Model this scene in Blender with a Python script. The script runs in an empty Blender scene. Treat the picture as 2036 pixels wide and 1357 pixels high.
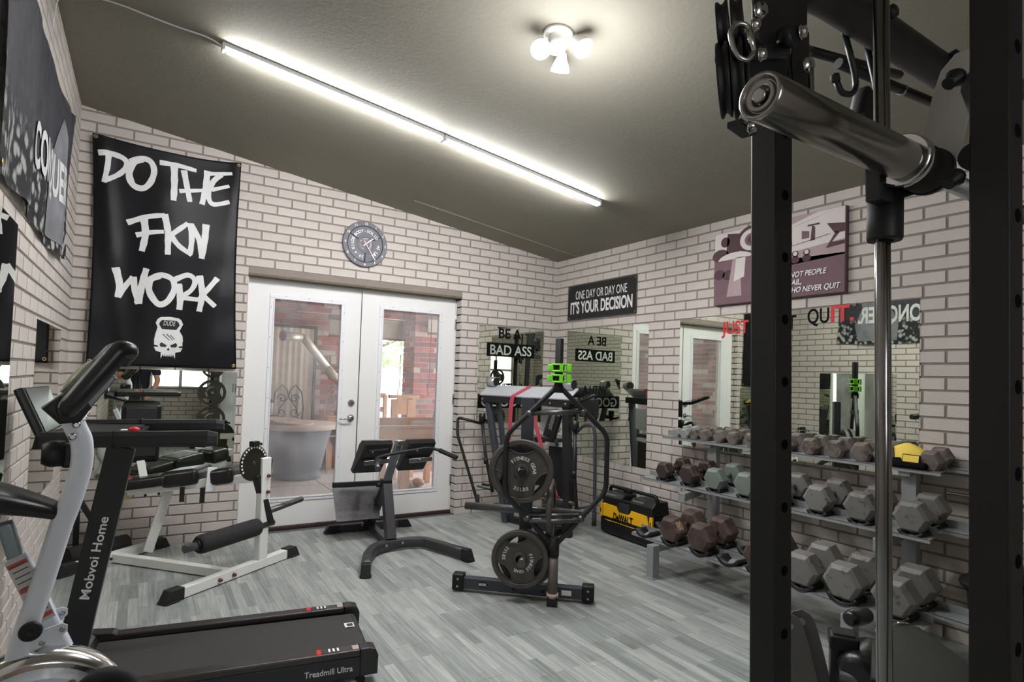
import bpy, bmesh, math, random
from mathutils import Vector, Matrix
random.seed(7)
C = bpy.context.scene.collection
V = Vector
PI = math.pi
sc = bpy.context.scene

# ------------------------------------------------------------------ camera
FPX, CX, CY = 1154.5, 988.8, 715.8          # focal length and principal point for a 2036x1357 frame
yaw, pit, rol = 0.5461, 0.0322, 0.0329
cd = bpy.data.cameras.new('camera'); cam = bpy.data.objects.new('camera', cd); C.objects.link(cam)
cd.sensor_width = 36.0; cd.lens = FPX / 2036 * 36
cd.shift_x = (1018 - CX) / 2036; cd.shift_y = (CY - 678.5) / 2036
cd.clip_start = 0.02; cd.clip_end = 200
f = V((math.sin(yaw) * math.cos(pit), math.cos(yaw) * math.cos(pit), math.sin(pit)))
r = V((math.cos(yaw), -math.sin(yaw), 0)); u = r.cross(f)
rr = math.cos(rol) * r + math.sin(rol) * u; uu = -math.sin(rol) * r + math.cos(rol) * u
mw = Matrix.Identity(4)
for i in range(3):
    mw[i][0] = rr[i]; mw[i][1] = uu[i]; mw[i][2] = -f[i]
CAM = V((-0.6668, -5.1063, 1.3493))
mw.translation = CAM
cam.matrix_world = mw
sc.camera = cam

# ------------------------------------------------------------------ world, sun, exposure
w = bpy.data.worlds.new('sky'); sc.world = w; w.use_nodes = True
wn = w.node_tree
bg = wn.nodes['Background']
bg.inputs[0].default_value = (0.93, 0.96, 1.0, 1); bg.inputs[1].default_value = 8.0
sun = bpy.data.lights.new('sun', 'SUN'); sun.energy = 7.0; sun.angle = 0.05; sun.color = (1, .96, .9)
so = bpy.data.objects.new('sun', sun); C.objects.link(so)
so.rotation_euler = (math.radians(38), math.radians(30), 0.3)
so.location = (6, 6, 8)
sc.view_settings.view_transform = 'Standard'; sc.view_settings.look = 'None'
sc.view_settings.gamma = 1.0; sc.view_settings.use_curve_mapping = False
sc.view_settings.exposure = 0.0
STRIP_E = 210.0; SPOT_E = 70.0

# ------------------------------------------------------------------ materials
def s2l(c):
    return tuple((x / 12.92 if x <= .04045 else ((x + .055) / 1.055) ** 2.4) for x in (v / 255 for v in c))
def mat(name, col, rough=.5, metal=0., var=.06, scale=8., bump=0., bscale=60., spec=.5, coat=0., rnd=0., stretch=None, emis=0.):
    m = bpy.data.materials.new(name); m.use_nodes = True
    nt = m.node_tree; N = nt.nodes; L = nt.links
    b = N['Principled BSDF']
    c = s2l(col) + (1,)
    b.inputs['Roughness'].default_value = rough; b.inputs['Metallic'].default_value = metal
    b.inputs['Specular IOR Level'].default_value = spec
    b.inputs['Coat Weight'].default_value = coat
    tc = N.new('ShaderNodeTexCoord'); mp = N.new('ShaderNodeMapping')
    L.new(tc.outputs['Object'], mp.inputs['Vector'])
    if stretch: mp.inputs['Scale'].default_value = stretch
    nz = N.new('ShaderNodeTexNoise'); nz.inputs['Scale'].default_value = scale; nz.inputs['Detail'].default_value = 4
    L.new(mp.outputs[0], nz.inputs['Vector'])
    mx = N.new('ShaderNodeMix'); mx.data_type = 'RGBA'
    mx.inputs[6].default_value = tuple(max(0, x * (1 - var * 2.2)) for x in c[:3]) + (1,)
    mx.inputs[7].default_value = tuple(min(1, x * (1 + var * 2.2)) for x in c[:3]) + (1,)
    L.new(nz.outputs['Fac'], mx.inputs[0])
    out = mx.outputs[2]
    if rnd:
        oi = N.new('ShaderNodeObjectInfo'); hs = N.new('ShaderNodeHueSaturation')
        mr = N.new('ShaderNodeMapRange'); mr.inputs[3].default_value = 1 - rnd; mr.inputs[4].default_value = 1 + rnd
        L.new(oi.outputs['Random'], mr.inputs[0]); L.new(mr.outputs[0], hs.inputs['Value']); L.new(out, hs.inputs['Color'])
        out = hs.outputs[0]
    L.new(out, b.inputs['Base Color'])
    if bump:
        n2 = N.new('ShaderNodeTexNoise'); n2.inputs['Scale'].default_value = bscale; n2.inputs['Detail'].default_value = 5
        L.new(mp.outputs[0], n2.inputs['Vector'])
        bp = N.new('ShaderNodeBump'); bp.inputs['Strength'].default_value = bump; bp.inputs['Distance'].default_value = .004
        L.new(n2.outputs['Fac'], bp.inputs['Height']); L.new(bp.outputs[0], b.inputs['Normal'])
    if emis:
        b.inputs['Emission Color'].default_value = c; b.inputs['Emission Strength'].default_value = emis
    return m
def worn(name, base, wear, lo=.5, hi=.62, scale=14, rough=.55, metal=0., rnd=.12):
    """base colour with patches of a second colour (chipped paint, rust)"""
    m = mat(name, base, rough, metal, var=.08, bump=.25, bscale=90, rnd=rnd)
    N = m.node_tree.nodes; L = m.node_tree.links; b = N['Principled BSDF']
    src = b.inputs['Base Color'].links[0].from_socket
    tc = [n for n in N if n.type == 'TEX_COORD'][0]
    oi = N.new('ShaderNodeObjectInfo')
    ad = N.new('ShaderNodeVectorMath'); ad.operation = 'ADD'
    L.new(tc.outputs['Object'], ad.inputs[0]); L.new(oi.outputs['Location'], ad.inputs[1])
    nz = N.new('ShaderNodeTexNoise'); nz.inputs['Scale'].default_value = scale; nz.inputs['Detail'].default_value = 7; nz.inputs['Roughness'].default_value = .65
    L.new(ad.outputs[0], nz.inputs['Vector'])
    cr = N.new('ShaderNodeValToRGB'); cr.color_ramp.elements[0].position = lo; cr.color_ramp.elements[1].position = hi
    L.new(nz.outputs['Fac'], cr.inputs[0])
    mx = N.new('ShaderNodeMix'); mx.data_type = 'RGBA'; mx.inputs[7].default_value = s2l(wear) + (1,)
    L.new(cr.outputs[0], mx.inputs[0]); L.new(src, mx.inputs[6]); L.new(mx.outputs[2], b.inputs['Base Color'])
    return m
def emit(name, col, st):
    m = bpy.data.materials.new(name); m.use_nodes = True; N = m.node_tree.nodes
    N.remove(N['Principled BSDF']); e = N.new('ShaderNodeEmission'); e.inputs[0].default_value = s2l(col) + (1,); e.inputs[1].default_value = st
    m.node_tree.links.new(e.outputs[0], N['Material Output'].inputs[0]); return m

def brick_mat():
    m = mat('painted_brick', (198, 190, 182), .75, var=.035, scale=5, bump=.5, bscale=130, rnd=.035, spec=.3)
    return m
MBRICK = brick_mat()
MMORTAR = mat('mortar', (138, 127, 119), .9, var=.05, scale=20)
MCEIL = mat('ceiling_paint', (140, 136, 123), .8, var=.03, scale=2, bump=.35, bscale=45, spec=.25)
MDOOR = mat('door_paint', (228, 227, 224), .4, var=.01)
MWHITE = mat('white_enamel', (226, 226, 222), .35, var=.03, scale=5, coat=.2)
MWHITE2 = mat('white_plastic', (225, 226, 228), .4, var=.01)
MBIKE = mat('bike_white', (214, 218, 226), .3, var=.02, coat=.3)
MBLACK = mat('black_powdercoat', (23, 23, 25), .45, var=.12, scale=30, bump=.15, bscale=300)
MRACKBLK = mat('rack_black', (15, 15, 16), .55, var=.1, scale=30, bump=.1, bscale=300)
MPLAST = mat('black_plastic', (20, 20, 21), .5, var=.1, scale=15, spec=.4)
MVINYL = mat('black_vinyl', (22, 21, 22), .33, var=.12, scale=10, bump=.12, bscale=70)
MFOAM = mat('black_foam', (36, 35, 35), .85, var=.15, scale=40, bump=.3, bscale=150)
MRUB = mat('black_rubber', (28, 28, 28), .8, var=.1, scale=30)
MGREY = mat('charcoal_grey_steel', (62, 66, 72), .42, .2, var=.06, scale=20, bump=.1, bscale=200)
MSILVER = mat('silver_powdercoat', (150, 152, 152), .42, .3, var=.04, scale=40, bump=.08, bscale=300)
MCHROME = mat('chrome', (215, 215, 213), .14, 1., var=.02)
MSTEEL = mat('brushed_steel', (168, 168, 166), .26, 1., var=.05, scale=30)
MDSTEEL = mat('dark_steel', (96, 96, 96), .38, .8, var=.1, scale=20)
MIRON = mat('dark_cast_iron', (80, 76, 73), .5, .3, var=.12, scale=25, bump=.35, bscale=160)
MRED = mat('red_plastic', (222, 30, 32), .4, var=.05)
MREDV = mat('red_vinyl_letter', (212, 28, 40), .5, var=.02)
MBAND = mat('red_rubber_band', (176, 62, 78), .6, var=.06)
MGREEN = mat('lime_green_plastic', (118, 222, 30), .4, var=.04)
MYEL = mat('yellow_plastic', (246, 186, 22), .4, var=.04)
MCLOTH = mat('yellow_cloth', (240, 208, 92), .9, var=.06, scale=20, bump=.3, bscale=200)
MTXTW = mat('white_print', (228, 228, 226), .6, var=.03, scale=30)
MTXTK = mat('black_print', (14, 14, 15), .85, var=.02, spec=.15)
MWOOD = mat('pale_pine', (222, 176, 140), .6, var=.12, scale=6, stretch=(1, 1, .15))
MCONC = mat('concrete', (208, 206, 202), .8, var=.05, scale=3)
MMAROON = mat('dark_threshold', (58, 42, 40), .5, var=.1)
MTAN = mat('tan_painted_ledge_shaded', (104, 96, 78), .8, var=.12, scale=14, bump=.3)  # tan paint with the shade under the door header put into its colour
MBRASS = mat('brass', (190, 165, 110), .3, 1., var=.05)

def pane_mat(name, tint, haze, rough=0.0):
    m = bpy.data.materials.new(name); m.use_nodes = True; N = m.node_tree.nodes; L = m.node_tree.links
    N.remove(N['Principled BSDF'])
    tr = N.new('ShaderNodeBsdfTransparent'); tr.inputs[0].default_value = tint
    gl = N.new('ShaderNodeBsdfGlossy'); gl.inputs['Roughness'].default_value = rough
    df = N.new('ShaderNodeBsdfDiffuse'); df.inputs[0].default_value = (.8, .8, .82, 1)
    tl = N.new('ShaderNodeBsdfTranslucent'); tl.inputs[0].default_value = (.8, .8, .82, 1)
    ms = N.new('ShaderNodeMixShader'); ms.inputs[0].default_value = .5; L.new(df.outputs[0], ms.inputs[1]); L.new(tl.outputs[0], ms.inputs[2])
    lw = N.new('ShaderNodeLayerWeight'); lw.inputs[0].default_value = .12
    m1 = N.new('ShaderNodeMixShader'); L.new(lw.outputs['Fresnel'], m1.inputs[0]); L.new(tr.outputs[0], m1.inputs[1]); L.new(gl.outputs[0], m1.inputs[2])
    tc = N.new('ShaderNodeTexCoord'); nz = N.new('ShaderNodeTexNoise'); nz.inputs['Scale'].default_value = 3.5; nz.inputs['Detail'].default_value = 8
    L.new(tc.outputs['Object'], nz.inputs['Vector'])
    mr = N.new('ShaderNodeMapRange'); mr.inputs[1].default_value = .35; mr.inputs[2].default_value = .75; mr.inputs[3].default_value = haze * .3; mr.inputs[4].default_value = haze
    L.new(nz.outputs['Fac'], mr.inputs[0])
    m2 = N.new('ShaderNodeMixShader'); L.new(mr.outputs[0], m2.inputs[0]); L.new(m1.outputs[0], m2.inputs[1]); L.new(ms.outputs[0], m2.inputs[2])
    L.new(m2.outputs[0], N['Material Output'].inputs[0]); return m
MGLASS = pane_mat('dusty_door_glass', (.96, .97, .97, 1), .30)
MSATIN = mat('satin_mirror_letters', (226, 232, 222), .35, 1., var=0.0)
MMIRROR = mat('mirror_silver', (222, 228, 216), .0, 1., var=0.0)

# ------------------------------------------------------------------ geometry builder
class G:
    def __init__(s): s.bm = bmesh.new()
    def _add(s, verts, faces, sm=False):
        vs = [s.bm.verts.new(v) for v in verts]
        fs = []
        for fc in faces:
            try:
                q = s.bm.faces.new([vs[i] for i in fc]); q.smooth = sm; fs.append(q)
            except ValueError: pass
        return vs, fs
    def hexa(s, P, bev=0., seg=2):
        """8 corners: bottom 4 ccw then top 4 ccw"""
        vs, fs = s._add(P, [(3, 2, 1, 0), (4, 5, 6, 7), (0, 1, 5, 4), (1, 2, 6, 5), (2, 3, 7, 6), (3, 0, 4, 7)])
        if bev > 0:
            ed = list({e for fc in fs for e in fc.edges})
            res = bmesh.ops.bevel(s.bm, geom=ed, offset=bev, segments=seg, profile=.6, affect='EDGES', clamp_overlap=True)
            for fc in res['faces']: fc.smooth = True
        return s
    def box(s, c, d, rot=None, bev=0., seg=2):
        """centre, full sizes, rotation matrix or z angle"""
        if rot is None: R = Matrix.Identity(3)
        elif isinstance(rot, (int, float)): R = Matrix.Rotation(rot, 3, 'Z')
        else: R = rot
        c = V(c); x, y, z = d[0] / 2, d[1] / 2, d[2] / 2
        P = [c + R @ V(p) for p in ((-x, -y, -z), (x, -y, -z), (x, y, -z), (-x, y, -z), (-x, -y, z), (x, -y, z), (x, y, z), (-x, y, z))]
        return s.hexa(P, bev, seg)
    def beam(s, a, b, w, h, up=(0, 0, 1), bev=.003, w2=None, h2=None):
        """rectangular bar a->b, w across (perp. to up), h along up"""
        a = V(a); b = V(b); t = (b - a).normalized(); up = V(up)
        if abs(t.dot(up)) > .98: up = V((1, 0, 0)) if abs(t.x) < .9 else V((0, 1, 0))
        sd = t.cross(up).normalized(); n = sd.cross(t).normalized()
        w2 = w if w2 is None else w2; h2 = h if h2 is None else h2
        P = []
        for p, ww, hh in ((a, w, h), (b, w2, h2)):
            P += [p - sd * ww / 2 - n * hh / 2, p + sd * ww / 2 - n * hh / 2, p + sd * ww / 2 + n * hh / 2, p - sd * ww / 2 + n * hh / 2]
        return s.hexa(P, bev)
    def tube(s, pts, r, seg=12, cap=True, closed=False, r2=None):
        pts = [V(p) for p in pts]; n = len(pts); rings = []
        up = None
        for i, p in enumerate(pts):
            if closed: t = (pts[(i + 1) % n] - pts[i - 1])
            else: t = pts[min(i + 1, n - 1)] - pts[max(i - 1, 0)]
            t.normalize()
            if up is None:
                up = V((0, 0, 1)) if abs(t.z) < .9 else V((1, 0, 0))
            up = (up - t * up.dot(t))
            if up.length < 1e-4: up = t.orthogonal()
            up.normalize(); sd = t.cross(up)
            rad = r if r2 is None else r + (r2 - r) * i / (n - 1)
            if isinstance(r, (list, tuple)): rad = r[i]
            rings.append([s.bm.verts.new(p + up * math.cos(2 * PI * k / seg) * rad + sd * math.sin(2 * PI * k / seg) * rad) for k in range(seg)])
        m = n if closed else n - 1
        for i in range(m):
            A = rings[i]; B = rings[(i + 1) % n]
            for k in range(seg):
                fc = s.bm.faces.new((A[k], B[k], B[(k + 1) % seg], A[(k + 1) % seg])); fc.smooth = True
        if cap and not closed:
            s.bm.faces.new(rings[0]); s.bm.faces.new(rings[-1][::-1])
        return s
    def lathe(s, prof, o, ax, seg=32, ref=None):
        """prof: list of (radius, height along ax)"""
        o = V(o); ax = V(ax).normalized(); a = (V(ref) if ref else ax.orthogonal()); a = (a - ax * a.dot(ax)).normalized(); b = ax.cross(a)
        rings = []
        for rad, h in prof:
            if rad < 1e-6: rings.append([s.bm.verts.new(o + ax * h)])
            else: rings.append([s.bm.verts.new(o + ax * h + (a * math.cos(2 * PI * k / seg) + b * math.sin(2 * PI * k / seg)) * rad) for k in range(seg)])
        for A, B, p, q in zip(rings, rings[1:], prof, prof[1:]):
            flat = abs(p[1] - q[1]) < 1e-6 or abs(p[0] - q[0]) > 3 * abs(p[1] - q[1])
            for k in range(seg):
                k2 = (k + 1) % seg
                if len(A) == 1 and len(B) == 1: continue
                if len(A) == 1: fc = s.bm.faces.new((A[0], B[k2], B[k]))
                elif len(B) == 1: fc = s.bm.faces.new((A[k], A[k2], B[0]))
                else: fc = s.bm.faces.new((A[k], A[k2], B[k2], B[k]))
                fc.smooth = not flat
        return s
    def cyl(s, a, b, r, seg=20, r2=None):
        a = V(a); b = V(b); L = (b - a).length
        r2 = r if r2 is None else r2
        return s.lathe([(0, 0), (r, 0), (r2, L), (0, L)], a, b - a, seg)
    def ngon(s, pts, depth=None, dirn=None, bev=0.):
        """polygon extruded by vector dirn*depth"""
        pts = [V(p) for p in pts]
        if depth is None:
            s._add(pts, [tuple(range(len(pts)))]); return s
        d = V(dirn).normalized() * depth; n = len(pts)
        vs, fs = s._add(pts + [p + d for p in pts], [tuple(range(n))[::-1], tuple(range(n, 2 * n))] + [(i, (i + 1) % n, n + (i + 1) % n, n + i) for i in range(n)])
        if bev > 0:
            ed = list({e for fc in fs[:2] for e in fc.edges})
            bmesh.ops.bevel(s.bm, geom=ed, offset=bev, segments=2, profile=.6, affect='EDGES', clamp_overlap=True)
        return s
    def sphere(s, c, rad, seg=14, squash=(1, 1, 1), R=None):
        c = V(c); rows = seg // 2 + 1; rings = []
        for i in range(rows + 1):
            th = PI * i / rows
            k_n = 1 if i in (0, rows) else seg
            ring = []
            for k in range(k_n):
                ph = 2 * PI * k / seg
                p = V((math.sin(th) * math.cos(ph) * squash[0], math.sin(th) * math.sin(ph) * squash[1], math.cos(th) * squash[2])) * rad
                if R is not None: p = R @ p
                ring.append(s.bm.verts.new(c + p))
            rings.append(ring)
        for A, B in zip(rings, rings[1:]):
            for k in range(seg):
                k2 = (k + 1) % seg
                if len(A) == 1: fc = s.bm.faces.new((A[0], B[k], B[k2]))
                elif len(B) == 1: fc = s.bm.faces.new((A[k], B[0], A[k2]))
                else: fc = s.bm.faces.new((A[k], B[k], B[k2], A[k2]))
                fc.smooth = True
        return s
    def mesh(s, name):
        bmesh.ops.recalc_face_normals(s.bm, faces=s.bm.faces)
        me = bpy.data.meshes.new(name); s.bm.to_mesh(me); s.bm.free(); return me
    def ob(s, name, m, parent=None, **kw):
        """world-coordinate mesh linked as one object; coordinates are kept relative to the parent"""
        if parent is not None:
            inv = world_of(parent).inverted(); s.bm.transform(inv)
        me = s.mesh(name); me.materials.append(m)
        o = bpy.data.objects.new(name, me); C.objects.link(o)
        if parent is not None: o.parent = parent
        for k, v in kw.items(): o[k] = v
        return o
def world_of(o):
    m = o.matrix_basis.copy()
    while o.parent: o = o.parent; m = o.matrix_basis @ m
    return m
def recentre(o):
    """move the origin of a top-level mesh object to the middle of its base"""
    me = o.data; xs = [v.co for v in me.vertices]
    mn = V((min(v.x for v in xs), min(v.y for v in xs), min(v.z for v in xs))); mx = V((max(v.x for v in xs), max(v.y for v in xs), max(v.z for v in xs)))
    c = V(((mn.x + mx.x) / 2, (mn.y + mx.y) / 2, mn.z)); me.transform(Matrix.Translation(-c)); o.location = o.location + c
    return o
def thing(name, label, cat, loc=(0, 0, 0), rz=0., group=None):
    o = bpy.data.objects.new(name, None); C.objects.link(o); o.empty_display_size = .1
    o.location = loc; o.rotation_euler = (0, 0, rz); o['label'] = label; o['category'] = cat
    if group: o['group'] = group
    return o
def tag(o, label, cat, group=None, kind=None):
    o['label'] = label; o['category'] = cat
    if group: o['group'] = group
    if kind: o['kind'] = kind
    return o
def dup(root, loc, rz=None, label=None):
    """copy of a thing with copies of its parts and sub-parts"""
    def cp(o, par):
        c = o.copy(); C.objects.link(c)
        if par is not None: c.parent = par
        for ch in list(o.children): cp(ch, c)
        return c
    c = cp(root, None); c.location = loc
    if rz is not None: c.rotation_euler = (0, 0, rz)
    if label: c['label'] = label
    return c
def text(name, s, o, ex, ez, h, m, parent=None, width=None, ext=.0006, bold=0., shear=0., align='LEFT', top=False, label=None):
    """flat lettering: origin o (baseline), ex reading direction, ez up; h = cap height"""
    cu = bpy.data.curves.new(name, 'FONT'); cu.body = s; cu.extrude = ext; cu.offset = bold; cu.shear = shear; cu.align_x = align
    cu.resolution_u = 4; cu.size = 1.0; cu.extrude = .01
    t = bpy.data.objects.new(name, cu); me = bpy.data.meshes.new_from_object(t); bpy.data.objects.remove(t)
    ex = V(ex).normalized(); ez = V(ez).normalized(); ey = ez.cross(ex).normalized() * -1
    xs = [v.co.x for v in me.vertices]; w0 = max(xs) - min(xs); x0 = min(xs)
    k = h / .69; kx = k if width is None else width / w0
    if align == 'CENTER': x0 = 0
    for v in me.vertices:
        x, y, z = (v.co.x - (x0 if width is not None or align == 'LEFT' else 0)) * kx, v.co.y * k, v.co.z * ext / .01
        v.co = V(o) + ex * x + ez * y + ex.cross(ez) * (z + ext)
    me.materials.append(m)
    ob = bpy.data.objects.new(name, me); C.objects.link(ob)
    if parent is not None:
        me.transform(world_of(parent).inverted()); ob.parent = parent
    if label: ob['label'] = label
    return ob
def arc_text(name, s, c, ex, ez, rad, h, m, parent, a0, a1, ext=.0008, flip=False, bold=0.):
    """letters round a circle, from angle a0 to a1 (degrees clockwise from top)"""
    me_all = bmesh.new(); n = len(s)
    ex = V(ex).normalized(); ez = V(ez).normalized(); nn = ex.cross(ez)
    for i, ch in enumerate(s):
        if ch == ' ': continue
        a = math.radians(a0 + (a1 - a0) * (i + .5) / n)
        cu = bpy.data.curves.new('t', 'FONT'); cu.body = ch; cu.align_x = 'CENTER'; cu.extrude = .01; cu.offset = bold; cu.resolution_u = 2
        t = bpy.data.objects.new('t', cu); me = bpy.data.meshes.new_from_object(t); bpy.data.objects.remove(t)
        rad_v = ex * math.sin(a) + ez * math.cos(a); tan = ex * math.cos(a) - ez * math.sin(a)
        if flip: rad_v, tan = -rad_v, -tan
        k = h / .69
        for v in me.vertices:
            v.co = V(c) + (rad_v * (rad if not flip else -rad)) + tan * v.co.x * k + rad_v * (v.co.y * k) + nn * (v.co.z * ext / .01 + ext)
        me_all.from_mesh(me); bpy.data.meshes.remove(me)
    g = G(); g.bm.free(); g.bm = me_all
    return g.ob(name, m, parent)
def arc(c, a, b, rad, t0, t1, n=10):
    """points on an arc, plane axes a,b"""
    c = V(c); a = V(a).normalized(); b = V(b).normalized()
    return [c + a * rad * math.cos(t0 + (t1 - t0) * i / n) + b * rad * math.sin(t0 + (t1 - t0) * i / n) for i in range(n + 1)]
def fillet(pts, rad, n=5, closed=False):
    pts = [V(p) for p in pts]; out = []; N = len(pts)
    for i, p in enumerate(pts):
        if not closed and i in (0, N - 1): out.append(p); continue
        a = pts[i - 1]; b = pts[(i + 1) % N]; da = (a - p); db = (b - p)
        k = min(rad, da.length * .45, db.length * .45)
        A = p + da.normalized() * k; B = p + db.normalized() * k
        for j in range(n + 1):
            t = j / n; out.append(A * (1 - t) ** 2 + p * 2 * t * (1 - t) + B * t * t)
    return out
def bolts(root, pts, ax, r=.009, h=.006, m=None, name='bolt'):
    for p in pts:
        G().lathe([(0, 0), (r, 0), (r, h * .6), (r * .6, h), (0, h)], p, ax, 8).ob(name, m or MSTEEL, root)
# ================================================================== THE ROOM
CH = .0762; HB = .1153; Z0 = .87 * CH; MJ = .011     # course height, half brick module, first bed joint, joint width
XL, XR, YF = -1.14, 3.18, -6.6
def zc(x): return 2.65 + .132 * (XR - x)
DX0, DX1, DZ, DREC = .03, 2.005, 2.150, .10           # door opening in the back wall
def clip(poly, a, b, c):
    """keep points where a*x+b*y<=c"""
    out = []
    for i, p in enumerate(poly):
        q = poly[(i + 1) % len(poly)]; dp = a * p[0] + b * p[1] - c; dq = a * q[0] + b * q[1] - c
        if dp <= 0: out.append(p)
        if dp * dq < 0:
            t = dp / (dp - dq); out.append((p[0] + (q[0] - p[0]) * t, p[1] + (q[1] - p[1]) * t))
    return out
def area(p): return abs(sum(p[i - 1][0] * p[i][1] - p[i][0] * p[i - 1][1] for i in range(len(p)))) / 2
def proj(P):
    d = V(P) - CAM; z = d.dot(f)
    if z < .1: return None
    return CX + FPX * d.dot(rr) / z, CY - FPX * d.dot(uu) / z, z
def course_bricks(lo, hi, zlo, zhi, off, par=0, clips=(), holes=()):
    """running bond polygons on a wall; lo..hi along the wall, off = x of a joint, par = parity"""
    res = []
    n = -1
    while True:
        za = (n * CH + Z0) + MJ / 2; zb = ((n + 1) * CH + Z0) - MJ / 2
        if za > zhi: break
        if zb > zlo:
            k = math.floor((lo - off) / (2 * HB)) - 1
            while off + 2 * k * HB < hi + HB:
                sh = HB * ((n + par) % 2)
                a = off + 2 * k * HB + sh + MJ / 2; b = a + 2 * HB - MJ
                k += 1
                segs = [(max(a, lo), min(b, hi))]
                for hx0, hx1, hz0, hz1 in holes:
                    if za < hz1 - .01 and zb > hz0:
                        ns = []
                        for p, q in segs:
                            if q <= hx0 or p >= hx1: ns.append((p, q)); continue
                            if p < hx0: ns.append((p, hx0))
                            if q > hx1: ns.append((hx1, q))
                        segs = ns
                zt = zb; zq = max(za, zlo)
                for hx0, hx1, hz0, hz1 in holes:
                    if b > hx0 and a < hx1 and za < hz1 <= zb: zq = za
                for p, q in segs:
                    if q - p < .012: continue
                    poly = [(p, max(zq, zlo)), (q, max(zq, zlo)), (q, min(zt, zhi)), (p, min(zt, zhi))]
                    for c in clips: poly = clip(poly, *c)
                    if len(poly) >= 3 and area(poly) > .0002: res.append(poly)
        n += 1
    return res
BD = .006
_bcache = {}
def brick_mesh(poly, ex, nn, bv=.0022):
    """proud face with slanted edges; poly relative to its centre"""
    key = (tuple((round(p[0], 3), round(p[1], 3)) for p in poly), tuple(ex), tuple(nn))
    if key in _bcache: return _bcache[key]
    ex = V(ex); nn = V(nn); n = len(poly)
    ins = []
    for p in poly:
        l = math.hypot(*p) or 1
        ins.append((p[0] - math.copysign(min(bv, abs(p[0])), p[0]), p[1] - math.copysign(min(bv, abs(p[1])), p[1])))
    me = bpy.data.meshes.new('brick')
    vs = [ex * p[0] + V((0, 0, p[1])) for p in poly] + [ex * p[0] + V((0, 0, p[1])) + nn * BD for p in ins]
    fs = [tuple(range(n, 2 * n))] + [(i, (i + 1) % n, n + (i + 1) % n, n + i) for i in range(n)]
    me.from_pydata([tuple(v) for v in vs], [], fs); me.update()
    bm = bmesh.new(); bm.from_mesh(me); bmesh.ops.recalc_face_normals(bm, faces=bm.faces)
    if bm.faces[0:1] if False else True:
        bm.faces.ensure_lookup_table()
        if bm.faces[0].normal.dot(nn) < 0: bmesh.ops.reverse_faces(bm, faces=bm.faces)
    bm.to_mesh(me); bm.free()
    me.materials.append(MBRICK)
    _bcache[key] = me
    return me
def lay(wall, polys, o, ex, nn, limit, m=None, covers=()):
    """first `limit` (largest in view) bricks as objects, the rest joined"""
    o = V(o); ex = V(ex); nn = V(nn); sc_ = []
    for poly in polys:
        cx = sum(p[0] for p in poly) / len(poly); cz = sum(p[1] for p in poly) / len(poly)
        P = o + ex * cx + V((0, 0, cz)); q = proj(P); s = 0
        if q and -30 < q[0] < 2066 and -20 < q[1] < 1377: s = area(poly) / q[2] ** 2 * (1 + abs((CAM - P).normalized().dot(nn)) * 0) * abs((CAM - P).normalized().dot(nn)) / max(.3, (P - CAM).normalized().dot(f)) ** 3
        for c0, c1, z0, z1 in covers:
            if c0 < cx < c1 and z0 < cz < z1: s = 0
        sc_.append((s, cx, cz, poly))
    sc_.sort(key=lambda t: -t[0])
    rest = bmesh.new()
    for i, (s, cx, cz, poly) in enumerate(sc_):
        rel = [(p[0] - cx, p[1] - cz) for p in poly]; me = brick_mesh(rel, ex, nn)
        pos = o + ex * cx + V((0, 0, cz))
        if i < limit and s > 0:
            if m and not me.users: pass
            b = bpy.data.objects.new('brick', me); C.objects.link(b); b.location = pos; b.parent = wall
        else:
            tm = me.copy(); tm.transform(Matrix.Translation(pos)); rest.from_mesh(tm); bpy.data.meshes.remove(tm)
    if len(rest.faces):
        me = bpy.data.meshes.new('far_bricks'); rest.to_mesh(me); me.materials.append(MBRICK)
        b = bpy.data.objects.new('far_bricks', me); C.objects.link(b); b.parent = wall; b['kind'] = 'stuff'
    rest.free()
def struct(name, g, m, **kw):
    o = g.ob(name, m); o['kind'] = 'structure'
    for k, v in kw.items(): o[k] = v
    return o
# back wall slab (with the door opening), brick faces at y = 0
T = .2
g = G(); y0 = BD * .5
for a, b, za, zb in ((XL - .2, DX0, -.05, None), (DX1, XR + .2, -.05, None), (DX0, DX1, DZ, None)):
    g.hexa([(a, y0, za), (b, y0, za), (b, y0 + T, za), (a, y0 + T, za), (a, y0, zc(a) + .05), (b, y0, zc(b) + .05), (b, y0 + T, zc(b) + .05), (a, y0 + T, zc(a) + .05)])
wb = struct('wall_back', g, MMORTAR)
cl = [(.132, 1, 2.65 + .132 * XR + .004)]
holes = [(DX0, DX1, -.1, DZ)]
lay(wb, course_bricks(XL, XR, 0, 3.3, 0, 0, cl, holes), (0, y0, 0), (1, 0, 0), (0, -1, 0), 300, covers=[(-1.05, -.05, 1.37, 3.), (-.95, -.03, .6, 1.3), (2.25, 2.95, .95, 1.86)])
# right wall
g = G(); xr = XR - BD * .5
g.hexa([(xr, YF, -.05), (xr + T, YF, -.05), (xr + T, .2, -.05), (xr, .2, -.05), (xr, YF, 2.72), (xr + T, YF, 2.72), (xr + T, .2, 2.72), (xr, .2, 2.72)])
wr = struct('wall_right', g, MMORTAR)
lay(wr, course_bricks(YF, 0, 0, 2.655, -.175, 1), (xr, 0, 0), (0, 1, 0), (-1, 0, 0), 300, covers=[(-3.49, -1.73, .9, 1.87), (-1.35, -.23, .62, 1.87)])
# left wall
g = G(); xl = XL + BD * .5
g.hexa([(xl - T, YF, -.05), (xl, YF, -.05), (xl, .2, -.05), (xl - T, .2, -.05), (xl - T, YF, 3.3), (xl, YF, 3.3), (xl, .2, 3.3), (xl - T, .2, 3.3)])
wl = struct('wall_left', g, MMORTAR)
lay(wl, course_bricks(YF, 0, 0, 3.215, -.06, 0), (xl, 0, 0), (0, 1, 0), (1, 0, 0), 300, covers=[(-1.5, -.5, .68, 1.55)])
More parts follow.
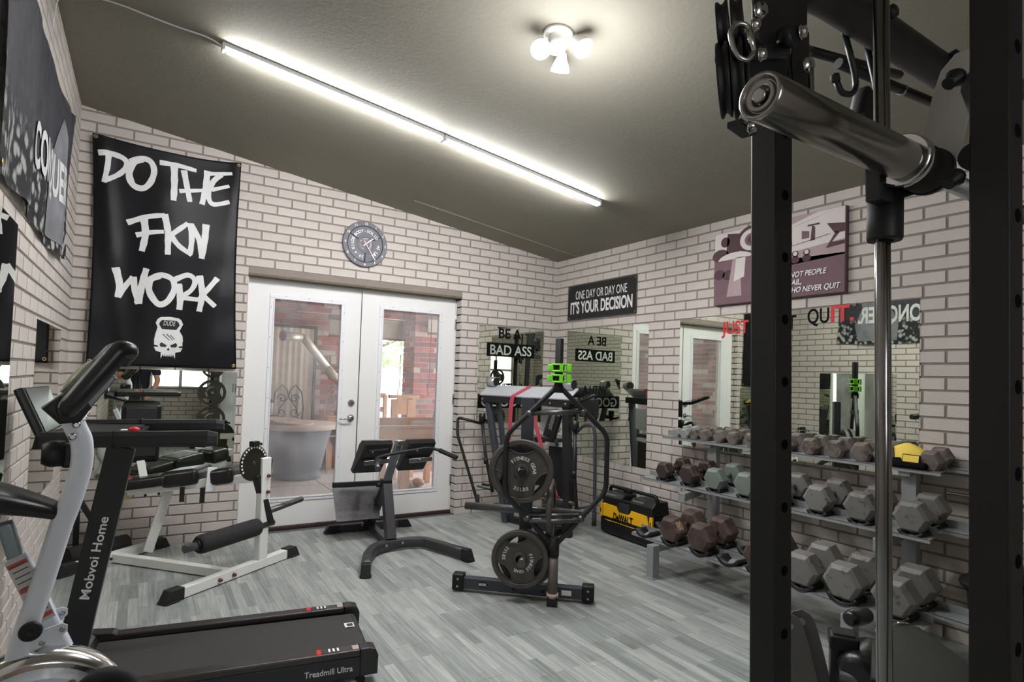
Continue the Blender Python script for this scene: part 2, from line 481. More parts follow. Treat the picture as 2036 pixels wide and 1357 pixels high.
# front wall (behind the camera, seen in the mirrors), with a window
WX0, WX1, WZ0, WZ1 = -.55, .35, 1.0, 2.1
g = G(); yf = YF + BD * .5
for a, b, za, zb in ((XL - .2, WX0, -.05, 0), (WX1, XR + .2, -.05, 0), (WX0, WX1, WZ1, 0)):
    g.hexa([(a, yf - T, za), (b, yf - T, za), (b, yf, za), (a, yf, za), (a, yf - T, zc(a) + .05), (b, yf - T, zc(b) + .05), (b, yf, zc(b) + .05), (a, yf, zc(a) + .05)])
g.box(((WX0 + WX1) / 2, yf - T / 2, (WZ0 - .05) / 2), (WX1 - WX0, T, WZ0 + .05))
wf = struct('wall_front', g, MMORTAR)
lay(wf, course_bricks(XL, XR, 0, 3.3, 0, 0, cl, [(WX0, WX1, WZ0, WZ1)]), (0, yf, 0), (1, 0, 0), (0, 1, 0), 0)
g = G()
for a, b in (((WX0, WZ0), (WX1, WZ0)), ((WX0, WZ1), (WX1, WZ1)), ((WX0, WZ0), (WX0, WZ1)), ((WX1, WZ0), (WX1, WZ1)), ((WX0, (WZ0 + WZ1) / 2), (WX1, (WZ0 + WZ1) / 2)), (((WX0 + WX1) / 2, WZ0), ((WX0 + WX1) / 2, WZ1))):
    g.beam((a[0], yf - .08, a[1]), (b[0], yf - .08, b[1]), .05, .05, up=(0, 1, 0))
wn_ = struct('window_1', g, MDOOR)
G().box(((WX0 + WX1) / 2, yf - .08, (WZ0 + WZ1) / 2), (WX1 - WX0 - .02, .005, WZ1 - WZ0 - .02)).ob('pane', MGLASS, wn_)
# ceiling: one sloping slab with a batten along the back
g = G()
g.hexa([(XL - .2, YF - .2, zc(XL - .2)), (XR + .2, YF - .2, zc(XR + .2)), (XR + .2, .2, zc(XR + .2)), (XL - .2, .2, zc(XL - .2)),
        (XL - .2, YF - .2, zc(XL - .2) + .12), (XR + .2, YF - .2, zc(XR + .2) + .12), (XR + .2, .2, zc(XR + .2) + .12), (XL - .2, .2, zc(XL - .2) + .12)])
ce = struct('ceiling', g, MCEIL)
g = G()
ys = -.34
g.ngon([(1.3, ys - .03, zc(1.3)), (1.3, ys - .02, zc(1.3) - .005), (1.3, ys + .02, zc(1.3) - .005), (1.3, ys + .03, zc(1.3))], XR - 1.3, (XR - 1.3, 0, zc(XR) - zc(1.3)))
struct('trim_1', g, MCEIL)
# floor planks
def floor_mat():
    m = bpy.data.materials.new('grey_wood_vinyl'); m.use_nodes = True; N = m.node_tree.nodes; L = m.node_tree.links; b = N['Principled BSDF']
    b.inputs['Roughness'].default_value = .42; b.inputs['Specular IOR Level'].default_value = .4
    geo = N.new('ShaderNodeNewGeometry'); mp = N.new('ShaderNodeMapping'); mp.inputs['Rotation'].default_value = (0, 0, PI / 2)
    L.new(geo.outputs['Position'], mp.inputs[0])
    br = N.new('ShaderNodeTexBrick'); br.offset = .37; br.inputs['Scale'].default_value = 1.0
    br.inputs['Brick Width'].default_value = .42; br.inputs['Row Height'].default_value = .0487; br.inputs['Mortar Size'].default_value = .0006
    br.inputs['Color1'].default_value = s2l((134, 139, 137)) + (1,); br.inputs['Color2'].default_value = s2l((176, 178, 174)) + (1,); br.inputs['Mortar'].default_value = s2l((128, 132, 130)) + (1,)
    L.new(mp.outputs[0], br.inputs['Vector'])
    mp2 = N.new('ShaderNodeMapping'); mp2.inputs['Scale'].default_value = (38, 2.2, 10); L.new(geo.outputs['Position'], mp2.inputs[0])
    nz = N.new('ShaderNodeTexNoise'); nz.inputs['Scale'].default_value = 1.6; nz.inputs['Detail'].default_value = 6; nz.inputs['Roughness'].default_value = .65; L.new(mp2.outputs[0], nz.inputs['Vector'])
    cr = N.new('ShaderNodeValToRGB'); cr.color_ramp.elements[0].position = .3; cr.color_ramp.elements[1].position = .72
    cr.color_ramp.elements[0].color = (.52, .54, .54, 1); cr.color_ramp.elements[1].color = (1.25, 1.25, 1.24, 1); L.new(nz.outputs['Fac'], cr.inputs[0])
    mx = N.new('ShaderNodeMix'); mx.data_type = 'RGBA'; mx.blend_type = 'MULTIPLY'; mx.inputs[0].default_value = .75
    L.new(br.outputs['Color'], mx.inputs[6]); L.new(cr.outputs[0], mx.inputs[7])
    oi = N.new('ShaderNodeObjectInfo'); hs = N.new('ShaderNodeHueSaturation'); mr = N.new('ShaderNodeMapRange'); mr.inputs[3].default_value = .94; mr.inputs[4].default_value = 1.06
    L.new(oi.outputs['Random'], mr.inputs[0]); L.new(mr.outputs[0], hs.inputs['Value']); L.new(mx.outputs[2], hs.inputs['Color']); L.new(hs.outputs[0], b.inputs['Base Color'])
    return m
MFLOOR = floor_mat()
fl = struct('floor', G().box((1.02, YF / 2, -.055), (XR - XL + .4, -YF + .4, .10)), mat('subfloor', (88, 92, 93), .8))
PW, PL = .195, 1.22; i = 0; x = XL; full = None
while x < XR - .001:
    w_ = min(PW, XR - x); y = -((i * .43) % 1) * PL; k = 0
    ya = 0.0
    cuts = [0.0]; yy = -PL * (((i * .37) % 1) or .5)
    while yy > YF: cuts.append(yy); yy -= PL
    cuts.append(YF)
    for a, b in zip(cuts, cuts[1:]):
        G().box((x + w_ / 2, (a + b) / 2, -.0025), (w_ - .0012, abs(a - b) - .0012, .005)).ob('plank', MFLOOR, fl)
    x += PW; i += 1
# ledge of the door opening: tan painted header, colour darkened for its shaded underside, brick reveal on both sides
g = G()
g.box(((DX0 + DX1) / 2, .062, DZ - .009), (DX1 - DX0 + .02, .118, .018)); hd = struct('trim_2', g, MTAN)
x = DX0 + .08
while x < DX1: G().box((x, .002, DZ - .009), (.004, .006, .019)).ob('joint', MMORTAR, hd); x += .23
for sx, xx in ((1, DX1), (-1, DX0)):
    g = G(); g.box((xx + sx * .01, .06, DZ / 2 - .01), (.02, .11, DZ - .02)); rv = struct('trim_%d' % (3 if sx > 0 else 4), g, MMORTAR)
    polys = course_bricks(0, .104, 0, DZ - .02, .055, 1)
    lay(rv, [[(p[0], p[1]) for p in q] for q in polys], (xx, 0, 0), (0, 1, 0), (-sx, 0, 0), 60 if sx > 0 else 0)
# ------------------------------------------------------------------ patio doors
def rect_frame(g, x0, x1, z0, z1, w_, y, d, bev=.003):
    g.box(((x0 + x1) / 2, y, z0 + w_ / 2), (x1 - x0, d, w_), bev=bev); g.box(((x0 + x1) / 2, y, z1 - w_ / 2), (x1 - x0, d, w_), bev=bev)
    g.box((x0 + w_ / 2, y, (z0 + z1) / 2), (w_, d, z1 - z0 - 2 * w_), bev=bev); g.box((x1 - w_ / 2, y, (z0 + z1) / 2), (w_, d, z1 - z0 - 2 * w_), bev=bev)
DB, DT = .032, DZ - .022
for n, (a, b, p, q, pz, qz) in enumerate(((DX0 + .012, 1.016, .255, .838, .268, 1.972), (1.022, DX1 - .022, 1.225, 1.812, .255, 1.968))):
    g = G(); yd = .1 + .022
    g.box(((a + p) / 2, yd, (DB + DT) / 2), (p - a, .044, DT - DB)); g.box(((q + b) / 2, yd, (DB + DT) / 2), (b - q, .044, DT - DB))
    g.box(((p + q) / 2, yd, (DB + pz) / 2), (q - p, .044, pz - DB)); g.box(((p + q) / 2, yd, (qz + DT) / 2), (q - p, .044, DT - qz))
    d = struct('door_%d' % (n + 1), g, MDOOR)
    g = G(); rect_frame(g, p - .034, q + .034, pz - .034, qz + .034, .030, .099, .012, .004); rect_frame(g, p - .006, q + .006, pz - .006, qz + .006, .012, .0975, .018, .003); g.ob('glazing_bead', MWHITE2, d)
    G().box(((p + q) / 2, .122, (pz + qz) / 2), (q - p, .006, qz - pz)).ob('pane', MGLASS, d)
    g = G()
    for k in range(7):
        z = pz + (qz - pz) * (k + .3) / 6.6
        for xx in (p - .022, q + .022): g.cyl((xx, .094, z), (xx, .0925, z), .004, 6)
    for k in range(3):
        for zz in (pz - .022, qz + .022): g.cyl((p + (q - p) * (k + .5) / 3, .094, zz), (p + (q - p) * (k + .5) / 3, .0925, zz), .004, 6)
    g.ob('screw_cap', MDSTEEL, d)
    if n == 0:
        G().lathe([(0, 0), (.031, 0), (.031, .006), (.022, .016), (.014, .02), (.014, .03), (0, .03)], (.957, .1, 1.083), (0, -1, 0), 28).ob('deadbolt', MSTEEL, d)
        kb = G().lathe([(0, 0), (.032, 0), (.032, .006), (.024, .014), (.012, .018), (.012, .05), (0, .052)], (.957, .1, .945), (0, -1, 0), 28).ob('door_handle', MSTEEL, d)
        G().tube([(.957, .055, .945), (.93, .052, .944), (.88, .052, .941), (.845, .056, .94)], .009, 10, r2=.006).ob('lever', MSTEEL, kb)
        G().box((1.019, .1, 1.05), (.008, .006, DT - DB)).ob('astragal', MDSTEEL, d)
        G().box((1.0155, .099, .945), (.003, .02, .06)).ob('latch_plate', MSTEEL, d)
    else:
        for z in (.33, 1.13, 1.88): G().box((b + .008, .094, z), (.014, .014, .1), bev=.003).ob('hinge', MSTEEL, d)
g = G(); g.box((DX0 + .006, .13, DZ / 2), (.012, .07, DZ - .02)); g.box((DX1 - .009, .135, DZ / 2), (.018, .06, DZ - .02)); g.box(((DX0 + DX1) / 2, .135, DZ - .026), (DX1 - DX0, .06, .016)); struct('trim_5', g, MDOOR)
g = G(); g.box(((DX0 + DX1) / 2, .155, .014), (DX1 - DX0, .14, .030), bev=.004); struct('trim_6', g, MMAROON)

# ------------------------------------------------------------------ mirrors
def mirror(label, o, ex, nn, w_, h_, clips=()):
    ex = V(ex); nn = V(nn); c = V(o) + ex * w_ / 2 + V((0, 0, h_ / 2))
    ang = math.atan2(ex.y, ex.x)
    b = c + nn * .0035
    t = thing('wall_mirror', label, 'mirror', V(o) + ex * w_ / 2)
    G().box(b + nn * .0005, (w_, .006, h_), ang).ob('mirror_glass', MMIRROR, t)
    for k, top in clips:
        p = V(o) + ex * k + V((0, 0, h_ if top else 0)) + nn * .006
        G().box(p, (.018, .008, .022), ang, bev=.002).ob('clip', MCHROME, t)
    return t
BN = (0, -1, 0); RN = (-1, 0, 0); LN = (1, 0, 0)
yb = -.004; xrb = XR - .004; xlb = XL + .004
m1 = mirror('low wide frameless mirror below the black work banner, beside the patio door', (-.94, yb, .54), (1, 0, 0), BN, .92, .79, ((.1, False), (.8, False)))
m2 = mirror('lettered frameless mirror on the door wall, behind the grey gym tower', (2.207, yb, .9), (1, 0, 0), BN, .80, .985, ((.12, True), (.70, True), (.5, False)))
m3 = mirror('narrow frameless mirror on the right wall, between corner and dumbbell rack', (xrb, -.215, .592), (0, -1, 0), RN, 1.17, 1.296, ((.14, True), (.95, True), (.9, False)))
m4 = mirror('long frameless mirror with red and black lettering above the dumbbell rack', (xrb, -1.738, .85), (0, -1, 0), RN, 1.766, 1.045, ((.2, True), (.7, True), (1.4, True), (.15, False)))
m5 = mirror('frameless mirror on the left wall, nearest the far corner, behind the treadmill', (xlb, -1.46, .62), (0, 1, 0), LN, .98, .95)
m6 = mirror('frameless mirror on the left wall at the left edge of the photo', (xlb, -3.35, .6), (0, 1, 0), LN, 1.27, 1.31)
# lettering on the mirrors
e = -.0125
text('lettering', 'BE A', (2.44, yb - .0075, 1.768), (1, 0, 0), (0, 0, 1), .098, MTXTK, m2, width=.275, bold=.022)
def cut_box(x0, x1, z0, z1, s, tw, tx, h):
    b = G().box(((x0 + x1) / 2, yb - .0078, (z0 + z1) / 2), (x1 - x0, .0012, z1 - z0)).ob('lettering_box', MTXTK, m2)
    text('lettering', s, (tx, yb - .0086, z0 + (z1 - z0 - h) / 2), (1, 0, 0), (0, 0, 1), h, MSATIN, m2, width=tw, bold=.014, label='mirror-silver cut-out letters')
cut_box(2.30, 2.89, 1.575, 1.715, 'BAD ASS', .51, 2.34, .098)
text('lettering', 'WITH A', (2.41, yb - .0075, 1.205), (1, 0, 0), (0, 0, 1), .095, MTXTK, m2, width=.36, bold=.02)
cut_box(2.215, 3.0, 1.045, 1.185, 'GOOD ASS', .70, 2.255, .10)
xm = xrb - .0075
text('lettering', 'JUST', (xm, -2.150, 1.752), (0, -1, 0), (0, 0, 1), .095, MREDV, m4, width=.235, bold=.015, label='red adhesive letters')
text('lettering', "DON'T", (xm, -2.42, 1.760), (0, -1, 0), (0, 0, 1), .095, MTXTK, m4, width=.335, bold=.015, label='black adhesive letters')
text('lettering', 'QU', (xm, -2.835, 1.790), (0, -1, 0), (0, 0, 1), .098, MTXTK, m4, width=.145, bold=.012, label='black adhesive letters')
text('lettering', 'IT.', (xm, -2.992, 1.795), (0, -1, 0), (0, 0, 1), .100, MREDV, m4, width=.145, bold=.03, label='bold red adhesive letters')

# ------------------------------------------------------------------ wall sign, canvas print, outlet
st_ = thing('wall_sign', 'black banner sign reading ONE DAY OR DAY ONE, on the right wall near the corner', 'sign', (XR - .01, -.73, 1.99))
G().box((XR - .012, -.725, 2.168), (.008, 1.005, .356), bev=.003).ob('panel', mat('sign_black', (26, 26, 28), .45), st_)
g = G()
for a, b in (((-.222, 1.99), (-1.228, 1.99)), ((-.222, 2.346), (-1.228, 2.346)), ((-.222, 1.99), (-.222, 2.346)), ((-1.228, 1.99), (-1.228, 2.346))): g.beam((XR - .017, a[0], a[1]), (XR - .017, b[0], b[1]), .006, .01)
g.ob('border', MDSTEEL, st_)
text('lettering', 'ONE DAY OR DAY ONE', (XR - .0165, -.345, 2.20), (0, -1, 0), (0, 0, 1), .085, MTXTW, st_, width=.755, bold=.0)
text('lettering', "IT'S YOUR DECISION", (XR - .0165, -.265, 2.055), (0, -1, 0), (0, 0, 1), .115, MTXTW, st_, width=.91, bold=.028)
for y, z in ((-.245, 2.325), (-.245, 2.01), (-1.205, 2.325), (-1.205, 2.01)): G().lathe([(0, 0), (.01, 0), (.006, .004), (0, .005)], (XR - .016, y, z), RN, 10).ob('grommet', MBRASS, st_)

cv = thing('canvas_print', 'stretched canvas print of a gym scene with white slogan, above the long mirror', 'picture', (XR - .02, -2.6, 1.975))
yc0, yc1, zc0, zc1 = -2.094, -3.098, 1.976, 2.538; xf = XR - .046
MPL = mat('canvas_plum', (118, 92, 98), .8, var=.1, scale=6); MPL2 = mat('canvas_plum_dark', (84, 58, 64), .8, var=.15, scale=9); MPALE = mat('canvas_pale', (214, 206, 200), .8, var=.03); MMID = mat('canvas_mauve', (170, 150, 150), .8, var=.1, scale=6)
G().box((XR - .024, (yc0 + yc1) / 2, (zc0 + zc1) / 2), (.040, yc0 - yc1, zc1 - zc0), bev=.004).ob('frame', MPL, cv)
def cp(name, pts, m, k=0, label=None):
    """flat print on the canvas: s 0..1 left to right, t 0..1 bottom to top"""
    P = [(xf + .0015 - .0006 * k, yc0 + (yc1 - yc0) * s_, zc0 + (zc1 - zc0) * t_) for s_, t_ in pts]
    o = G().ngon(P, .0006, (-1, 0, 0)).ob('print', m, cv)
    return o
def ell(cx_, cy_, rx_, ry_, n=20, a0=0, a1=2 * PI): return [(cx_ + rx_ * math.cos(a0 + (a1 - a0) * i / n), cy_ + ry_ * math.sin(a0 + (a1 - a0) * i / n)) for i in range(n if a1 - a0 > 6.2 else n + 1)]
cp('sky', [(.005, .44), (.995, .44), (.995, .995), (.005, .995)], MPALE, 0)
cp('ceil', [(.3, .995), (.38, .78), (.82, .93), (.9, .995)], MMID, 1); cp('ceil2', [(.38, .78), (.995, .995), (.82, .995)], MPALE, 2)
cp('floor', [(.56, .55), (.995, .62), (.995, .44), (.38, .38), (.3, .5)], MMID, 1); cp('plate', [(.005, .3), (.3, .5), (.995, .46), (.995, .005), (.005, .005)], MPL, 1)
cp('rack', [(.0, .3), (.32, .42), (.35, .68), (.005, .72)], MPL, 2)
for a, b, c_, d_ in ((.06, .68, .075, .09), (.05, .42, .05, .07), (.13, .40, .05, .07), (.22, .47, .05, .08), (.10, .86, .04, .07)): cp('weight', ell(a, b, c_, d_), MPL2, 3)
cp('plate', [(.11, .68), (.12, .97), (.27, .93), (.30, .80), (.20, .66)], MPL2, 3)
for k, rr_ in enumerate((.13, .1, .06, .035)): cp('disc', ell(.33, .83, rr_, rr_ * 1.45, 28), (MPL2, MPALE, MPL, MPL2)[k], 4 + k)
cp('bench', ell(.19, .60, .15, .10, 24, .15, PI - .05), MPALE, 5); cp('post', [(.17, .62), (.23, .62), (.25, .1), (.12, .1)], MMID, 4); cp('post', [(.20, .62), (.28, .62), (.27, .35), (.18, .3)], MPALE, 5)
cp('ball', ell(.56, .52, .058, .09, 24), MPL2, 4)
for x_ in (.665, .745):
    cp('kettlebell', ell(x_, .46, .03, .045, 20), MPL2, 4)
    cp('kettlebell', ell(x_, .53, .024, .04, 16), MPL2, 4); cp('kettlebell', ell(x_, .535, .015, .027, 16), MPALE, 5)
cp('machine', [(.875, .54), (.995, .56), (.995, .60), (.91, .60), (.96, .70), (.94, .72)], MPL2, 4); cp('machine', [(.88, .83), (.995, .80), (.995, .70), (.93, .70)], MPL2, 4)
cp('machine', [(.77, .66), (.80, .66), (.80, .82), (.78, .85)], MPL2, 4); cp('machine', [(.75, .84), (.83, .84), (.83, .86), (.75, .86)], MPL2, 4); cp('machine', [(.71, .70), (.76, .70), (.76, .78), (.71, .80)], MPL, 4)
cp('machine', [(.60, .63), (.64, .63), (.64, .70), (.60, .70)], MPL2, 4); cp('line', [(.5, .60), (.9, .70), (.9, .705), (.5, .605)], MPL2, 4)
for s_, x_, z_ , w_ in (('WINNERS ARE NOT PEOPLE', .345, .245, .54), ('WHO NEVER FAIL,', .345, .15, .37), ('BUT PEOPLE WHO NEVER QUIT', .345, .055, .63)):
    text('lettering', s_, (xf - .004, yc0 + (yc1 - yc0) * x_, zc0 + (zc1 - zc0) * z_), (0, -1, 0), (0, 0, 1), .036, MTXTW, cv, width=w_ * 1.004, bold=.02, shear=.25)

ol = thing('wall_outlet', 'white wall outlet behind the yellow-black shop vacuum', 'outlet', (XR - .01, -1.40, .32))
G().box((XR - .009, -1.40, .365), (.006, .072, .13), bev=.003).ob('cover_plate', MWHITE2, ol)
G().box((XR - .04, -1.40, .315), (.05, .045, .07), bev=.006).ob('adapter', MPLAST, ol)

# ------------------------------------------------------------------ weight-plate wall clock
ck = thing('wall_clock', 'round grey weight-plate clock on the brick above the patio door', 'clock', (.99, -.02, 2.32))
cc = V((.989, -.012, 2.520)); MCLK = mat('clock_grey', (104, 104, 110), .5, var=.04)
G().lathe([(0, 0), (.205, 0), (.207, .014), (.200, .024), (.168, .024), (.163, .018), (.158, .018), (.08, .020), (.075, .026), (.066, .026), (.062, .02), (0, .02)], cc + V((0, .004, 0)), BN, 64).ob('dial', MCLK, ck)
g = G()
for rad in (.163,): g.tube(arc(cc + V((0, -.0165, 0)), (1, 0, 0), (0, 0, 1), rad, 0, 2 * PI, 48)[:-1], .0028, 6, closed=True)
for rad in (.073,): g.tube(arc(cc + V((0, -.0185, 0)), (1, 0, 0), (0, 0, 1), rad, 0, 2 * PI, 36)[:-1], .0028, 6, closed=True)
for a in (60, 180, 300): g.beam(cc + V((math.sin(math.radians(a)) * .078, -.017, math.cos(math.radians(a)) * .078)), cc + V((math.sin(math.radians(a)) * .158, -.017, math.cos(math.radians(a)) * .158)), .006, .005, up=(0, 1, 0), bev=0)
g.ob('groove', MTXTK, ck)
for h_ in range(12):
    arc_text('numeral', str(h_ or 12), cc + V((0, -.0205, 0)), (1, 0, 0), (0, 0, 1), .172, .022, MTXTW, ck, h_ * 30 - 14, h_ * 30 + 14 if h_ else 14, bold=.02) if False else text('numeral', str(h_ or 12), cc + V((math.sin(h_ * PI / 6) * .184, -.0205, math.cos(h_ * PI / 6) * .184 - .010)), (1, 0, 0), (0, 0, 1), .021, MTXTW, ck, align='CENTER', bold=.02)
arc_text('lettering', 'BODY-SOLID', cc + V((0, -.0185, 0)), (1, 0, 0), (0, 0, 1), .108, .026, MTXTW, ck, -58, 62, bold=.03)
arc_text('lettering', '20.4 KILOS', cc + V((0, -.0185, 0)), (1, 0, 0), (0, 0, 1), .108, .026, MTXTW, ck, 186, 296, bold=.03)
arc_text('lettering', '45 LBS.', cc + V((0, -.0185, 0)), (1, 0, 0), (0, 0, 1), .108, .026, MTXTW, ck, 88, 160, bold=.03)
arc_text('lettering', 'BUILT TO LAST STRENGTH', cc + V((0, -.0225, 0)), (1, 0, 0), (0, 0, 1), .044, .011, MTXTW, ck, -160, 150, bold=.02)
def hand(a, l, w_, y, m, back=.03):
    a = math.radians(a); d = V((math.sin(a), 0, math.cos(a))); G().beam(cc - d * back + V((0, y, 0)), cc + d * l + V((0, y, 0)), w_, .002, up=(0, 1, 0), bev=0).ob('hand', m, ck)
hand(50, .085, .010, -.030, MTXTW); hand(147, .165, .007, -.033, MTXTW, .035); hand(97, .095, .002, -.036, MRED, .06)
# ------------------------------------------------------------------ the black banner with brush lettering
FX0, FX1, FZ0, FZ1 = -1.045, -.055, 1.355, 3.02
def fw(x, z):
    """cloth relief of the banner"""
    s = (x - FX0) / (FX1 - FX0); t = (FZ1 - z) / (FZ1 - FZ0)
    return .032 + .012 * math.sin(s * 15 + t * 2.2) * (.25 + .75 * t) + .010 * math.sin(s * 6.5 - t * 5) + .004 * math.sin(s * 4 + t * 26) + .018 * math.exp(-((s - .03 - t * .22) / .06) ** 2) * (1 - t * .5) + .012 * math.exp(-((s - .97 + t * .14) / .05) ** 2) * (1 - t)
def fedge(s, t):
    """slightly dished outline of the hanging cloth"""
    x = FX0 + (FX1 - FX0) * s; z = FZ1 + (FZ0 - FZ1) * t
    x += .022 * math.sin(PI * t) * (1 - 2 * s) * .9 + .035 * t - .012
    z -= .028 * math.sin(PI * s) * (1 - t) ** 2
    return x, z
MFLAG = mat('black_banner_cloth', (27, 26, 31), .42, var=.08, scale=5)
fg = thing('wall_banner', 'large black cloth banner with white brush lettering and kettlebell skull, left of the patio door', 'banner', (-.55, -.03, FZ0))
nx, nz_ = 60, 84; bm = bmesh.new(); grid = []
for j in range(nz_ + 1):
    row = []
    for i in range(nx + 1):
        x, z = fedge(i / nx, j / nz_); row.append(bm.verts.new((x, -fw(x, z), z)))
    grid.append(row)
for j in range(nz_):
    for i in range(nx):
        fc = bm.faces.new((grid[j][i], grid[j + 1][i], grid[j + 1][i + 1], grid[j][i + 1])); fc.smooth = True
bmesh.ops.solidify(bm, geom=bm.faces[:], thickness=.0012)
g = G(); g.bm.free(); g.bm = bm; g.ob('cloth', MFLAG, fg)
def ribbon(bm, pts, w0, taper=.35, step=.012):
    """brush stroke following the cloth; pts in (x,z)"""
    P = []
    sm = []
    for i in range(len(pts) - 1):
        p0 = pts[max(i - 1, 0)]; p1 = pts[i]; p2 = pts[i + 1]; p3 = pts[min(i + 2, len(pts) - 1)]
        L = math.hypot(p2[0] - p1[0], p2[1] - p1[1]); n = max(2, int(L / step))
        for k in range(n):
            t = k / n
            sm.append(tuple(.5 * (2 * p1[a] + (p2[a] - p0[a]) * t + (2 * p0[a] - 5 * p1[a] + 4 * p2[a] - p3[a]) * t * t + (3 * p1[a] - p0[a] - 3 * p2[a] + p3[a]) * t ** 3) for a in (0, 1)))
    sm.append(pts[-1]); n = len(sm); prev = None
    for i, p in enumerate(sm):
        q = sm[min(i + 1, n - 1)]; o = sm[max(i - 1, 0)]; dx, dz = q[0] - o[0], q[1] - o[1]; L = math.hypot(dx, dz) or 1
        ww = w0 * (1 - taper * (i / n)) * (.95 + .05 * math.sin(i * .9) + .03 * random.uniform(-1, 1)); nx_, nz2 = -dz / L * ww / 2, dx / L * ww / 2
        a = (p[0] + nx_, p[1] + nz2); b = (p[0] - nx_, p[1] - nz2)
        cur = [bm.verts.new((a[0], -fw(*a) - .003, a[1])), bm.verts.new((p[0], -fw(*p) - .0032, p[1])), bm.verts.new((b[0], -fw(*b) - .003, b[1]))]
        if prev:
            for k in (0, 1):
                bm.faces.new((prev[k], prev[k + 1], cur[k + 1], cur[k]))
        prev = cur
STROKES = [[(0.0339, [(-1.017, 2.882), (-0.948, 2.894), (-0.865, 2.878), (-0.839, 2.833), (-0.883, 2.759), (-0.968, 2.691)]), (0.0313, [(-0.954, 2.9), (-0.956, 2.807), (-0.973, 2.676)])], [(0.0391, [(-0.744, 2.9), (-0.798, 2.864), (-0.824, 2.778), (-0.796, 2.697), (-0.734, 2.681), (-0.687, 2.734), (-0.666, 2.827), (-0.694, 2.894), (-0.757, 2.902), (-0.822, 2.863)])], [(0.0313, [(-0.634, 2.9), (-0.504, 2.904), (-0.384, 2.895)]), (0.0417, [(-0.536, 2.892), (-0.53, 2.767), (-0.53, 2.625)])], [(0.0365, [(-0.47, 2.877), (-0.444, 2.754), (-0.419, 2.638)]), (0.0261, [(-0.495, 2.706), (-0.27, 2.766)]), (0.0391, [(-0.307, 2.912), (-0.314, 2.78), (-0.335, 2.636)])], [(0.0339, [(-0.207, 2.903), (-0.266, 2.828), (-0.293, 2.723), (-0.258, 2.653), (-0.141, 2.69)]), (0.0261, [(-0.27, 2.766), (-0.147, 2.817)]), (0.0261, [(-0.303, 2.89), (-0.13, 2.922)])], [(0.0339, [(-0.82, 2.412), (-0.7, 2.472), (-0.582, 2.504)]), (0.0417, [(-0.718, 2.466), (-0.701, 2.345), (-0.719, 2.211)]), (0.0313, [(-0.761, 2.328), (-0.67, 2.36), (-0.583, 2.378)])], [(0.0391, [(-0.585, 2.511), (-0.558, 2.39), (-0.55, 2.206)]), (0.0339, [(-0.556, 2.338), (-0.425, 2.471)]), (0.0339, [(-0.537, 2.356), (-0.476, 2.283), (-0.388, 2.228)])], [(0.0365, [(-0.408, 2.474), (-0.394, 2.356), (-0.401, 2.227)]), (0.0339, [(-0.405, 2.467), (-0.347, 2.363), (-0.321, 2.215)]), (0.0417, [(-0.299, 2.485), (-0.304, 2.354), (-0.32, 2.208)])], [(0.0417, [(-0.876, 2.07), (-0.847, 1.952), (-0.852, 1.852)]), (0.0339, [(-0.854, 1.856), (-0.81, 1.942), (-0.766, 2.016)]), (0.0391, [(-0.766, 2.016), (-0.749, 1.92), (-0.722, 1.815)]), (0.0417, [(-0.725, 1.819), (-0.708, 1.954), (-0.683, 2.087)])], [(0.0391, [(-0.594, 2.043), (-0.654, 2.003), (-0.657, 1.916), (-0.596, 1.827), (-0.534, 1.855), (-0.494, 1.955), (-0.516, 2.027), (-0.594, 2.047), (-0.669, 2.001)])], [(0.0417, [(-0.47, 1.995), (-0.452, 1.893), (-0.454, 1.796)]), (0.0339, [(-0.503, 2.018), (-0.408, 2.07), (-0.357, 2.03), (-0.383, 1.952), (-0.465, 1.884)]), (0.0313, [(-0.459, 1.892), (-0.313, 1.884)])], [(0.0391, [(-0.328, 2.075), (-0.304, 1.938), (-0.319, 1.793)]), (0.0339, [(-0.201, 2.069), (-0.32, 1.891)]), (0.0339, [(-0.308, 1.93), (-0.209, 1.841)])]]
for word in STROKES:
    bm = bmesh.new()
    for w_, pts in word: ribbon(bm, pts, w_ * 1.28, .22)
    g = G(); g.bm.free(); g.bm = bm; g.ob('lettering', MTXTW, fg)
def flagpoly(pts, m, off=.003, name='emblem'):
    """filled flat print on the cloth"""
    bm = bmesh.new(); vs = [bm.verts.new((p[0], 0, p[1])) for p in pts]
    bm.faces.new(vs); bmesh.ops.triangulate(bm, faces=bm.faces[:])
    bmesh.ops.subdivide_edges(bm, edges=bm.edges[:], cuts=3, use_grid_fill=True)
    for v in bm.verts: v.co.y = -fw(v.co.x, v.co.z) - off
    g = G(); g.bm.free(); g.bm = bm; return g.ob(name, m, fg)
ex0, ez0, es = -0.514, 1.547, 0.0960
def E_(pts): return [(ex0 + x * es, ez0 - y * es * .9) for x, y in pts]
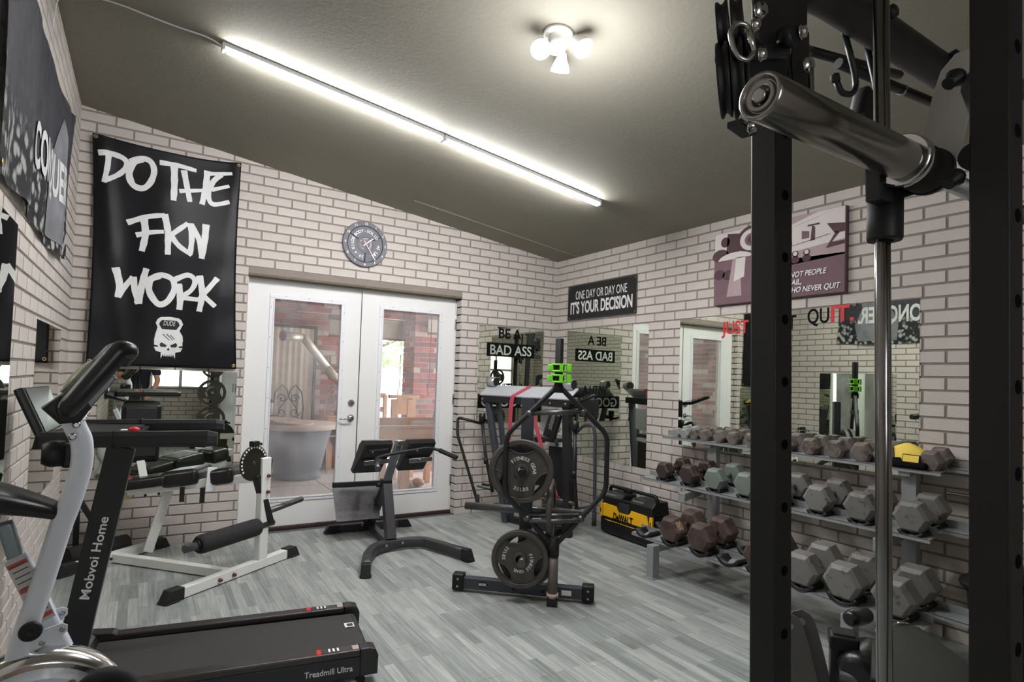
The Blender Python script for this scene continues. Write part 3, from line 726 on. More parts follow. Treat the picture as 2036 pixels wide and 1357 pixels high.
for pts, m, off in (
    ([(-.82, -1.95), (-.62, -2.12), (0, -2.2), (.62, -2.12), (.82, -1.95), (.95, -1.6), (.72, -1.0), (.95, -.55), (1, -.1), (.9, .25), (.98, .55), (.85, .85), (.5, .95), (.4, 1.15), (-.4, 1.15), (-.5, .95), (-.85, .85), (-.98, .55), (-.9, .25), (-1, -.1), (-.95, -.55), (-.72, -1.0), (-.95, -1.6)], MTXTW, .003),
    ([(-.62, -1.75), (-.5, -1.88), (.5, -1.88), (.62, -1.75), (.72, -1.5), (.5, -1.08), (-.5, -1.08), (-.72, -1.5)], MFLAG, .0045),
    ([(-.62, .25), (-.5, .08), (-.12, .32), (-.2, .5), (-.55, .48)], MFLAG, .0045), ([(.62, .25), (.5, .08), (.12, .32), (.2, .5), (.55, .48)], MFLAG, .0045),
    ([(0, .52), (.1, .72), (0, .80), (-.1, .72)], MFLAG, .0045),
    ([(-.45, -.62), (-.38, -.64), (.1, -.1), (.02, -.12)], MFLAG, .0045), ([(-.2, -.66), (-.12, -.66), (.3, -.16), (.24, -.16)], MFLAG, .0045), ([(.05, -.6), (.12, -.6), (.45, -.22), (.38, -.22)], MFLAG, .0045),
    ([(-1, .32), (-.72, .38), (-.72, .5), (-1, .5)], MFLAG, .0045), ([(1, .32), (.72, .38), (.72, .5), (1, .5)], MFLAG, .0045),
    ([(-.5, .92), (-.38, .92), (-.38, 1.2), (-.5, 1.5)], MTXTW, .003), ([(.5, .92), (.38, .92), (.38, 1.2), (.5, 1.5)], MTXTW, .003)):
    flagpoly(E_(pts), m, off)
for k in range(6): flagpoly(E_([(-.33 + k * .115, 1.0), (-.24 + k * .115, 1.0), (-.25 + k * .115, 1.3), (-.32 + k * .115, 1.3)]), MTXTW, .004)
t_ = text('lettering', 'DUDE', (ex0 - .42 * es, -fw(ex0, ez0 + 1.45 * es) - .011, ez0 + 1.27 * es), (1, 0, 0), (0, 0, 1), .36 * es, MTXTW, fg, width=.84 * es, shear=.2)
for s_, t in ((.02, .012), (.98, .012), (.02, .985), (.98, .985)):
    x, z = fedge(s_, t); G().lathe([(.006, 0), (.014, 0), (.014, .002), (.010, .004), (.006, .002)], (x, -fw(x, z) - .001, z), BN, 14).ob('grommet', MBRASS, fg)

# ------------------------------------------------------------------ printed cloth flag on the left wall
LY0, LY1, LZ0, LZ1 = -2.66, -.72, 1.97, 2.87      # along y, up z
def lw(y, z):
    s = (y - LY0) / (LY1 - LY0); t = (LZ1 - z) / (LZ1 - LZ0)
    return .03 + .014 * math.sin(s * 24 + t * 1.5) * (.3 + .7 * t) + .02 * math.exp(-((s - .98 + t * .1) / .03) ** 2) * (1 - t) + .01 * math.sin(s * 9)
def ledge_(s, t): return LY0 + (LY1 - LY0) * s + .05 * math.sin(PI * t) * (.5 - s), LZ1 - (LZ1 - LZ0) * t - .05 * abs(math.sin(PI * 2 * s)) * (1 - t) + .02 * math.sin(s * 7) * t
def crowd_mat():
    m = mat('printed_crowd_cloth', (84, 84, 90), .7); N = m.node_tree.nodes; L = m.node_tree.links; b = N['Principled BSDF']
    geo = N.new('ShaderNodeNewGeometry'); sx = N.new('ShaderNodeSeparateXYZ'); L.new(geo.outputs['Position'], sx.inputs[0])
    mp = N.new('ShaderNodeMapping'); mp.inputs['Scale'].default_value = (1, 1, .8); L.new(geo.outputs['Position'], mp.inputs[0])
    vo = N.new('ShaderNodeTexVoronoi'); vo.inputs['Scale'].default_value = 20; L.new(mp.outputs[0], vo.inputs['Vector'])
    nz = N.new('ShaderNodeTexNoise'); nz.inputs['Scale'].default_value = 20; nz.inputs['Detail'].default_value = 4; L.new(mp.outputs[0], nz.inputs['Vector'])
    cr = N.new('ShaderNodeValToRGB'); cr.color_ramp.elements[0].position = .46; cr.color_ramp.elements[0].color = s2l((214, 214, 210)) + (1,); cr.color_ramp.elements[1].position = .66; cr.color_ramp.elements[1].color = s2l((52, 52, 56)) + (1,)
    mm = N.new('ShaderNodeMath'); mm.operation = 'MULTIPLY_ADD'; mm.inputs[1].default_value = .8; L.new(vo.outputs['Distance'], mm.inputs[0]); 
    m2_ = N.new('ShaderNodeMath'); m2_.operation = 'MULTIPLY_ADD'; m2_.inputs[1].default_value = .9; m2_.inputs[2].default_value = -.2; L.new(nz.outputs['Fac'], m2_.inputs[0]); L.new(m2_.outputs[0], mm.inputs[2]); L.new(mm.outputs[0], cr.inputs[0])
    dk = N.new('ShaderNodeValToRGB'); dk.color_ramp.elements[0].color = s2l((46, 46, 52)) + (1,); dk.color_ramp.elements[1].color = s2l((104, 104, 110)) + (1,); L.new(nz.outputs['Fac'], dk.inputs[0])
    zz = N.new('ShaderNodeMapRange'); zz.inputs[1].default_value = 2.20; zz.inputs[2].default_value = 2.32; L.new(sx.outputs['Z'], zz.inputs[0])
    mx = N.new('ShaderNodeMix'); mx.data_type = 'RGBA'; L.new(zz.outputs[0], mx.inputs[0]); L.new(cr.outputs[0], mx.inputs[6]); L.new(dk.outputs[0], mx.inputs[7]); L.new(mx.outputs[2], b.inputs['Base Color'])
    return m
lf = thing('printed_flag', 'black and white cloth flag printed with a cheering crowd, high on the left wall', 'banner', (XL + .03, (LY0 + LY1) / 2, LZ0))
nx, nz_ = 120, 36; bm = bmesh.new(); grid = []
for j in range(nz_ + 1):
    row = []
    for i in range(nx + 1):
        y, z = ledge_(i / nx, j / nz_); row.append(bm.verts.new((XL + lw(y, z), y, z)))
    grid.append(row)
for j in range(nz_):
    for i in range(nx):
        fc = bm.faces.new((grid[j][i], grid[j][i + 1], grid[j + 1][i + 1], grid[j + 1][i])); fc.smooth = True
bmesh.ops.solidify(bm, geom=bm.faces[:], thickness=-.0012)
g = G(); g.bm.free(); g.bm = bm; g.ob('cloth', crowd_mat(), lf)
def lpoly(pts, m, off=.004, name='print'):
    bm = bmesh.new(); vs = [bm.verts.new((0, p[0], p[1])) for p in pts]; bm.faces.new(vs); bmesh.ops.triangulate(bm, faces=bm.faces[:])
    for _ in range(2): bmesh.ops.subdivide_edges(bm, edges=bm.edges[:], cuts=2, use_grid_fill=True)
    for v in bm.verts: v.co.x = XL + lw(v.co.y, v.co.z) + off
    g = G(); g.bm.free(); g.bm = bm; return g.ob(name, m, lf)
MFIG = mat('print_grey_figure', (112, 112, 116), .75, var=.25, scale=7); MFIG2 = mat('print_pale_grey', (196, 196, 194), .75, var=.12, scale=9)
lpoly([(-1.46, 2.0), (-1.0, 2.0), (-.96, 2.2), (-1.06, 2.44), (-1.02, 2.62), (-1.16, 2.70), (-1.24, 2.52), (-1.38, 2.42), (-1.48, 2.25)], MFIG)
# large pale lettering across the flag
lt = bpy.data.curves.new('t', 'FONT'); lt.body = 'CONQUER.'; lt.offset = .03; lt.extrude = .001; lt.resolution_u = 3
to = bpy.data.objects.new('t', lt); me = bpy.data.meshes.new_from_object(to); bpy.data.objects.remove(to)
bm = bmesh.new(); bm.from_mesh(me); bmesh.ops.triangulate(bm, faces=bm.faces[:]); bmesh.ops.subdivide_edges(bm, edges=[e_ for e_ in bm.edges if e_.calc_length() > .08], cuts=3)
x1 = max(v.co.x for v in bm.verts)
for v in bm.verts:
    y = -1.86 + .86 * v.co.x / x1; z = 2.24 + .20 * v.co.y / .69; v.co = V((XL + lw(y, z) + .006 + v.co.z * .3, y, z))
g = G(); g.bm.free(); g.bm = bm; g.ob('lettering', MFIG2, lf)
for s_, t in ((.99, .03), (.99, .96), (.01, .03), (.01, .96)):
    y, z = ledge_(s_, t); G().lathe([(.006, 0), (.014, 0), (.014, .002), (.010, .004), (.006, .002)], (XL + lw(y, z) + .001, y, z), LN, 14).ob('grommet', MBRASS, lf)
# ------------------------------------------------------------------ lamps
MLED = emit('led_diffuser', (250, 250, 253), STRIP_E)
ca = math.atan(.132)
def strip(x0, x1, y, label, grp='long LED shop lights on the ceiling'):
    t = thing('led_shop_light', label, 'ceiling light', ((x0 + x1) / 2, y, zc((x0 + x1) / 2) - .04), 0)
    P = lambda x, dz, dy=0: (x, y + dy, zc(x) - dz)
    g = G(); g.ngon([P(x0, .0, -.026), P(x0, .022, -.026), P(x0, .027, -.018), P(x0, .027, .018), P(x0, .022, .026), P(x0, 0, .026)], math.hypot(x1 - x0, zc(x1) - zc(x0)), (x1 - x0, 0, zc(x1) - zc(x0))); g.ob('housing', MWHITE2, t)
    e0, e1 = x0 + .02, x1 - .02
    g = G(); g.ngon([P(e0, .028, -.019), P(e0, .040, -.016), P(e0, .046, -.006), P(e0, .046, .006), P(e0, .040, .016), P(e0, .028, .019)], math.hypot(e1 - e0, zc(e1) - zc(e0)), (x1 - x0, 0, zc(x1) - zc(x0))); g.ob('diffuser', MLED, t)
    for x in (x0, x1): G().box(P(x, .021), (.016, .054, .040), bev=.003).ob('end_cap', MWHITE2, t)
    return t
strip(-.375, .945, -1.655, 'lit white LED strip light on the ceiling, left of the two in line, with cord')
strip(.965, 2.31, -1.655, 'lit white LED strip light on the sloping ceiling, right one of the two in line')
cdp = [(-.375, -1.66, zc(-.375) - .02), (-.45, -1.68, zc(-.45) - .012), (-.62, -1.66, zc(-.62) - .018), (-.85, -1.64, zc(-.85) - .012), (-1.05, -1.58, zc(-1.05) - .01), (-1.128, -1.45, zc(-1.12) - .02), (-1.132, -1.5, 3.0)]
tag(recentre(G().tube(fillet(cdp, .05, 4), .004, 8).ob('power_cord', MWHITE2)), 'thin white cord from the LED strip across the ceiling to the left wall', 'cord')
ft = thing('ceiling_spotlight', 'round white ceiling fixture with three lit swivel spot heads', 'ceiling light', (.90, -2.96, zc(.9) - .03))
nn = V((-.132, 0, -1)).normalized(); fc_ = V((.90, -2.98, zc(.9)))
MFIX = mat('fixture_white', (224, 222, 218), .4, var=.02)
G().lathe([(0, 0), (.068, 0), (.070, .012), (.062, .022), (0, .024)], fc_, nn, 36).ob('canopy', MFIX, ft)
G().lathe([(0, .02), (.045, .02), (.047, .06), (.040, .085), (0, .085)], fc_, nn, 30).ob('hub', MFIX, ft)
MSPOT = emit('lit_spot_lens', (250, 250, 255), SPOT_E)
for k, (dx, dy, tilt) in enumerate(((-.080, .03, (-.32, -.55, -.75)), (.062, -.085, (.15, -.6, -.78)), (.09, .10, (.25, .55, -.80)))):
    c = fc_ + V((dx, dy, -.075)); a = V(tilt).normalized()
    hd_ = G().lathe([(0, -.055), (.020, -.055), (.026, -.03), (.040, .0), (.047, .022), (.047, .03), (.042, .03), (.040, .02), (0, .018)], c, a, 28).ob('spot_head', MFIX, ft)
    G().lathe([(0, .019), (.040, .021), (.030, .030), (0, .034)], c, a, 28).ob('lens', MSPOT, hd_)
    G().tube([fc_ + V((dx * .3, dy * .3, -.05)), fc_ + V((dx * .75, dy * .75, -.055)), c - a * .04], .007, 8).ob('arm', MFIX, ft)
    l = bpy.data.lights.new('spot_beam', 'SPOT'); l.energy = 38; l.spot_size = 2.2; l.spot_blend = .7; l.shadow_soft_size = .035; l.color = (.97, .98, 1)
    lo = bpy.data.objects.new('spot_beam', l); C.objects.link(lo); lo.location = c + a * .05
    lo.rotation_euler = a.to_track_quat('-Z', 'Y').to_euler(); 
pl_ = bpy.data.lights.new('fixture_glow', 'POINT'); pl_.energy = 30; pl_.color = (.96, .97, 1); pl_.shadow_soft_size = .22; po = bpy.data.objects.new('fixture_glow', pl_); C.objects.link(po); po.location = fc_ + V((0, -.05, -.34))
# ================================================================== THE PATIO BEYOND THE DOORS
ZP = -.06
MRB = worn('red_patio_brick', (172, 104, 98), (206, 186, 178), .52, .58, 3.2, .8, rnd=.0)
MRB.node_tree.nodes['Principled BSDF'].inputs['Roughness'].default_value = .85
RBV = [mat('red_brick_%s' % n, c, .85, var=.08, scale=12, bump=.3, rnd=.06) for n, c in (('rose', (176, 106, 100)), ('dark', (136, 92, 90)), ('grey', (150, 132, 130)), ('pale', (208, 186, 178)), ('wine', (160, 88, 84)))]
MRM = mat('patio_mortar', (196, 180, 172), .9)
BW, BH = .215, .0765
def red_bricks(wall, o, ex, nn, L, H, limit=300, z0=0., holes=()):
    """patio brickwork: each visible brick a part, in mixed reds"""
    o = V(o); ex = V(ex); nn = V(nn); cache = {}; items = []
    k = 0; z = z0
    while z < H:
        x = -BW / 2 * (k % 2)
        while x < L:
            a, b = max(x, 0), min(x + BW - .01, L)
            if b - a > .03 and not any(a < h1 and b > h0 and z < z1 and z + BH > zz for h0, h1, zz, z1 in holes):
                c = o + ex * (a + b) / 2 + V((0, 0, z + BH / 2)); items.append((round(b - a, 3), c))
            x += BW
        z += BH; k += 1
    random.shuffle(items)
    vis = []
    for w_, c in items:
        q = proj(c); s = 0
        if q and 520 < q[0] < 880 and 570 < q[1] < 1000: s = 1 / q[2]
        vis.append((s, w_, c))
    vis.sort(key=lambda t: -t[0]); rest = {}
    for i, (s, w_, c) in enumerate(vis):
        mi = random.choices(range(5), (5, 3, 2, 2, 4))[0]
        if (w_, mi) not in cache:
            hw, hh = w_ / 2, (BH - .01) / 2; me = bpy.data.meshes.new('brick')
            vs = [ex * a * hw + V((0, 0, b * hh)) + nn * .0 for a, b in ((-1, -1), (1, -1), (1, 1), (-1, 1))] + [ex * a * (hw - .002) + V((0, 0, b * (hh - .002))) + nn * .008 for a, b in ((-1, -1), (1, -1), (1, 1), (-1, 1))]
            me.from_pydata([tuple(v) for v in vs], [], [(4, 5, 6, 7), (0, 1, 5, 4), (1, 2, 6, 5), (2, 3, 7, 6), (3, 0, 4, 7)]); me.materials.append(RBV[mi]); cache[(w_, mi)] = me
        me = cache[(w_, mi)]
        if i < limit and s > 0:
            b = bpy.data.objects.new('brick', me); C.objects.link(b); b.location = c - V(wall.location); b.parent = wall
        else: rest.setdefault(mi, []).append((me, c))
    for mi, L_ in rest.items():
        bm = bmesh.new()
        for me, c in L_:
            t = me.copy(); t.transform(Matrix.Translation(c - V(wall.location))); bm.from_mesh(t); bpy.data.meshes.remove(t)
        m2 = bpy.data.meshes.new('far_bricks'); bm.to_mesh(m2); bm.free(); m2.materials.append(RBV[mi]); b = bpy.data.objects.new('far_bricks', m2); C.objects.link(b); b.parent = wall; b['kind'] = 'stuff'
pf = struct('patio_slab', G().box((2.5, 3.6, ZP - .05), (13, 7.0, .1)), MCONC)
for x in (1.32,): G().box((x, 3.0, ZP + .0002), (.012, 5.6, .001)).ob('joint', mat('slab_joint', (120, 116, 112), .9), pf)
G().box((1.5, 2.35, ZP + .0002), (8, .012, .001)).ob('joint', MMORTAR, pf)
G().box((2.5, 11, ZP - .06), (30, 9, .08)).ob('grass_strip', mat('dry_grass', (176, 184, 150), .95, var=.2), pf)
# far house wall with a curtained window
g = G(); g.box((.25, 4.12, 1.25), (4.0, .2, 2.62)); fw_ = struct('patio_wall', g, MRM)
red_bricks(fw_, (-1.75, 4.02, ZP), (1, 0, 0), (0, -1, 0), 4.0, 2.6, 300, holes=[(2.0, 3.32, .3, 2.1)])
wt = thing('patio_window', 'wide curtained window in the brick wall across the patio', 'window', (1.0, 4.0, .3))
g = G(); rect_frame(g, .22, 1.60, .24, 2.06, .045, 3.995, .05); g.ob('frame', MDSTEEL, wt)
bm = bmesh.new(); N_ = 70; prev = None
for i in range(N_ + 1):
    x = .26 + 1.30 * i / N_; y = 4.0 + (.006) * math.sin(i * 1.35) + .004 * math.sin(i * .61)
    c = [bm.verts.new((x, y, .28)), bm.verts.new((x, y, 2.02))]
    if prev: bm.faces.new((prev[0], c[0], c[1], prev[1])).smooth = True
    prev = c
g = G(); g.bm.free(); g.bm = bm; g.ob('curtain', mat('cream_curtain', (238, 232, 218), .9, var=.03), wt)
# right side wall of the patio
g = G(); g.box((3.55, .75, 1.25), (.2, 1.3, 2.62)); sw = struct('patio_side_wall', g, MRM)
red_bricks(sw, (3.45, .15, ZP), (0, 1, 0), (-1, 0, 0), 1.2, 2.6, 0)
g = G(); g.box((-1.5, 2.2, 1.25), (.2, 4.0, 2.62)); lw_ = struct('patio_left_wall', g, MRM)
red_bricks(lw_, (-1.4, 4.1, ZP), (0, -1, 0), (1, 0, 0), 3.8, 2.6, 0)
# brick pillar and lintel
px0, px1, py0, py1 = 2.69, 3.10, 2.62, 3.06
g = G(); g.box((3.06, 2.98, 1.22), (.72, .40, 2.56)); pl = struct('patio_pillar', g, MRM)
red_bricks(pl, (2.70, 2.78, ZP), (1, 0, 0), (0, -1, 0), .72, 2.55, 150)
red_bricks(pl, (2.70, 3.18, ZP), (0, -1, 0), (-1, 0, 0), .40, 2.55, 80)
g = G(); g.box((2.2, 3.1, 2.36), (2.2, .22, .36)); lt_ = struct('patio_lintel', g, MRM); red_bricks(lt_, (1.1, 2.985, 2.17), (1, 0, 0), (0, -1, 0), 1.6, .37, 60)
g = G(); g.hexa([(-4, .22, 2.46), (7, .22, 2.46), (7, 5, 2.46), (-4, 5, 2.46), (-4, .22, 2.6), (7, .22, 2.6), (7, 5, 2.6), (-4, 5, 2.6)]); struct('patio_roof', g, mat('patio_ceiling', (226, 208, 198), .8, var=.03))
G().box((1.0, .26, 1.1), (.01, .01, .01)) if False else None
# house wall outside, either side of the doors
g = G(); g.box((-1.2, .3, 1.2), (2.4, .16, 2.6)); g.box((3.2, .3, 1.2), (2.3, .16, 2.6)); g.box((1, .3, 2.34), (2.1, .16, .28)); struct('outer_wall', g, MRM)
# roller shades
def shade(x0, x1, y, ztop, zbot, label, wand):
    t = thing('roller_shade', label, 'blind', ((x0 + x1) / 2, y, zbot))
    G().cyl((x0, y, ztop), (x1, y, ztop), .035, 18).ob('roller', mat('shade_roll', (176, 168, 158), .8), t)
    g = G(); g.box(((x0 + x1) / 2, y, (ztop + zbot) / 2), (x1 - x0 - .02, .004, ztop - zbot)); g.ob('fabric', mat('woven_shade', (188, 182, 164), .9, var=.1, scale=60), t)
    G().box(((x0 + x1) / 2, y, zbot), (x1 - x0 - .02, .018, .03)).ob('bottom_bar', MTAN, t)
    G().tube([(wand, y - .05, ztop), (wand, y - .05, ztop - .95), (wand - .03, y - .05, ztop - 1.02), (wand - .01, y - .05, ztop - 1.16)], .006, 8).ob('wand', MDSTEEL, t)
shade(1.5, 2.66, 3.0, 2.13, 1.87, 'half-lowered tan roller shade in the patio opening, left of the pillar', 2.56)
shade(2.86, 3.5, 2.70, 2.22, 1.98, 'rolled tan shade hanging in front of the brick pillar', 2.90)
# fence and tree
fn = thing('picket_fence', 'sun-bleached wooden board fence beyond the patio', 'fence', (4, 8.5, ZP))
MF = mat('bleached_fence', (232, 226, 220), .9, var=.08, scale=10, stretch=(1, 1, .1), rnd=.05)
for i in range(46):
    x = -.5 + i * .15; G().box((x, 8.5, ZP + .78), (.14, .02, 1.62 + .03 * math.sin(i * 2.1))).ob('board', MF, fn)
G().beam((-.6, 8.53, .4), (6.4, 8.53, .4), .04, .09).ob('rail', MF, fn); G().beam((-.6, 8.53, 1.2), (6.4, 8.53, 1.2), .04, .09).ob('rail', MF, fn)
def tree(x, y, h_, rad, label, seed, name='leafy_tree', n=2600):
    rnd = random.Random(seed); t = thing(name, label, 'tree', (x, y, ZP))
    g = G(); g.tube([(x, y, ZP), (x + .1, y, h_ * .4), (x - .1, y + .1, h_ * .75)], .13, 10, r2=.05)
    for k in range(7):
        a = rnd.uniform(0, 6.28); z = h_ * rnd.uniform(.35, .7); g.tube([(x, y, z), (x + math.cos(a) * rad * .5, y + math.sin(a) * rad * .5, z + .5), (x + math.cos(a) * rad * .8, y + math.sin(a) * rad * .8, z + .9)], .04, 6, r2=.012)
    g.ob('trunk', mat('bark', (120, 104, 90), .9), t)
    bm = bmesh.new()
    for k in range(n):
        d = V((rnd.gauss(0, 1), rnd.gauss(0, 1), rnd.gauss(0, 1))).normalized() * rad * rnd.uniform(.45, 1) ** .6; c = V((x, y, h_ * .68)) + V((d.x, d.y, d.z * .85))
        a = V((rnd.gauss(0, 1), rnd.gauss(0, 1), rnd.gauss(0, 1))).normalized(); b = a.orthogonal().normalized(); s_ = rnd.uniform(.05, .1)
        bm.faces.new([bm.verts.new(c + a * s_), bm.verts.new(c + b * s_ * .5), bm.verts.new(c - a * s_), bm.verts.new(c - b * s_ * .5)])
    me = bpy.data.meshes.new('foliage'); bm.to_mesh(me); bm.free(); me.transform(Matrix.Translation(-V((x, y, ZP)))); m = mat('leaf_green_%d' % seed, (142, 182, 112), .7, var=.3, scale=3); me.materials.append(m)
    o = bpy.data.objects.new('foliage', me); C.objects.link(o); o.parent = t; o['kind'] = 'stuff'
tree(5.3, 11.5, 4.2, 2.2, 'tall green tree rising behind the bleached board fence', 3, n=5000)
tree(4.2, 9.6, 2.1, .55, 'bare pale shrub showing over the top of the board fence', 5, 'garden_shrub', 260)
# galvanised duct on the wall
dt = thing('metal_duct', 'silver metal stove duct bending down along the patio brick wall', 'duct', (1.5, 3.6, 1.0))
MDUCT = mat('galvanised_duct', (206, 212, 196), .35, .6, var=.08)
G().tube([(1.02, 3.55, 1.86), (1.31, 3.72, 1.86)], .062, 18).ob('horizontal_run', MDUCT, dt)
G().lathe([(0, 0), (.075, 0), (.075, .02), (.06, .03), (0, .03)], (1.02, 3.55, 1.86), (-1, -.6, 0), 20).ob('flange', mat('flange', (120, 104, 104), .6), dt)
G().tube([(1.29, 3.71, 1.865), (1.36, 3.72, 1.83), (1.72, 3.74, 1.40)], .062, 18).ob('sloping_run', MDUCT, dt)
G().tube([(1.70, 3.74, 1.42), (1.80, 3.74, 1.30), (1.93, 3.74, 1.24)], .072, 18).ob('elbow', MDUCT, dt)
G().tube([(1.93, 3.74, 1.30), (1.95, 3.74, .9)], .07, 18).ob('drop', mat('duct_grey', (150, 160, 158), .5, .4), dt)
ct_ = thing('chiminea', 'terracotta clay chimney stove at the end of the metal duct', 'stove', (1.98, 3.6, ZP))
MTER = mat('terracotta', (190, 112, 86), .8)
G().lathe([(0, 0), (.20, .0), (.24, .15), (.30, .40), (.26, .65), (.13, .85), (.10, 1.0), (.12, 1.02), (0, 1.02)], (1.98, 3.62, ZP), (0, 0, 1), 28).ob('body', MTER, ct_)
G().lathe([(0, 0), (.14, 0), (.16, .02), (0, .03)], (1.84, 3.36, .42), (-.6, -1, .1), 22).ob('mouth', MPLAST, ct_)
ob_ = thing('outlet_box', 'small grey outlet box on the patio brick wall', 'outlet', (1.78, 4.0, 1.5)); G().box((1.86, 3.995, 1.55), (.08, .04, .13), bev=.005).ob('cover', mat('outlet_cream', (206, 196, 184), .6), ob_)
# wicker fire table with its round lid
tt = thing('wicker_fire_table', 'round grey wicker fire table with pale stone top', 'table', (1.14, 2.92, ZP))
TX, TY = 1.14, 2.92
MWK = mat('grey_wicker', (122, 130, 142), .8, var=.2, scale=50, stretch=(1, 1, 3), bump=.8, bscale=90)
G().lathe([(0, 0), (.30, 0), (.31, .05), (.29, .07), (.29, .11), (.31, .13), (.33, .25), (.42, .68), (0, .68)], (TX, TY, ZP), (0, 0, 1), 48).ob('wicker_base', MWK, tt)
G().lathe([(0, .68), (.51, .68), (.52, .70), (.52, .735), (.50, .75), (0, .75)], (TX, TY, ZP - .02), (0, 0, 1), 48).ob('stone_top', mat('pale_stone', (226, 214, 204), .6), tt)
ld = thing('round_lid', 'round tan lid with a slot handle lying on the wicker fire table', 'lid', (1.0, 2.8, .67))
RL = Matrix.Rotation(.10, 3, 'Y')
G().lathe([(0, 0), (.30, 0), (.305, .012), (.29, .02), (0, .02)], (.99, 2.82, .692), RL @ V((0, -.06, 1)), 40).ob('disc', mat('tan_lid', (196, 176, 160), .6), ld)
G().box((.99, 2.82, .715), (.08, .02, .006), .1).ob('slot', MDSTEEL, ld)
# grill cover / post at the left edge of the glass
gc = thing('grill_cover', 'blue-grey covered grill standing beside the wicker fire table', 'grill', (.30, 1.55, ZP))
G().ngon([(.10, 1.3, ZP), (.475, 1.3, ZP), (.50, 1.3, .55), (.47, 1.3, .88), (.10, 1.3, .9)], .6, (0, 1, 0), bev=.03).ob('cover', mat('grill_cover_cloth', (96, 108, 124), .8, var=.1), gc)
# wrought iron bistro set
MIR = mat('wrought_iron', (64, 62, 66), .5)
def spiral(c, a, b, r0, turns, s=1, n=26, st=0.):
    return [V(c) + V(a) * (r0 * (1 - k / n * .86)) * math.cos(st + s * turns * 2 * PI * k / n) + V(b) * (r0 * (1 - k / n * .86)) * math.sin(st + s * turns * 2 * PI * k / n) for k in range(n + 1)]
def iron_chair(cx, cy, rz, label, m=MIR):
    t = thing('iron_chair', label, 'chair', (cx, cy, ZP), 0)
    R = Matrix.Rotation(rz, 3, 'Z'); a = R @ V((1, 0, 0)); b = R @ V((0, 1, 0)); Z = V((0, 0, 1)); o = V((cx, cy, ZP))
    g = G()
    L = lambda x, y, z: o + a * x + b * y + Z * z * 1.08
    g.tube([L(-.17, .2, .46), L(-.22, .22, .8), L(-.19, .24, 1.02), L(-.10, .24, 1.12), L(-.02, .24, 1.05), L(0, .24, .95)], .010, 8)
    g.tube([L(.17, .2, .46), L(.22, .22, .8), L(.19, .24, 1.02), L(.10, .24, 1.12), L(.02, .24, 1.05), L(0, .24, .95)], .010, 8)
    for s in (-1, 1):
        g.tube(spiral(L(s * .09, .24, .93), a * s, Z, .07, 1.3), .007, 6); g.tube(spiral(L(s * .1, .235, .74), a * s, Z, .08, 1.2, -1), .007, 6)
        g.tube([L(0, .24, .95), L(s * -.12, .235, .80), L(s * -.16, .22, .62), L(0, .21, .52)], .007, 6)
    g.ob('scroll_back', m, t)
    g = G(); g.tube(arc(L(0, 0, .46), a, b, .21, 0, 2 * PI, 24)[:-1], .011, 8, closed=True)
    for k in range(-3, 4): x = k * .055; y = math.sqrt(.21 ** 2 - x * x); g.tube([L(x, -y, .46), L(x, y, .46)], .004, 6)
    g.ob('seat', m, t)
    for sx in (-1, 1):
        for sy in (-1, 1): G().tube([L(sx * .15, sy * .15, .46), L(sx * .13, sy * .13, .25), L(sx * .2, sy * .2, 0)], .010, 8).ob('leg', m, t)
iron_chair(1.20, 3.70, 0, 'black wrought iron chair with scrolled heart back, facing the doors')
iron_chair(1.66, 3.52, -.95, 'wrought iron chair with scrolled oval back turned sideways, right of the other', mat('pale_iron', (190, 188, 186), .5))
it = thing('iron_table', 'wrought iron table with scrolled skirt in front of the iron chair', 'table', (.70, 3.62, ZP))
o = V((.68, 3.64, ZP)); G().lathe([(0, .80), (.30, .80), (.31, .81), (.30, .82), (0, .82)], o, (0, 0, 1), 36).ob('top', mat('table_glass_edge', (150, 156, 160), .2), it)
g = G()
for k in range(8):
    a_ = k * PI / 4; ta = V((-math.sin(a_), math.cos(a_), 0)); g.tube(spiral(o + V((math.cos(a_) * .28, math.sin(a_) * .28, .72)), ta, (0, 0, 1), .075, 1.2), .006, 6)
for k in range(4): a_ = k * PI / 2 + .4; g.tube([o + V((math.cos(a_) * .27, math.sin(a_) * .27, .79)), o + V((math.cos(a_) * .15, math.sin(a_) * .15, .4)), o + V((math.cos(a_) * .25, math.sin(a_) * .25, 0))], .011, 8)
g.ob('scroll_base', MIR, it)
cn = thing('candle_jar', 'white candle jar standing on the iron table', 'candle', (.90, 3.62, .76)); G().cyl((.90, 3.62, .76), (.90, 3.62, .90), .032, 16).ob('jar', MWHITE2, cn); G().lathe([(0, 0), (.03, 0), (.02, .03), (0, .05)], (.90, 3.62, .901), (0, 0, 1), 14).ob('lid', MDSTEEL, cn)
# pine furniture
def slab(t, name, c, d, rz=0, m=MWOOD): return G().box(c, d, rz, bev=.004).ob(name, m, t)
pc = thing('pine_chair', 'tall square-backed pine armchair seen from behind, left of the brick pillar', 'chair', (2.45, 2.35, ZP))
slab(pc, 'top_rail', (2.42, 2.42, 1.055), (.44, .07, .045)); 
for x, w_ in ((2.29, .10), (2.53, .12)): slab(pc, 'stile', (x, 2.42, .48), (w_, .04, 1.08))
slab(pc, 'panel', (2.40, 2.42, .92), (.16, .03, .22)); slab(pc, 'panel', (2.41, 2.42, .36), (.16, .03, .36))
slab(pc, 'arm', (2.50, 2.15, .60), (.50, .10, .03)); slab(pc, 'seat', (2.42, 2.2, .38), (.5, .5, .05))
for x in (2.24, 2.60): slab(pc, 'leg', (x, 1.98, .16), (.07, .07, .43))
pb = thing('pine_bench', 'pale pine patio bench with cushion, just outside the right door', 'bench', (2.15, 1.2, ZP))
slab(pb, 'front_rail', (2.1, 1.28, .655), (.95, .05, .17), -.0); slab(pb, 'top_cap', (2.1, 1.28, .75), (.98, .11, .025))
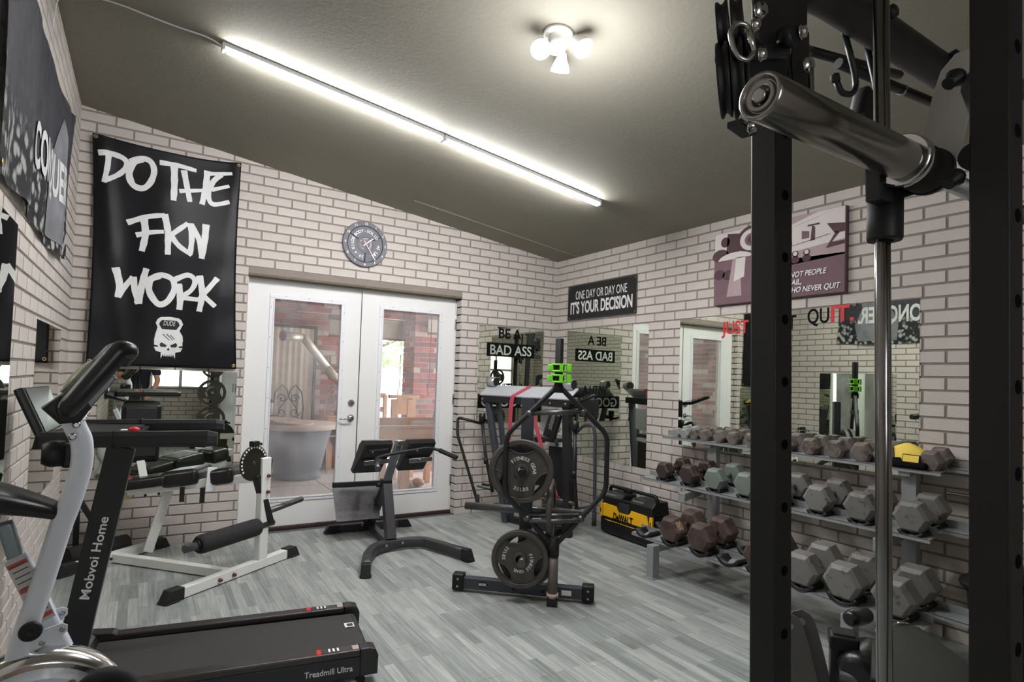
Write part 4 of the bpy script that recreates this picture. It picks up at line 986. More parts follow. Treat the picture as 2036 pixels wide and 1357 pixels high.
slab(pb, 'side_panel', (2.50, 1.25, .33), (.10, .42, .78)); slab(pb, 'leg', (1.99, 1.28, .29), (.11, .06, .70)); slab(pb, 'seat', (2.2, 1.52, .42), (.85, .5, .04)); slab(pb, 'leg', (1.72, 1.28, .29), (.07, .06, .70)); slab(pb, 'back_rail', (2.2, 1.78, .62), (.9, .05, .4))
for nme, c, d, rz, m, lb, grp in (('cushion', (2.33, 1.56, .62), (.42, .14, .36), .3, mat('mauve_cushion_cloth', (196, 176, 172), .9, var=.15, scale=9), 'faded mauve cushion propped on the pine bench', 'a'), ('cushion', (2.62, 1.62, .70), (.16, .34, .48), .1, mat('leaf_print_cloth', (128, 128, 120), .9, var=.6, scale=22), 'grey leaf-print cushion at the right end of the pine bench', 'b')):
    gg = G(); gg.box(c, d, Matrix.Rotation(rz, 3, 'Z') @ Matrix.Rotation(.35, 3, 'X'), bev=.06, seg=4); tag(recentre(gg.ob(nme, m)), lb, 'cushion')
pd2 = thing('pine_side_chair', 'pine armchair with leaf-print cushion, right of the wicker fire table', 'chair', (2.0, 3.55, ZP))
slab(pd2, 'side_rail', (1.95, 3.45, .64), (.60, .05, .10)); slab(pd2, 'arm', (1.95, 3.45, .71), (.62, .10, .03)); slab(pd2, 'seat', (2.0, 3.62, .46), (.55, .4, .10))
for x in (1.70, 2.22):
    for y in (3.45, 3.82): slab(pd2, 'leg', (x, y, .30), (.08, .06, .72))
slab(pd2, 'cushion', (2.0, 3.6, .56), (.5, .36, .10), m=mat('leaf_print_cloth2', (150, 148, 136), .9, var=.6, scale=22))
sh = thing('fluffy_slippers', 'pair of fluffy tan slippers on the patio under the bench', 'slippers', (2.3, 1.75, ZP))
MFL = mat('fluffy_tan', (190, 164, 150), .95, var=.25, scale=30, bump=.8)
for x in (2.22, 2.38): G().sphere((x, 1.75, ZP + .055), .07, 16, (1.1, 1.6, .75)).ob('slipper', MFL, sh)
pw = thing('pine_rack', 'slatted pine rack partly visible at the left edge of the right door glass', 'rack', (2.14, 3.4, ZP))
for z in (.35, .6, .85, 1.05): slab(pw, 'slat', (2.18, 2.9, z), (.30, .04, .07))
for x in (2.06, 2.32): slab(pw, 'upright', (x, 2.88, .5), (.05, .05, 1.12))
# ================================================================== TREADMILL
ta = -.148; te = V((math.cos(ta), math.sin(ta), 0)); tp = V((-math.sin(ta), math.cos(ta), 0)); TO = V((.312, -2.362, 0)); ZU = V((0, 0, 1))
tL = lambda s, y, z: TO + te * s + tp * y + ZU * z
tm = thing('treadmill', 'black folding treadmill with long handrails, lying flat across the left of the floor', 'treadmill', tL(-.6, 0, 0), 0)
MDECK = mat('treadmill_belt', (50, 49, 48), .75, var=.06, scale=60, bump=.25, bscale=260)
MRAIL = mat('treadmill_rail', (60, 56, 55), .3, .3, var=.05); MTB = mat('treadmill_black', (28, 28, 29), .38, var=.06)
G().hexa([tL(-1.16, -.205, .10), tL(-.03, -.205, .085), tL(-.03, .205, .085), tL(-1.16, .205, .10), tL(-1.16, -.205, .128), tL(-.045, -.205, .118), tL(-.045, .205, .118), tL(-1.16, .205, .128)], .006).ob('running_belt', MDECK, tm)
G().cyl(tL(-.045, -.205, .094), tL(-.045, .205, .094), .024, 20).ob('roller', MDECK, tm)
for sd in (-1, 1):
    G().hexa([tL(-1.18, sd * .245 - .030, .118), tL(-.075, sd * .245 - .030, .118), tL(-.075, sd * .245 + .030, .118), tL(-1.18, sd * .245 + .030, .118), tL(-1.18, sd * .245 - .030, .148), tL(-.075, sd * .245 - .030, .148), tL(-.075, sd * .245 + .030, .148), tL(-1.18, sd * .245 + .030, .148)], .008).ob('side_rail', MRAIL, tm)
    G().box(tL(-.61, sd * .258, .075), (1.10, .032, .09), ta, bev=.005).ob('side_skirt', MTB, tm)
    G().ngon([tL(-.078, sd * .245 - .036, .035), tL(0, sd * .245 - .036, .035), tL(.002, sd * .245 - .036, .115), tL(-.012, sd * .245 - .036, .145), tL(-.04, sd * .245 - .036, .153), tL(-.078, sd * .245 - .036, .153)], .072, tp, bev=.008).ob('end_cap', MTB, tm)
    G().box(tL(-.095, sd * .245, .1495), (.028, .04, .001), ta).ob('label_plate', mat('label_pale', (176, 160, 150), .5), tm)
    G().box(tL(-.20, sd * .245, .149), (.07, .042, .0012), ta).ob('warning_label', mat('label_dark', (56, 50, 50), .5), tm)
    G().box(tL(-.25, sd * .245, .1492), (.018, .042, .0014), ta).ob('warning_label', MRED, tm, label='red end of the warning label')
    for k in range(3): G().box(tL(-.17 - .018 * k, sd * .245, .1505), (.008, .03, .0006), ta).ob('label_mark', MTXTW, tm)
    G().cyl(tL(-.07, sd * .245, 0.018) - tp * .03, tL(-.07, sd * .245, .018) + tp * .03, .018, 14).ob('foot', MRUB, tm)
g = G(); g.ngon([tL(-1.36, -.28, .03), tL(-1.16, -.28, .03), tL(-1.13, -.28, .12), tL(-1.15, -.28, .155), tL(-1.22, -.28, .19), tL(-1.33, -.28, .19), tL(-1.37, -.28, .14)], .56, tp, bev=.012); g.ob('motor_hood', MTB, tm)
for s_, (x, y) in enumerate(((-1.12, -.245), (-1.12, .245))): G().ngon([tL(x - .05, y - .032, .146), tL(x + .05, y - .032, .146), tL(x + .03, y - .032, .158), tL(x - .05, y - .032, .164)], .064, tp, bev=.004).ob('rail_cap', MRAIL, tm)
text('lettering', 'Treadmill Ultra', tL(-.308, -.2745, .062), te, ZU, .024, MTXTW, tm, width=.20, bold=.01)
g = G(); g.box(tL(-.075, .06, .1215), (.045, .05, .0006), ta); g.ob('belt_logo', MTXTW, tm); G().box(tL(-.072, .06, .122), (.028, .03, .0006), ta).ob('belt_logo', MDECK, tm, label='dark centre of the belt logo')
for sd in (-1, 1):
    G().beam(tL(-1.165 if sd < 0 else -1.255, sd * .29, .06), tL(-1.005 if sd < 0 else -1.10, sd * .29, 1.045), .030, .092, up=te, bev=.004).ob('upright', MTB, tm)
    # octagonal handrail
    y = sd * .29
    def oc(s, k=1., dz=0): return [tL(s, y + a * k, 1.075 + dz + b * k) for a, b in ((-.026, -.016), (-.016, -.032), (.016, -.032), (.026, -.016), (.026, .014), (.014, .030), (-.014, .030), (-.026, .014))]
    g = G(); A = oc(-1.255, .9); B = oc(-.715); Cc = oc(-.68, .78, -.002)
    g._add(A + B + Cc, [tuple(range(8))[::-1], tuple(range(16, 24))] + [(i, (i + 1) % 8, 8 + (i + 1) % 8, 8 + i) for i in range(8)] + [(8 + i, 8 + (i + 1) % 8, 16 + (i + 1) % 8, 16 + i) for i in range(8)])
    g.ob('handrail', MTB, tm)
    G().box(tL(-1.03, y, 1.075), (.004, .055, .064), ta).ob('rail_seam', MPLAST, tm)
G().ngon([tL(-1.28, -.30, 1.04), tL(-1.00, -.30, 1.045), tL(-.99, -.30, 1.075), tL(-1.27, -.30, 1.09)], .60, tp, bev=.008).ob('console_tray', MPLAST, tm)
G().box(tL(-1.10, .0, 1.088), (.20, .34, .004), ta).ob('control_panel', mat('panel_dark', (44, 45, 46), .3), tm)
G().box(tL(-1.03, -.09, 1.091), (.03, .05, .002), ta).ob('panel_mark', MTXTW, tm)
sk = G().lathe([(0, 0), (.018, 0), (.022, .012), (.012, .02), (0, .022)], tL(-.995, -.12, 1.085), ZU, 14).ob('safety_key', MRED, tm)
G().tube([tL(-.99, -.12, 1.09), tL(-.975, -.13, 1.082), tL(-.97, -.14, 1.055)], .006, 8).ob('key_tag', MRED, sk)
g = G(); P = [tL(-1.25, -.26, 1.09), tL(-1.32, .26, 1.08), tL(-1.385, .26, 1.255), tL(-1.325, -.26, 1.262)]; nb = (P[1] - P[0]).cross(P[3] - P[0]).normalized()
g.ngon(P, .032, -nb if nb.x > 0 else nb, bev=.010); g.ob('display_board', MTB, tm)
Q = [p + (V((0, 0, 0)) + (sum(P, V()) / 4 - p) * .08) + (nb if nb.x > 0 else -nb) * .0015 for p in P]; G().ngon(Q, .001, nb if nb.x > 0 else -nb).ob('display_glass', mat('smudged_screen', (92, 94, 92), .25, var=.35, scale=5), tm)
# lettering along the near upright (reads upwards)
ud = (tL(-1.005, 0, 1.045) - tL(-1.165, 0, .06)).normalized(); base = tL(-1.165, -.306, .06)
text('lettering', 'Mobvoi Home', base + ud * .44 + (te - ud * te.dot(ud)).normalized() * .016, ud, -(te - ud * te.dot(ud)).normalized(), .030, MTXTW, tm, width=.30, bold=.012)

# ================================================================== EXERCISE BIKE (left edge)
bd = V((.995, .0998, 0)); bn = V((.0998, -.995, 0)); BO = V((-.87, -3.15, 0))      # bn points towards the camera side
bL = lambda s, z, y=0: BO + bd * s + bn * y + ZU * z
bk = thing('exercise_bike', 'white folding exercise bike with black handlebar, at the left edge of the photo', 'exercise bike', bL(.0, 0), 0)
cpts = [(-.17, .02), (-.11, .33), (-.056, .534), (-.031, .644), (-.002, .763), (.030, .906), (.048, .971), (.068, 1.066), (.067, 1.135), (.050, 1.18), (.032, 1.23)]
bm = bmesh.new(); rings = []
sm = []
for i in range(len(cpts) - 1):
    p0, p1, p2, p3 = cpts[max(i - 1, 0)], cpts[i], cpts[i + 1], cpts[min(i + 2, len(cpts) - 1)]
    for k in range(5):
        t = k / 5; sm.append(tuple(.5 * (2 * p1[a] + (p2[a] - p0[a]) * t + (2 * p0[a] - 5 * p1[a] + 4 * p2[a] - p3[a]) * t * t + (3 * p1[a] - p0[a] - 3 * p2[a] + p3[a]) * t ** 3) for a in (0, 1)))
sm.append(cpts[-1])
for i, p in enumerate(sm):
    q = sm[min(i + 1, len(sm) - 1)]; o = sm[max(i - 1, 0)]; d = V((q[0] - o[0], q[1] - o[1])).normalized(); nx_, nz2 = -d.y, d.x; ring = []
    for k in range(20):
        a = 2 * PI * k / 20; ca_, sa_ = math.cos(a), math.sin(a); pw_ = .62
        u_ = .0265 * math.copysign(abs(ca_) ** pw_, ca_); v_ = .030 * math.copysign(abs(sa_) ** pw_, sa_)
        ring.append(bm.verts.new(bL(p[0] + nx_ * u_, p[1] + nz2 * u_, v_)))
    rings.append(ring)
for A, B in zip(rings, rings[1:]):
    for k in range(20): bm.faces.new((A[k], A[(k + 1) % 20], B[(k + 1) % 20], B[k])).smooth = True
bm.faces.new(rings[0]); bm.faces.new(rings[-1])
g = G(); g.bm.free(); g.bm = bm; g.ob('handlebar_post', MBIKE, bk)
# rear tube, saddle post and floor bars
G().beam(bL(.26, .05, -.03), bL(-.062, .84, -.03), .050, .055, up=bn, bev=.010).ob('seat_tube', MBIKE, bk)
G().beam(bL(-.058, .825, -.03), bL(-.088, .93, -.03), .034, .040, up=bn, bev=.008).ob('saddle_post', mat('steel_blue_grey', (140, 152, 156), .35, .4), bk)
ax = (bL(-.062, .84, -.03) - bL(.26, .05, -.03)).normalized()
c0 = bL(-.028, .757, -.0005); sd = bn.cross(ax).normalized(); sd = sd if sd.dot(bd) > 0 else -sd
G().hexa([c0 - ax * .10 - sd * .023, c0 - ax * .10 + sd * .023, c0 + ax * .085 + sd * .023, c0 + ax * .085 - sd * .023] + [c0 + bn * .0015 - ax * .10 - sd * .023, c0 + bn * .0015 - ax * .10 + sd * .023, c0 + bn * .0015 + ax * .085 + sd * .023, c0 + bn * .0015 + ax * .085 - sd * .023]).ob('warning_label', mat('label_grey', (188, 186, 184), .5), bk)
for k in (-.085, -.0, .072): G().box(c0 + ax * k + bn * .002, (.042, .001, .012), Matrix((bd, bn, ZU)).transposed() @ Matrix.Rotation(-.43, 3, 'Y')).ob('label_stripe', mat('label_red', (180, 82, 70), .5), bk)
for k in range(9): G().box(c0 + ax * (-.07 + .016 * k + (.012 if k > 3 else 0)) + bn * .002, (.034, .001, .003), Matrix((bd, bn, ZU)).transposed() @ Matrix.Rotation(-.43, 3, 'Y')).ob('label_line', MDSTEEL, bk)
for s_, z in ((-.17, .03), (.27, .03)):
    G().tube([bL(s_, z, -.22), bL(s_, z, .22)], .028, 14).ob('floor_bar', MBIKE, bk)
    for y in (-.22, .22): G().tube([bL(s_, z, y - .02), bL(s_, z, y + .02)], .030, 14).ob('end_cap', MRUB, bk)
# pivot and brackets
G().lathe([(0, 0), (.024, 0), (.026, .006), (.022, .012), (.010, .013), (0, .010)], bL(-.020, .655, .031), bn, 22).ob('pivot_cap', MPLAST, bk)
for y, dz in ((.034, 0), (-.034, .02)):
    G().ngon([bL(-.02, .600 + dz, y), bL(.045, .628 + dz, y), bL(.058, .640 + dz, y), bL(.058, .655 + dz, y), bL(.045, .662 + dz, y), bL(.01, .655 + dz, y), bL(-.02, .64 + dz, y)], .004, bn).ob('bracket', MBIKE, bk)
    bolts(bk, [bL(.046, .646 + dz, y + .004), bL(.005, .620 + dz, y + .004)], bn, .007, .004)
# flywheel cover: white disc, chrome rim
fc2 = bL(-.01, .365, .0); 
G().lathe([(0, -.055), (.17, -.055), (.205, -.045), (.212, -.02), (.212, .02), (.205, .045), (.17, .055), (0, .06)], fc2, bn, 56).ob('wheel_cover', MBIKE, bk)
G().lathe([(.206, -.050), (.224, -.040), (.232, 0), (.224, .040), (.206, .050), (.195, .052), (.206, .030), (.206, -.03), (.195, -.052)], fc2, bn, 64).ob('chrome_rim', MCHROME, bk)
for a in (20, 60, 110): G().cyl(fc2 + (bd * math.cos(math.radians(a)) + ZU * math.sin(math.radians(a))) * .165 + bn * .052, fc2 + (bd * math.cos(math.radians(a)) + ZU * math.sin(math.radians(a))) * .165 + bn * .060, .009, 12).ob('screw_plug', mat('tan_plug', (150, 136, 118), .5), bk)
G().lathe([(0, .05), (.055, .05), (.060, .075), (.045, .085), (0, .085)], fc2 + bd * .02, bn, 28).ob('crank_hub', MPLAST, bk)
G().beam(fc2 + bd * .02 + bn * .08, fc2 + bd * .02 + bn * .085 + bd * .12 + ZU * .10, .024, .014, up=bn).ob('crank', MPLAST, bk)
G().box(fc2 + bd * .15 + ZU * .115 + bn * .13, (.10, .085, .03), Matrix((bd, bn, ZU)).transposed(), bev=.008).ob('pedal', MPLAST, bk)
G().tube(arc(fc2 + bd * .15 + ZU * .115 + bn * .13, bd, ZU, .06, .3, PI - .3, 10), .02, 8).ob('pedal_strap', MRUB, bk)
# resistance knob box behind the post
G().lathe([(0, 0), (.035, 0), (.036, .03), (.032, .04), (.026, .05), (0, .05)], bL(.030, 1.105, -.02), -bd, 24).ob('tension_knob', MPLAST, bk)
G().box(bL(.055, 1.10, -.02), (.06, .055, .065), Matrix((bd, bn, ZU)).transposed(), bev=.008).ob('knob_housing', MPLAST, bk)
bolts(bk, [bL(.052, 1.187, .028), bL(.045, 1.155, .029)], bn, .010, .01)
bolts(bk, [bL(.068, 1.205, .012), bL(.074, 1.217, -.01)], bn, .009, .012, MCHROME)
# handlebar head: two thick curved grips side by side with the meter between them
hd = G(); hd.ngon([bL(-.025, 1.232, -.05), bL(.015, 1.190, -.05), bL(.060, 1.195, -.05), bL(.085, 1.235, -.05), bL(.05, 1.30, -.05), bL(.01, 1.262, -.05)], .10, bn, bev=.010); hd.ob('meter_mount', MPLAST, bk)
for y in (-.085, .085):
    cur = fillet([bL(.035, 1.225, y * .5), bL(.030, 1.232, y), bL(.075, 1.300, y), bL(.138, 1.392, y), bL(.162, 1.392, y * .95), bL(.150, 1.365, y * .5)], .035, 6)
    n_ = len(cur); G().tube(cur, [.021 + .008 * math.sin(PI * i / (n_ - 1)) for i in range(n_)], 16).ob('handlebar_grip', MVINYL, bk)
G().tube([bL(.158, 1.378, -.07), bL(.158, 1.378, .07)], .018, 12).ob('cross_grip', MVINYL, bk)
mt = G(); mt.hexa([bL(.030, 1.240, -.055), bL(.030, 1.240, .055), bL(.105, 1.345, .055), bL(.105, 1.345, -.055), bL(.012, 1.262, -.060), bL(.012, 1.262, .060), bL(.086, 1.372, .060), bL(.086, 1.372, -.060)], .012, 3)
mo = mt.ob('meter', MPLAST, bk); nm = (-bd * .80 + ZU * .6).normalized()
G().sphere(bL(.048, 1.318), .05, 18, (1.15, .95, .24), Matrix(((bd * .6 + ZU * .8).normalized(), bn, nm)).transposed()).ob('meter_face', mat('meter_bezel', (172, 166, 146), .3, .2), mo)
G().beam(bL(.065, 1.225, .045), bL(.13, 1.32, .045), .018, .006, up=bn).ob('side_strip', MDSTEEL, bk)
# saddle
bm = bmesh.new(); rings = []
for i in range(15):
    t = i / 14; s_ = -.165 + .222 * t; w_ = .100 * (1 - t) ** .55 * (1 if t > .06 else .75) + .018 if t < .999 else .010; w_ = max(w_, .012); top = 1.050 - .098 * t ** 1.3 - (.012 if t < .1 else 0) + (.0); bot = top - .085 * (1 - .55 * t); ring = []
    for k in range(16):
        a = 2 * PI * k / 16; ring.append(bm.verts.new(bL(s_, (top + bot) / 2 + (top - bot) / 2 * math.copysign(abs(math.sin(a)) ** .7, math.sin(a)), -.03 + w_ * math.copysign(abs(math.cos(a)) ** .75, math.cos(a)))))
    rings.append(ring)
for A, B in zip(rings, rings[1:]):
    for k in range(16): bm.faces.new((A[k], A[(k + 1) % 16], B[(k + 1) % 16], B[k])).smooth = True
bm.faces.new(rings[0]); bm.faces.new(rings[-1]); g = G(); g.bm.free(); g.bm = bm; g.ob('saddle', MVINYL, bk)
# foam roller and black strut in the far left corner
fr = thing('foam_roller', 'black foam roller lying on the floor in the far left corner', 'roller', (-.85, -.1, 0))
G().cyl((-1.05, -.33, .066), (-.72, -.10, .066), .066, 28).ob('roller', MFOAM, fr)
stt = thing('folded_stand', 'black tubular stand leaning in the far left corner behind the treadmill', 'stand', (-1.0, -.1, 0))
G().beam((-1.02, -.10, .42), (-.86, -.10, .13), .035, .035).ob('strut', MBLACK, stt); G().beam((-1.02, -.10, .40), (-1.02, -.06, 0.0), .035, .035).ob('strut', MBLACK, stt)
# ================================================================== WHITE LEG CURL BENCH
wb_ = thing('leg_curl_bench', 'white steel leg curl bench with black vinyl pads, by the patio door', 'weight bench', (-.25, -.75, 0))
A = V((-.43, -1.225, .035)); B = V((.265, -.71, .035)); fd = (B - A).normalized(); Rm = V((-.99, -.45, .035)); Rr = V((-.555, -.10, .035)); W = V((.072, -.856, 0))
def foot(a, d, root, m=MRUB, w_=.066, h_=.072, l=.11):
    """tapered rubber end cap with a flared base"""
    a = V(a); d = V(d).normalized(); s = d.cross(ZU).normalized(); a0 = V((a.x, a.y, 0))
    G().hexa([a0 - s * w_ / 2, a0 + d * (l + .02) - s * w_ / 2, a0 + d * (l + .02) + s * w_ / 2, a0 + s * w_ / 2] + [a0 - s * w_ / 2 + ZU * h_, a0 + d * (l - .02) - s * w_ / 2 + ZU * h_, a0 + d * (l - .02) + s * w_ / 2 + ZU * h_, a0 + s * w_ / 2 + ZU * h_], .005).ob('foot_cap', m, root)
    G().box(a0 + d * (l * .72) + ZU * .005, (l * .75, w_ + .014, .010), math.atan2(d.y, d.x), bev=.002).ob('foot_pad', m, root)
G().beam(A, B, .058, .058).ob('front_base', MWHITE, wb_); foot(A + fd * .01, -fd, wb_); foot(B - fd * .01, fd, wb_)
rd = (Rr - Rm).normalized(); G().beam(Rm, Rr, .058, .058).ob('rear_base', MWHITE, wb_); foot(Rm, -rd, wb_); foot(Rr, rd, wb_)
S0 = V((-.80, -.29, .035)); S1 = V((-.13, -1.0, .035)); G().beam(S0, S1, .055, .055).ob('spine', MWHITE, wb_)
G().box(S0 + V((.01, -.03, .0)), (.12, .012, .075), math.atan2(rd.y, rd.x)).ob('gusset_plate', MWHITE, wb_)
G().beam((-.585, -.31, .05), (-.475, -.31, .47), .062, .062, up=(1, 0, 0)).ob('rear_upright', MWHITE, wb_)
G().beam(V((-.80, -.22, .46)), V((.055, -.73, .60)), .055, .058).ob('seat_beam', MWHITE, wb_)
G().box((-.76, -.25, .445), (.10, .06, .05), -.54, bev=.004).ob('taped_end', mat('yellowed_tape', (206, 176, 116), .5, var=.2), wb_)
G().beam(W + ZU * .05, W + ZU * .755, .050, .080, up=fd, bev=.008).ob('front_upright', MWHITE, wb_)
G().cyl(W + ZU * .752 - fd * .038, W + ZU * .752 + fd * .038, .026, 16).ob('top_cap', MWHITE, wb_) if False else None
fn_ = V((fd.y, -fd.x, 0))       # towards the camera
bolts(wb_, [W + ZU * .63 + fn_ * .026 + fd * .01, W + ZU * .52 + fn_ * .026 + fd * .01, A + fd * .26 + fn_ * .03, A + fd * .37 + fn_ * .03], fn_, .012, .022, mat('rusty_bolt', (110, 62, 60), .5, .4))
bolts(wb_, [S0 + V((.0, -.06, 0)), V((-.62, -.395, .46)), V((-.54, -.445, .475))], fn_, .010, .01, MPLAST)
# pads
def pad(name, c, d, R, bev, m=MVINYL, seg=4): return G().box(c, d, R, bev=bev, seg=seg).ob(name, m, wb_)
ang = math.atan2(-.51, .855); Rp = Matrix.Rotation(ang, 3, 'Z') @ Matrix.Rotation(-.16, 3, 'Y')
pad('seat_pad', (-.575, -.30, .545), (.30, .26, .075), Rp, .03)
pad('thigh_pad', (-.365, -.395, .580), (.26, .27, .115), Rp, .045)
pad('thigh_pad', (-.12, -.545, .602), (.17, .25, .115), Rp, .045)
G().beam((-.235, -.60, .50), (-.225, -.59, .66), .035, .06).ob('pad_bracket', MWHITE2, wb_)
for x, y in ((-.40, -.47), (-.28, -.55)): G().box((x, y - .03, .47), (.03, .03, .10)).ob('bracket', MBLACK, wb_)
G().lathe([(0, -.012), (.026, -.012), (.030, 0), (.026, .012), (0, .012)], (-.715, -.32, .545), fn_, 20).ob('knob', MRED, wb_); G().cyl((-.70, -.30, .53), (-.72, -.34, .50), .012, 10).ob('knob_stem', MRED, wb_)
Rb = Matrix.Rotation(.18, 3, 'X')
g = G(); g.box((-.665, -.235, .875), (.245, .055, .43), Rb, bev=.055, seg=5); g.ob('backrest', MVINYL, wb_)
g = G(); g.box((-.665, -.265, .885), (.19, .018, .36), Rb, bev=.04, seg=4); g.ob('backrest_panel', mat('soft_vinyl', (44, 43, 44), .45, bump=.15), wb_)
G().beam((-.665, -.20, .72), (-.62, -.26, .50), .05, .03, up=(0, 1, 0)).ob('backrest_bar', MWHITE, wb_)
# indexed disc, lever arm and foam roller
dc = V((-.008, -.915, .728)); 
G().lathe([(0, -.004), (.118, -.004), (.120, 0), (.118, .004), (0, .004)], dc, fn_, 48).ob('index_disc', mat('smoked_steel', (72, 70, 60), .35, .8, var=.25, scale=9), wb_)
g = G()
for k in range(20):
    a = math.radians(-40 + k * 13.2) 
    g.lathe([(0, .0045), (.0075, .0045), (.0075, .0052), (0, .0052)], dc + (fd * math.cos(a) + ZU * math.sin(a)) * .105, fn_, 8)
g.ob('index_hole', MTXTW, wb_)
G().lathe([(.012, .004), (.012, .010), (.007, .010), (.007, .004)], dc, fn_, 14).ob('hub', MSTEEL, wb_)
G().beam(dc - fn_ * .035, W + ZU * .728 - fn_ * .01, .035, .05).ob('axle_mount', MWHITE, wb_)
G().box(dc + ZU * .128 + fd * .0, (.055, .04, .035), math.atan2(fd.y, fd.x), bev=.003).ob('pop_pin_block', MBLACK, wb_)
G().tube([dc + ZU * .13 + fd * .03, dc + ZU * .12 + fd * .065], .009, 10).ob('pop_pin', MPLAST, wb_)
ae = V((.125, -.835, .295)); G().beam(dc + fd * .045 - ZU * .09 - fn_ * .012, ae - fn_ * .0, .048, .048, up=fd, bev=.004).ob('lever_arm', MBLACK, wb_)
r0 = V((.150, -.815, .295)); r1 = V((-.415, -1.225, .285)); rdv = (r1 - r0).normalized(); L_ = (r1 - r0).length
G().cyl(r0, r1, .024, 18).ob('roller_bar', MDSTEEL, wb_)
G().lathe([(0, .13), (.045, .13), (.056, .145), (.058, .17), (.058, L_ - .13), (.056, L_ - .105), (.045, L_ - .09), (0, L_ - .09)], r0, rdv, 28).ob('foam_sleeve', MFOAM, wb_)
G().lathe([(.026, L_ - .092), (.034, L_ - .092), (.034, L_ - .075), (.026, L_ - .075)], r0, rdv, 22).ob('stop_collar', MPLAST, wb_)
G().cyl(W + ZU * .37 + fd * .0, V((.385, -.62, .40)), .021, 18).ob('plate_peg', MDSTEEL, wb_)
G().tube(fillet([W + ZU * .70 + fd * .02 - fn_ * .02, W + ZU * .735 + fd * .085 - fn_ * .03, W + ZU * .60 + fd * .06 - fn_ * .03, W + ZU * .40 + fd * .03 - fn_ * .02], .02), .018, 12).ob('rear_lever', MBLACK, wb_)

# ================================================================== HYPEREXTENSION BENCH
hy = thing('back_extension_bench', 'charcoal back extension bench with two thigh pads, in front of the patio door', 'exercise bench', (1.05, -.75, 0))
MHY = mat('speckled_charcoal', (56, 56, 59), .45, .15, var=.16, scale=80, bump=.1, bscale=300)
a0, b0 = V((.80, -.185, .035)), V((1.33, -.215, .035)); dd = (b0 - a0).normalized(); G().beam(a0, b0, .055, .06).ob('rear_base', MHY, hy); foot(a0 + dd * .01, -dd, hy, m=MPLAST, w_=.06, h_=.068); foot(b0 - dd * .01, dd, hy, m=MPLAST, w_=.06, h_=.068)
G().beam((1.07, -.20, .045), (1.01, -.88, .045), .05, .05).ob('spine', MHY, hy)
U = fillet([(.668, -1.30, .05), (.75, -1.08, .05), (.865, -.91, .05), (.99, -.862, .05), (1.12, -.85, .05), (1.27, -.88, .05), (1.34, -1.08, .05), (1.42, -1.30, .05)], .12, 6)
bm = bmesh.new(); prev = None; rings = []
for i, p in enumerate(U):
    t = (U[min(i + 1, len(U) - 1)] - U[max(i - 1, 0)]); t.z = 0; t.normalize(); n_ = V((-t.y, t.x, 0)); rings.append([bm.verts.new(p + n_ * a * .031 + ZU * b * .034) for a, b in ((-1, -.85), (-.85, -1), (.85, -1), (1, -.85), (1, .85), (.85, 1), (-.85, 1), (-1, .85))])
for A_, B_ in zip(rings, rings[1:]):
    for k in range(8): bm.faces.new((A_[k], A_[(k + 1) % 8], B_[(k + 1) % 8], B_[k])).smooth = True
bm.faces.new(rings[0]); bm.faces.new(rings[-1]); g = G(); g.bm.free(); g.bm = bm; g.ob('curved_front_base', MHY, hy)
foot((.672, -1.29, 0), (U[0] - U[1]), hy, m=MPLAST, w_=.064, h_=.085, l=.07); foot((1.416, -1.29, 0), (U[-1] - U[-2]), hy, m=MPLAST, w_=.064, h_=.085, l=.07)
bolts(hy, [(.96, -.905, .055), (1.10, -.885, .055), (.995, -.235, .05)], (0, -1, 0), .012, .006)
G().beam((1.015, -.845, .08), (1.035, -.66, .47), .076, .062, up=(0, 1, 0)).ob('front_leg', MHY, hy)
G().beam((1.05, -.28, .07), (1.045, -.60, .45), .055, .05, up=(0, 1, 0)).ob('rear_leg', MHY, hy)
G().box((1.04, -.635, .475), (.075, .085, .07), bev=.006).ob('joint_sleeve', MPLAST, hy)
G().beam((1.04, -.63, .46), (1.125, -.66, .79), .050, .055, up=(0, 1, 0)).ob('telescoping_post', mat('worn_grey_steel', (104, 112, 114), .35, .5, var=.12), hy)
G().box((1.13, -.665, .80), (.062, .07, .045), bev=.006).ob('post_cap', MSTEEL, hy)
G().lathe([(0, 0), (.016, 0), (.020, .01), (.016, .03), (0, .03)], (.985, -.65, .47), (-1, -.2, 0), 16).ob('pop_knob', MPLAST, hy)
for x0, x1 in ((.80, 1.035), (1.175, 1.41)):
    # flat pad with a rolled top, leaning back
    g = G(); prof = [(-.035, -.15), (.022, -.15), (.028, .02), (.042, .055), (.032, .092), (-.010, .108), (-.058, .095), (-.078, .055), (-.066, .014), (-.040, -.005)]
    Rt = Matrix.Rotation(.30, 3, 'X'); cx = (x0 + x1) / 2
    def pp(x, q): return V((x, -.655, .72)) + Rt @ V((0, -q[0], q[1])) + V(((q[1]) * .28, 0, 0))
    g.ngon([pp(x0, q) for q in prof], x1 - x0, (1, 0, 0), bev=.012); g.ob('thigh_pad', MVINYL, hy)
    G().beam((x0 + .03, -.70, .655), (x1 - .0, -.70, .665), .008, .035, up=ZU).ob('pad_plate', MSTEEL, hy)
    G().beam((x0 + .06, -.715, .745), (x1 - .02, -.715, .755), .012, .022, up=ZU).ob('pad_bracket', MBLACK, hy)
    bolts(hy, [(cx - .03, -.725, .742), (cx, -.708, .662)], (0, -1, 0), .010, .012)
cur = fillet([(.855, -.93, .655), (.90, -.76, .70), (.97, -.735, .712), (1.13, -.725, .735), (1.36, -.715, .76), (1.44, -.72, .745), (1.53, -.86, .70)], .04, 5)
G().tube(cur, .013, 14).ob('handlebar', MBLACK, hy)
G().cyl((.845, -.965, .65), (.90, -.79, .692), .020, 18).ob('hand_grip', MDSTEEL, hy); G().cyl((1.455, -.745, .738), (1.535, -.90, .695), .019, 18).ob('hand_grip', MFOAM, hy)
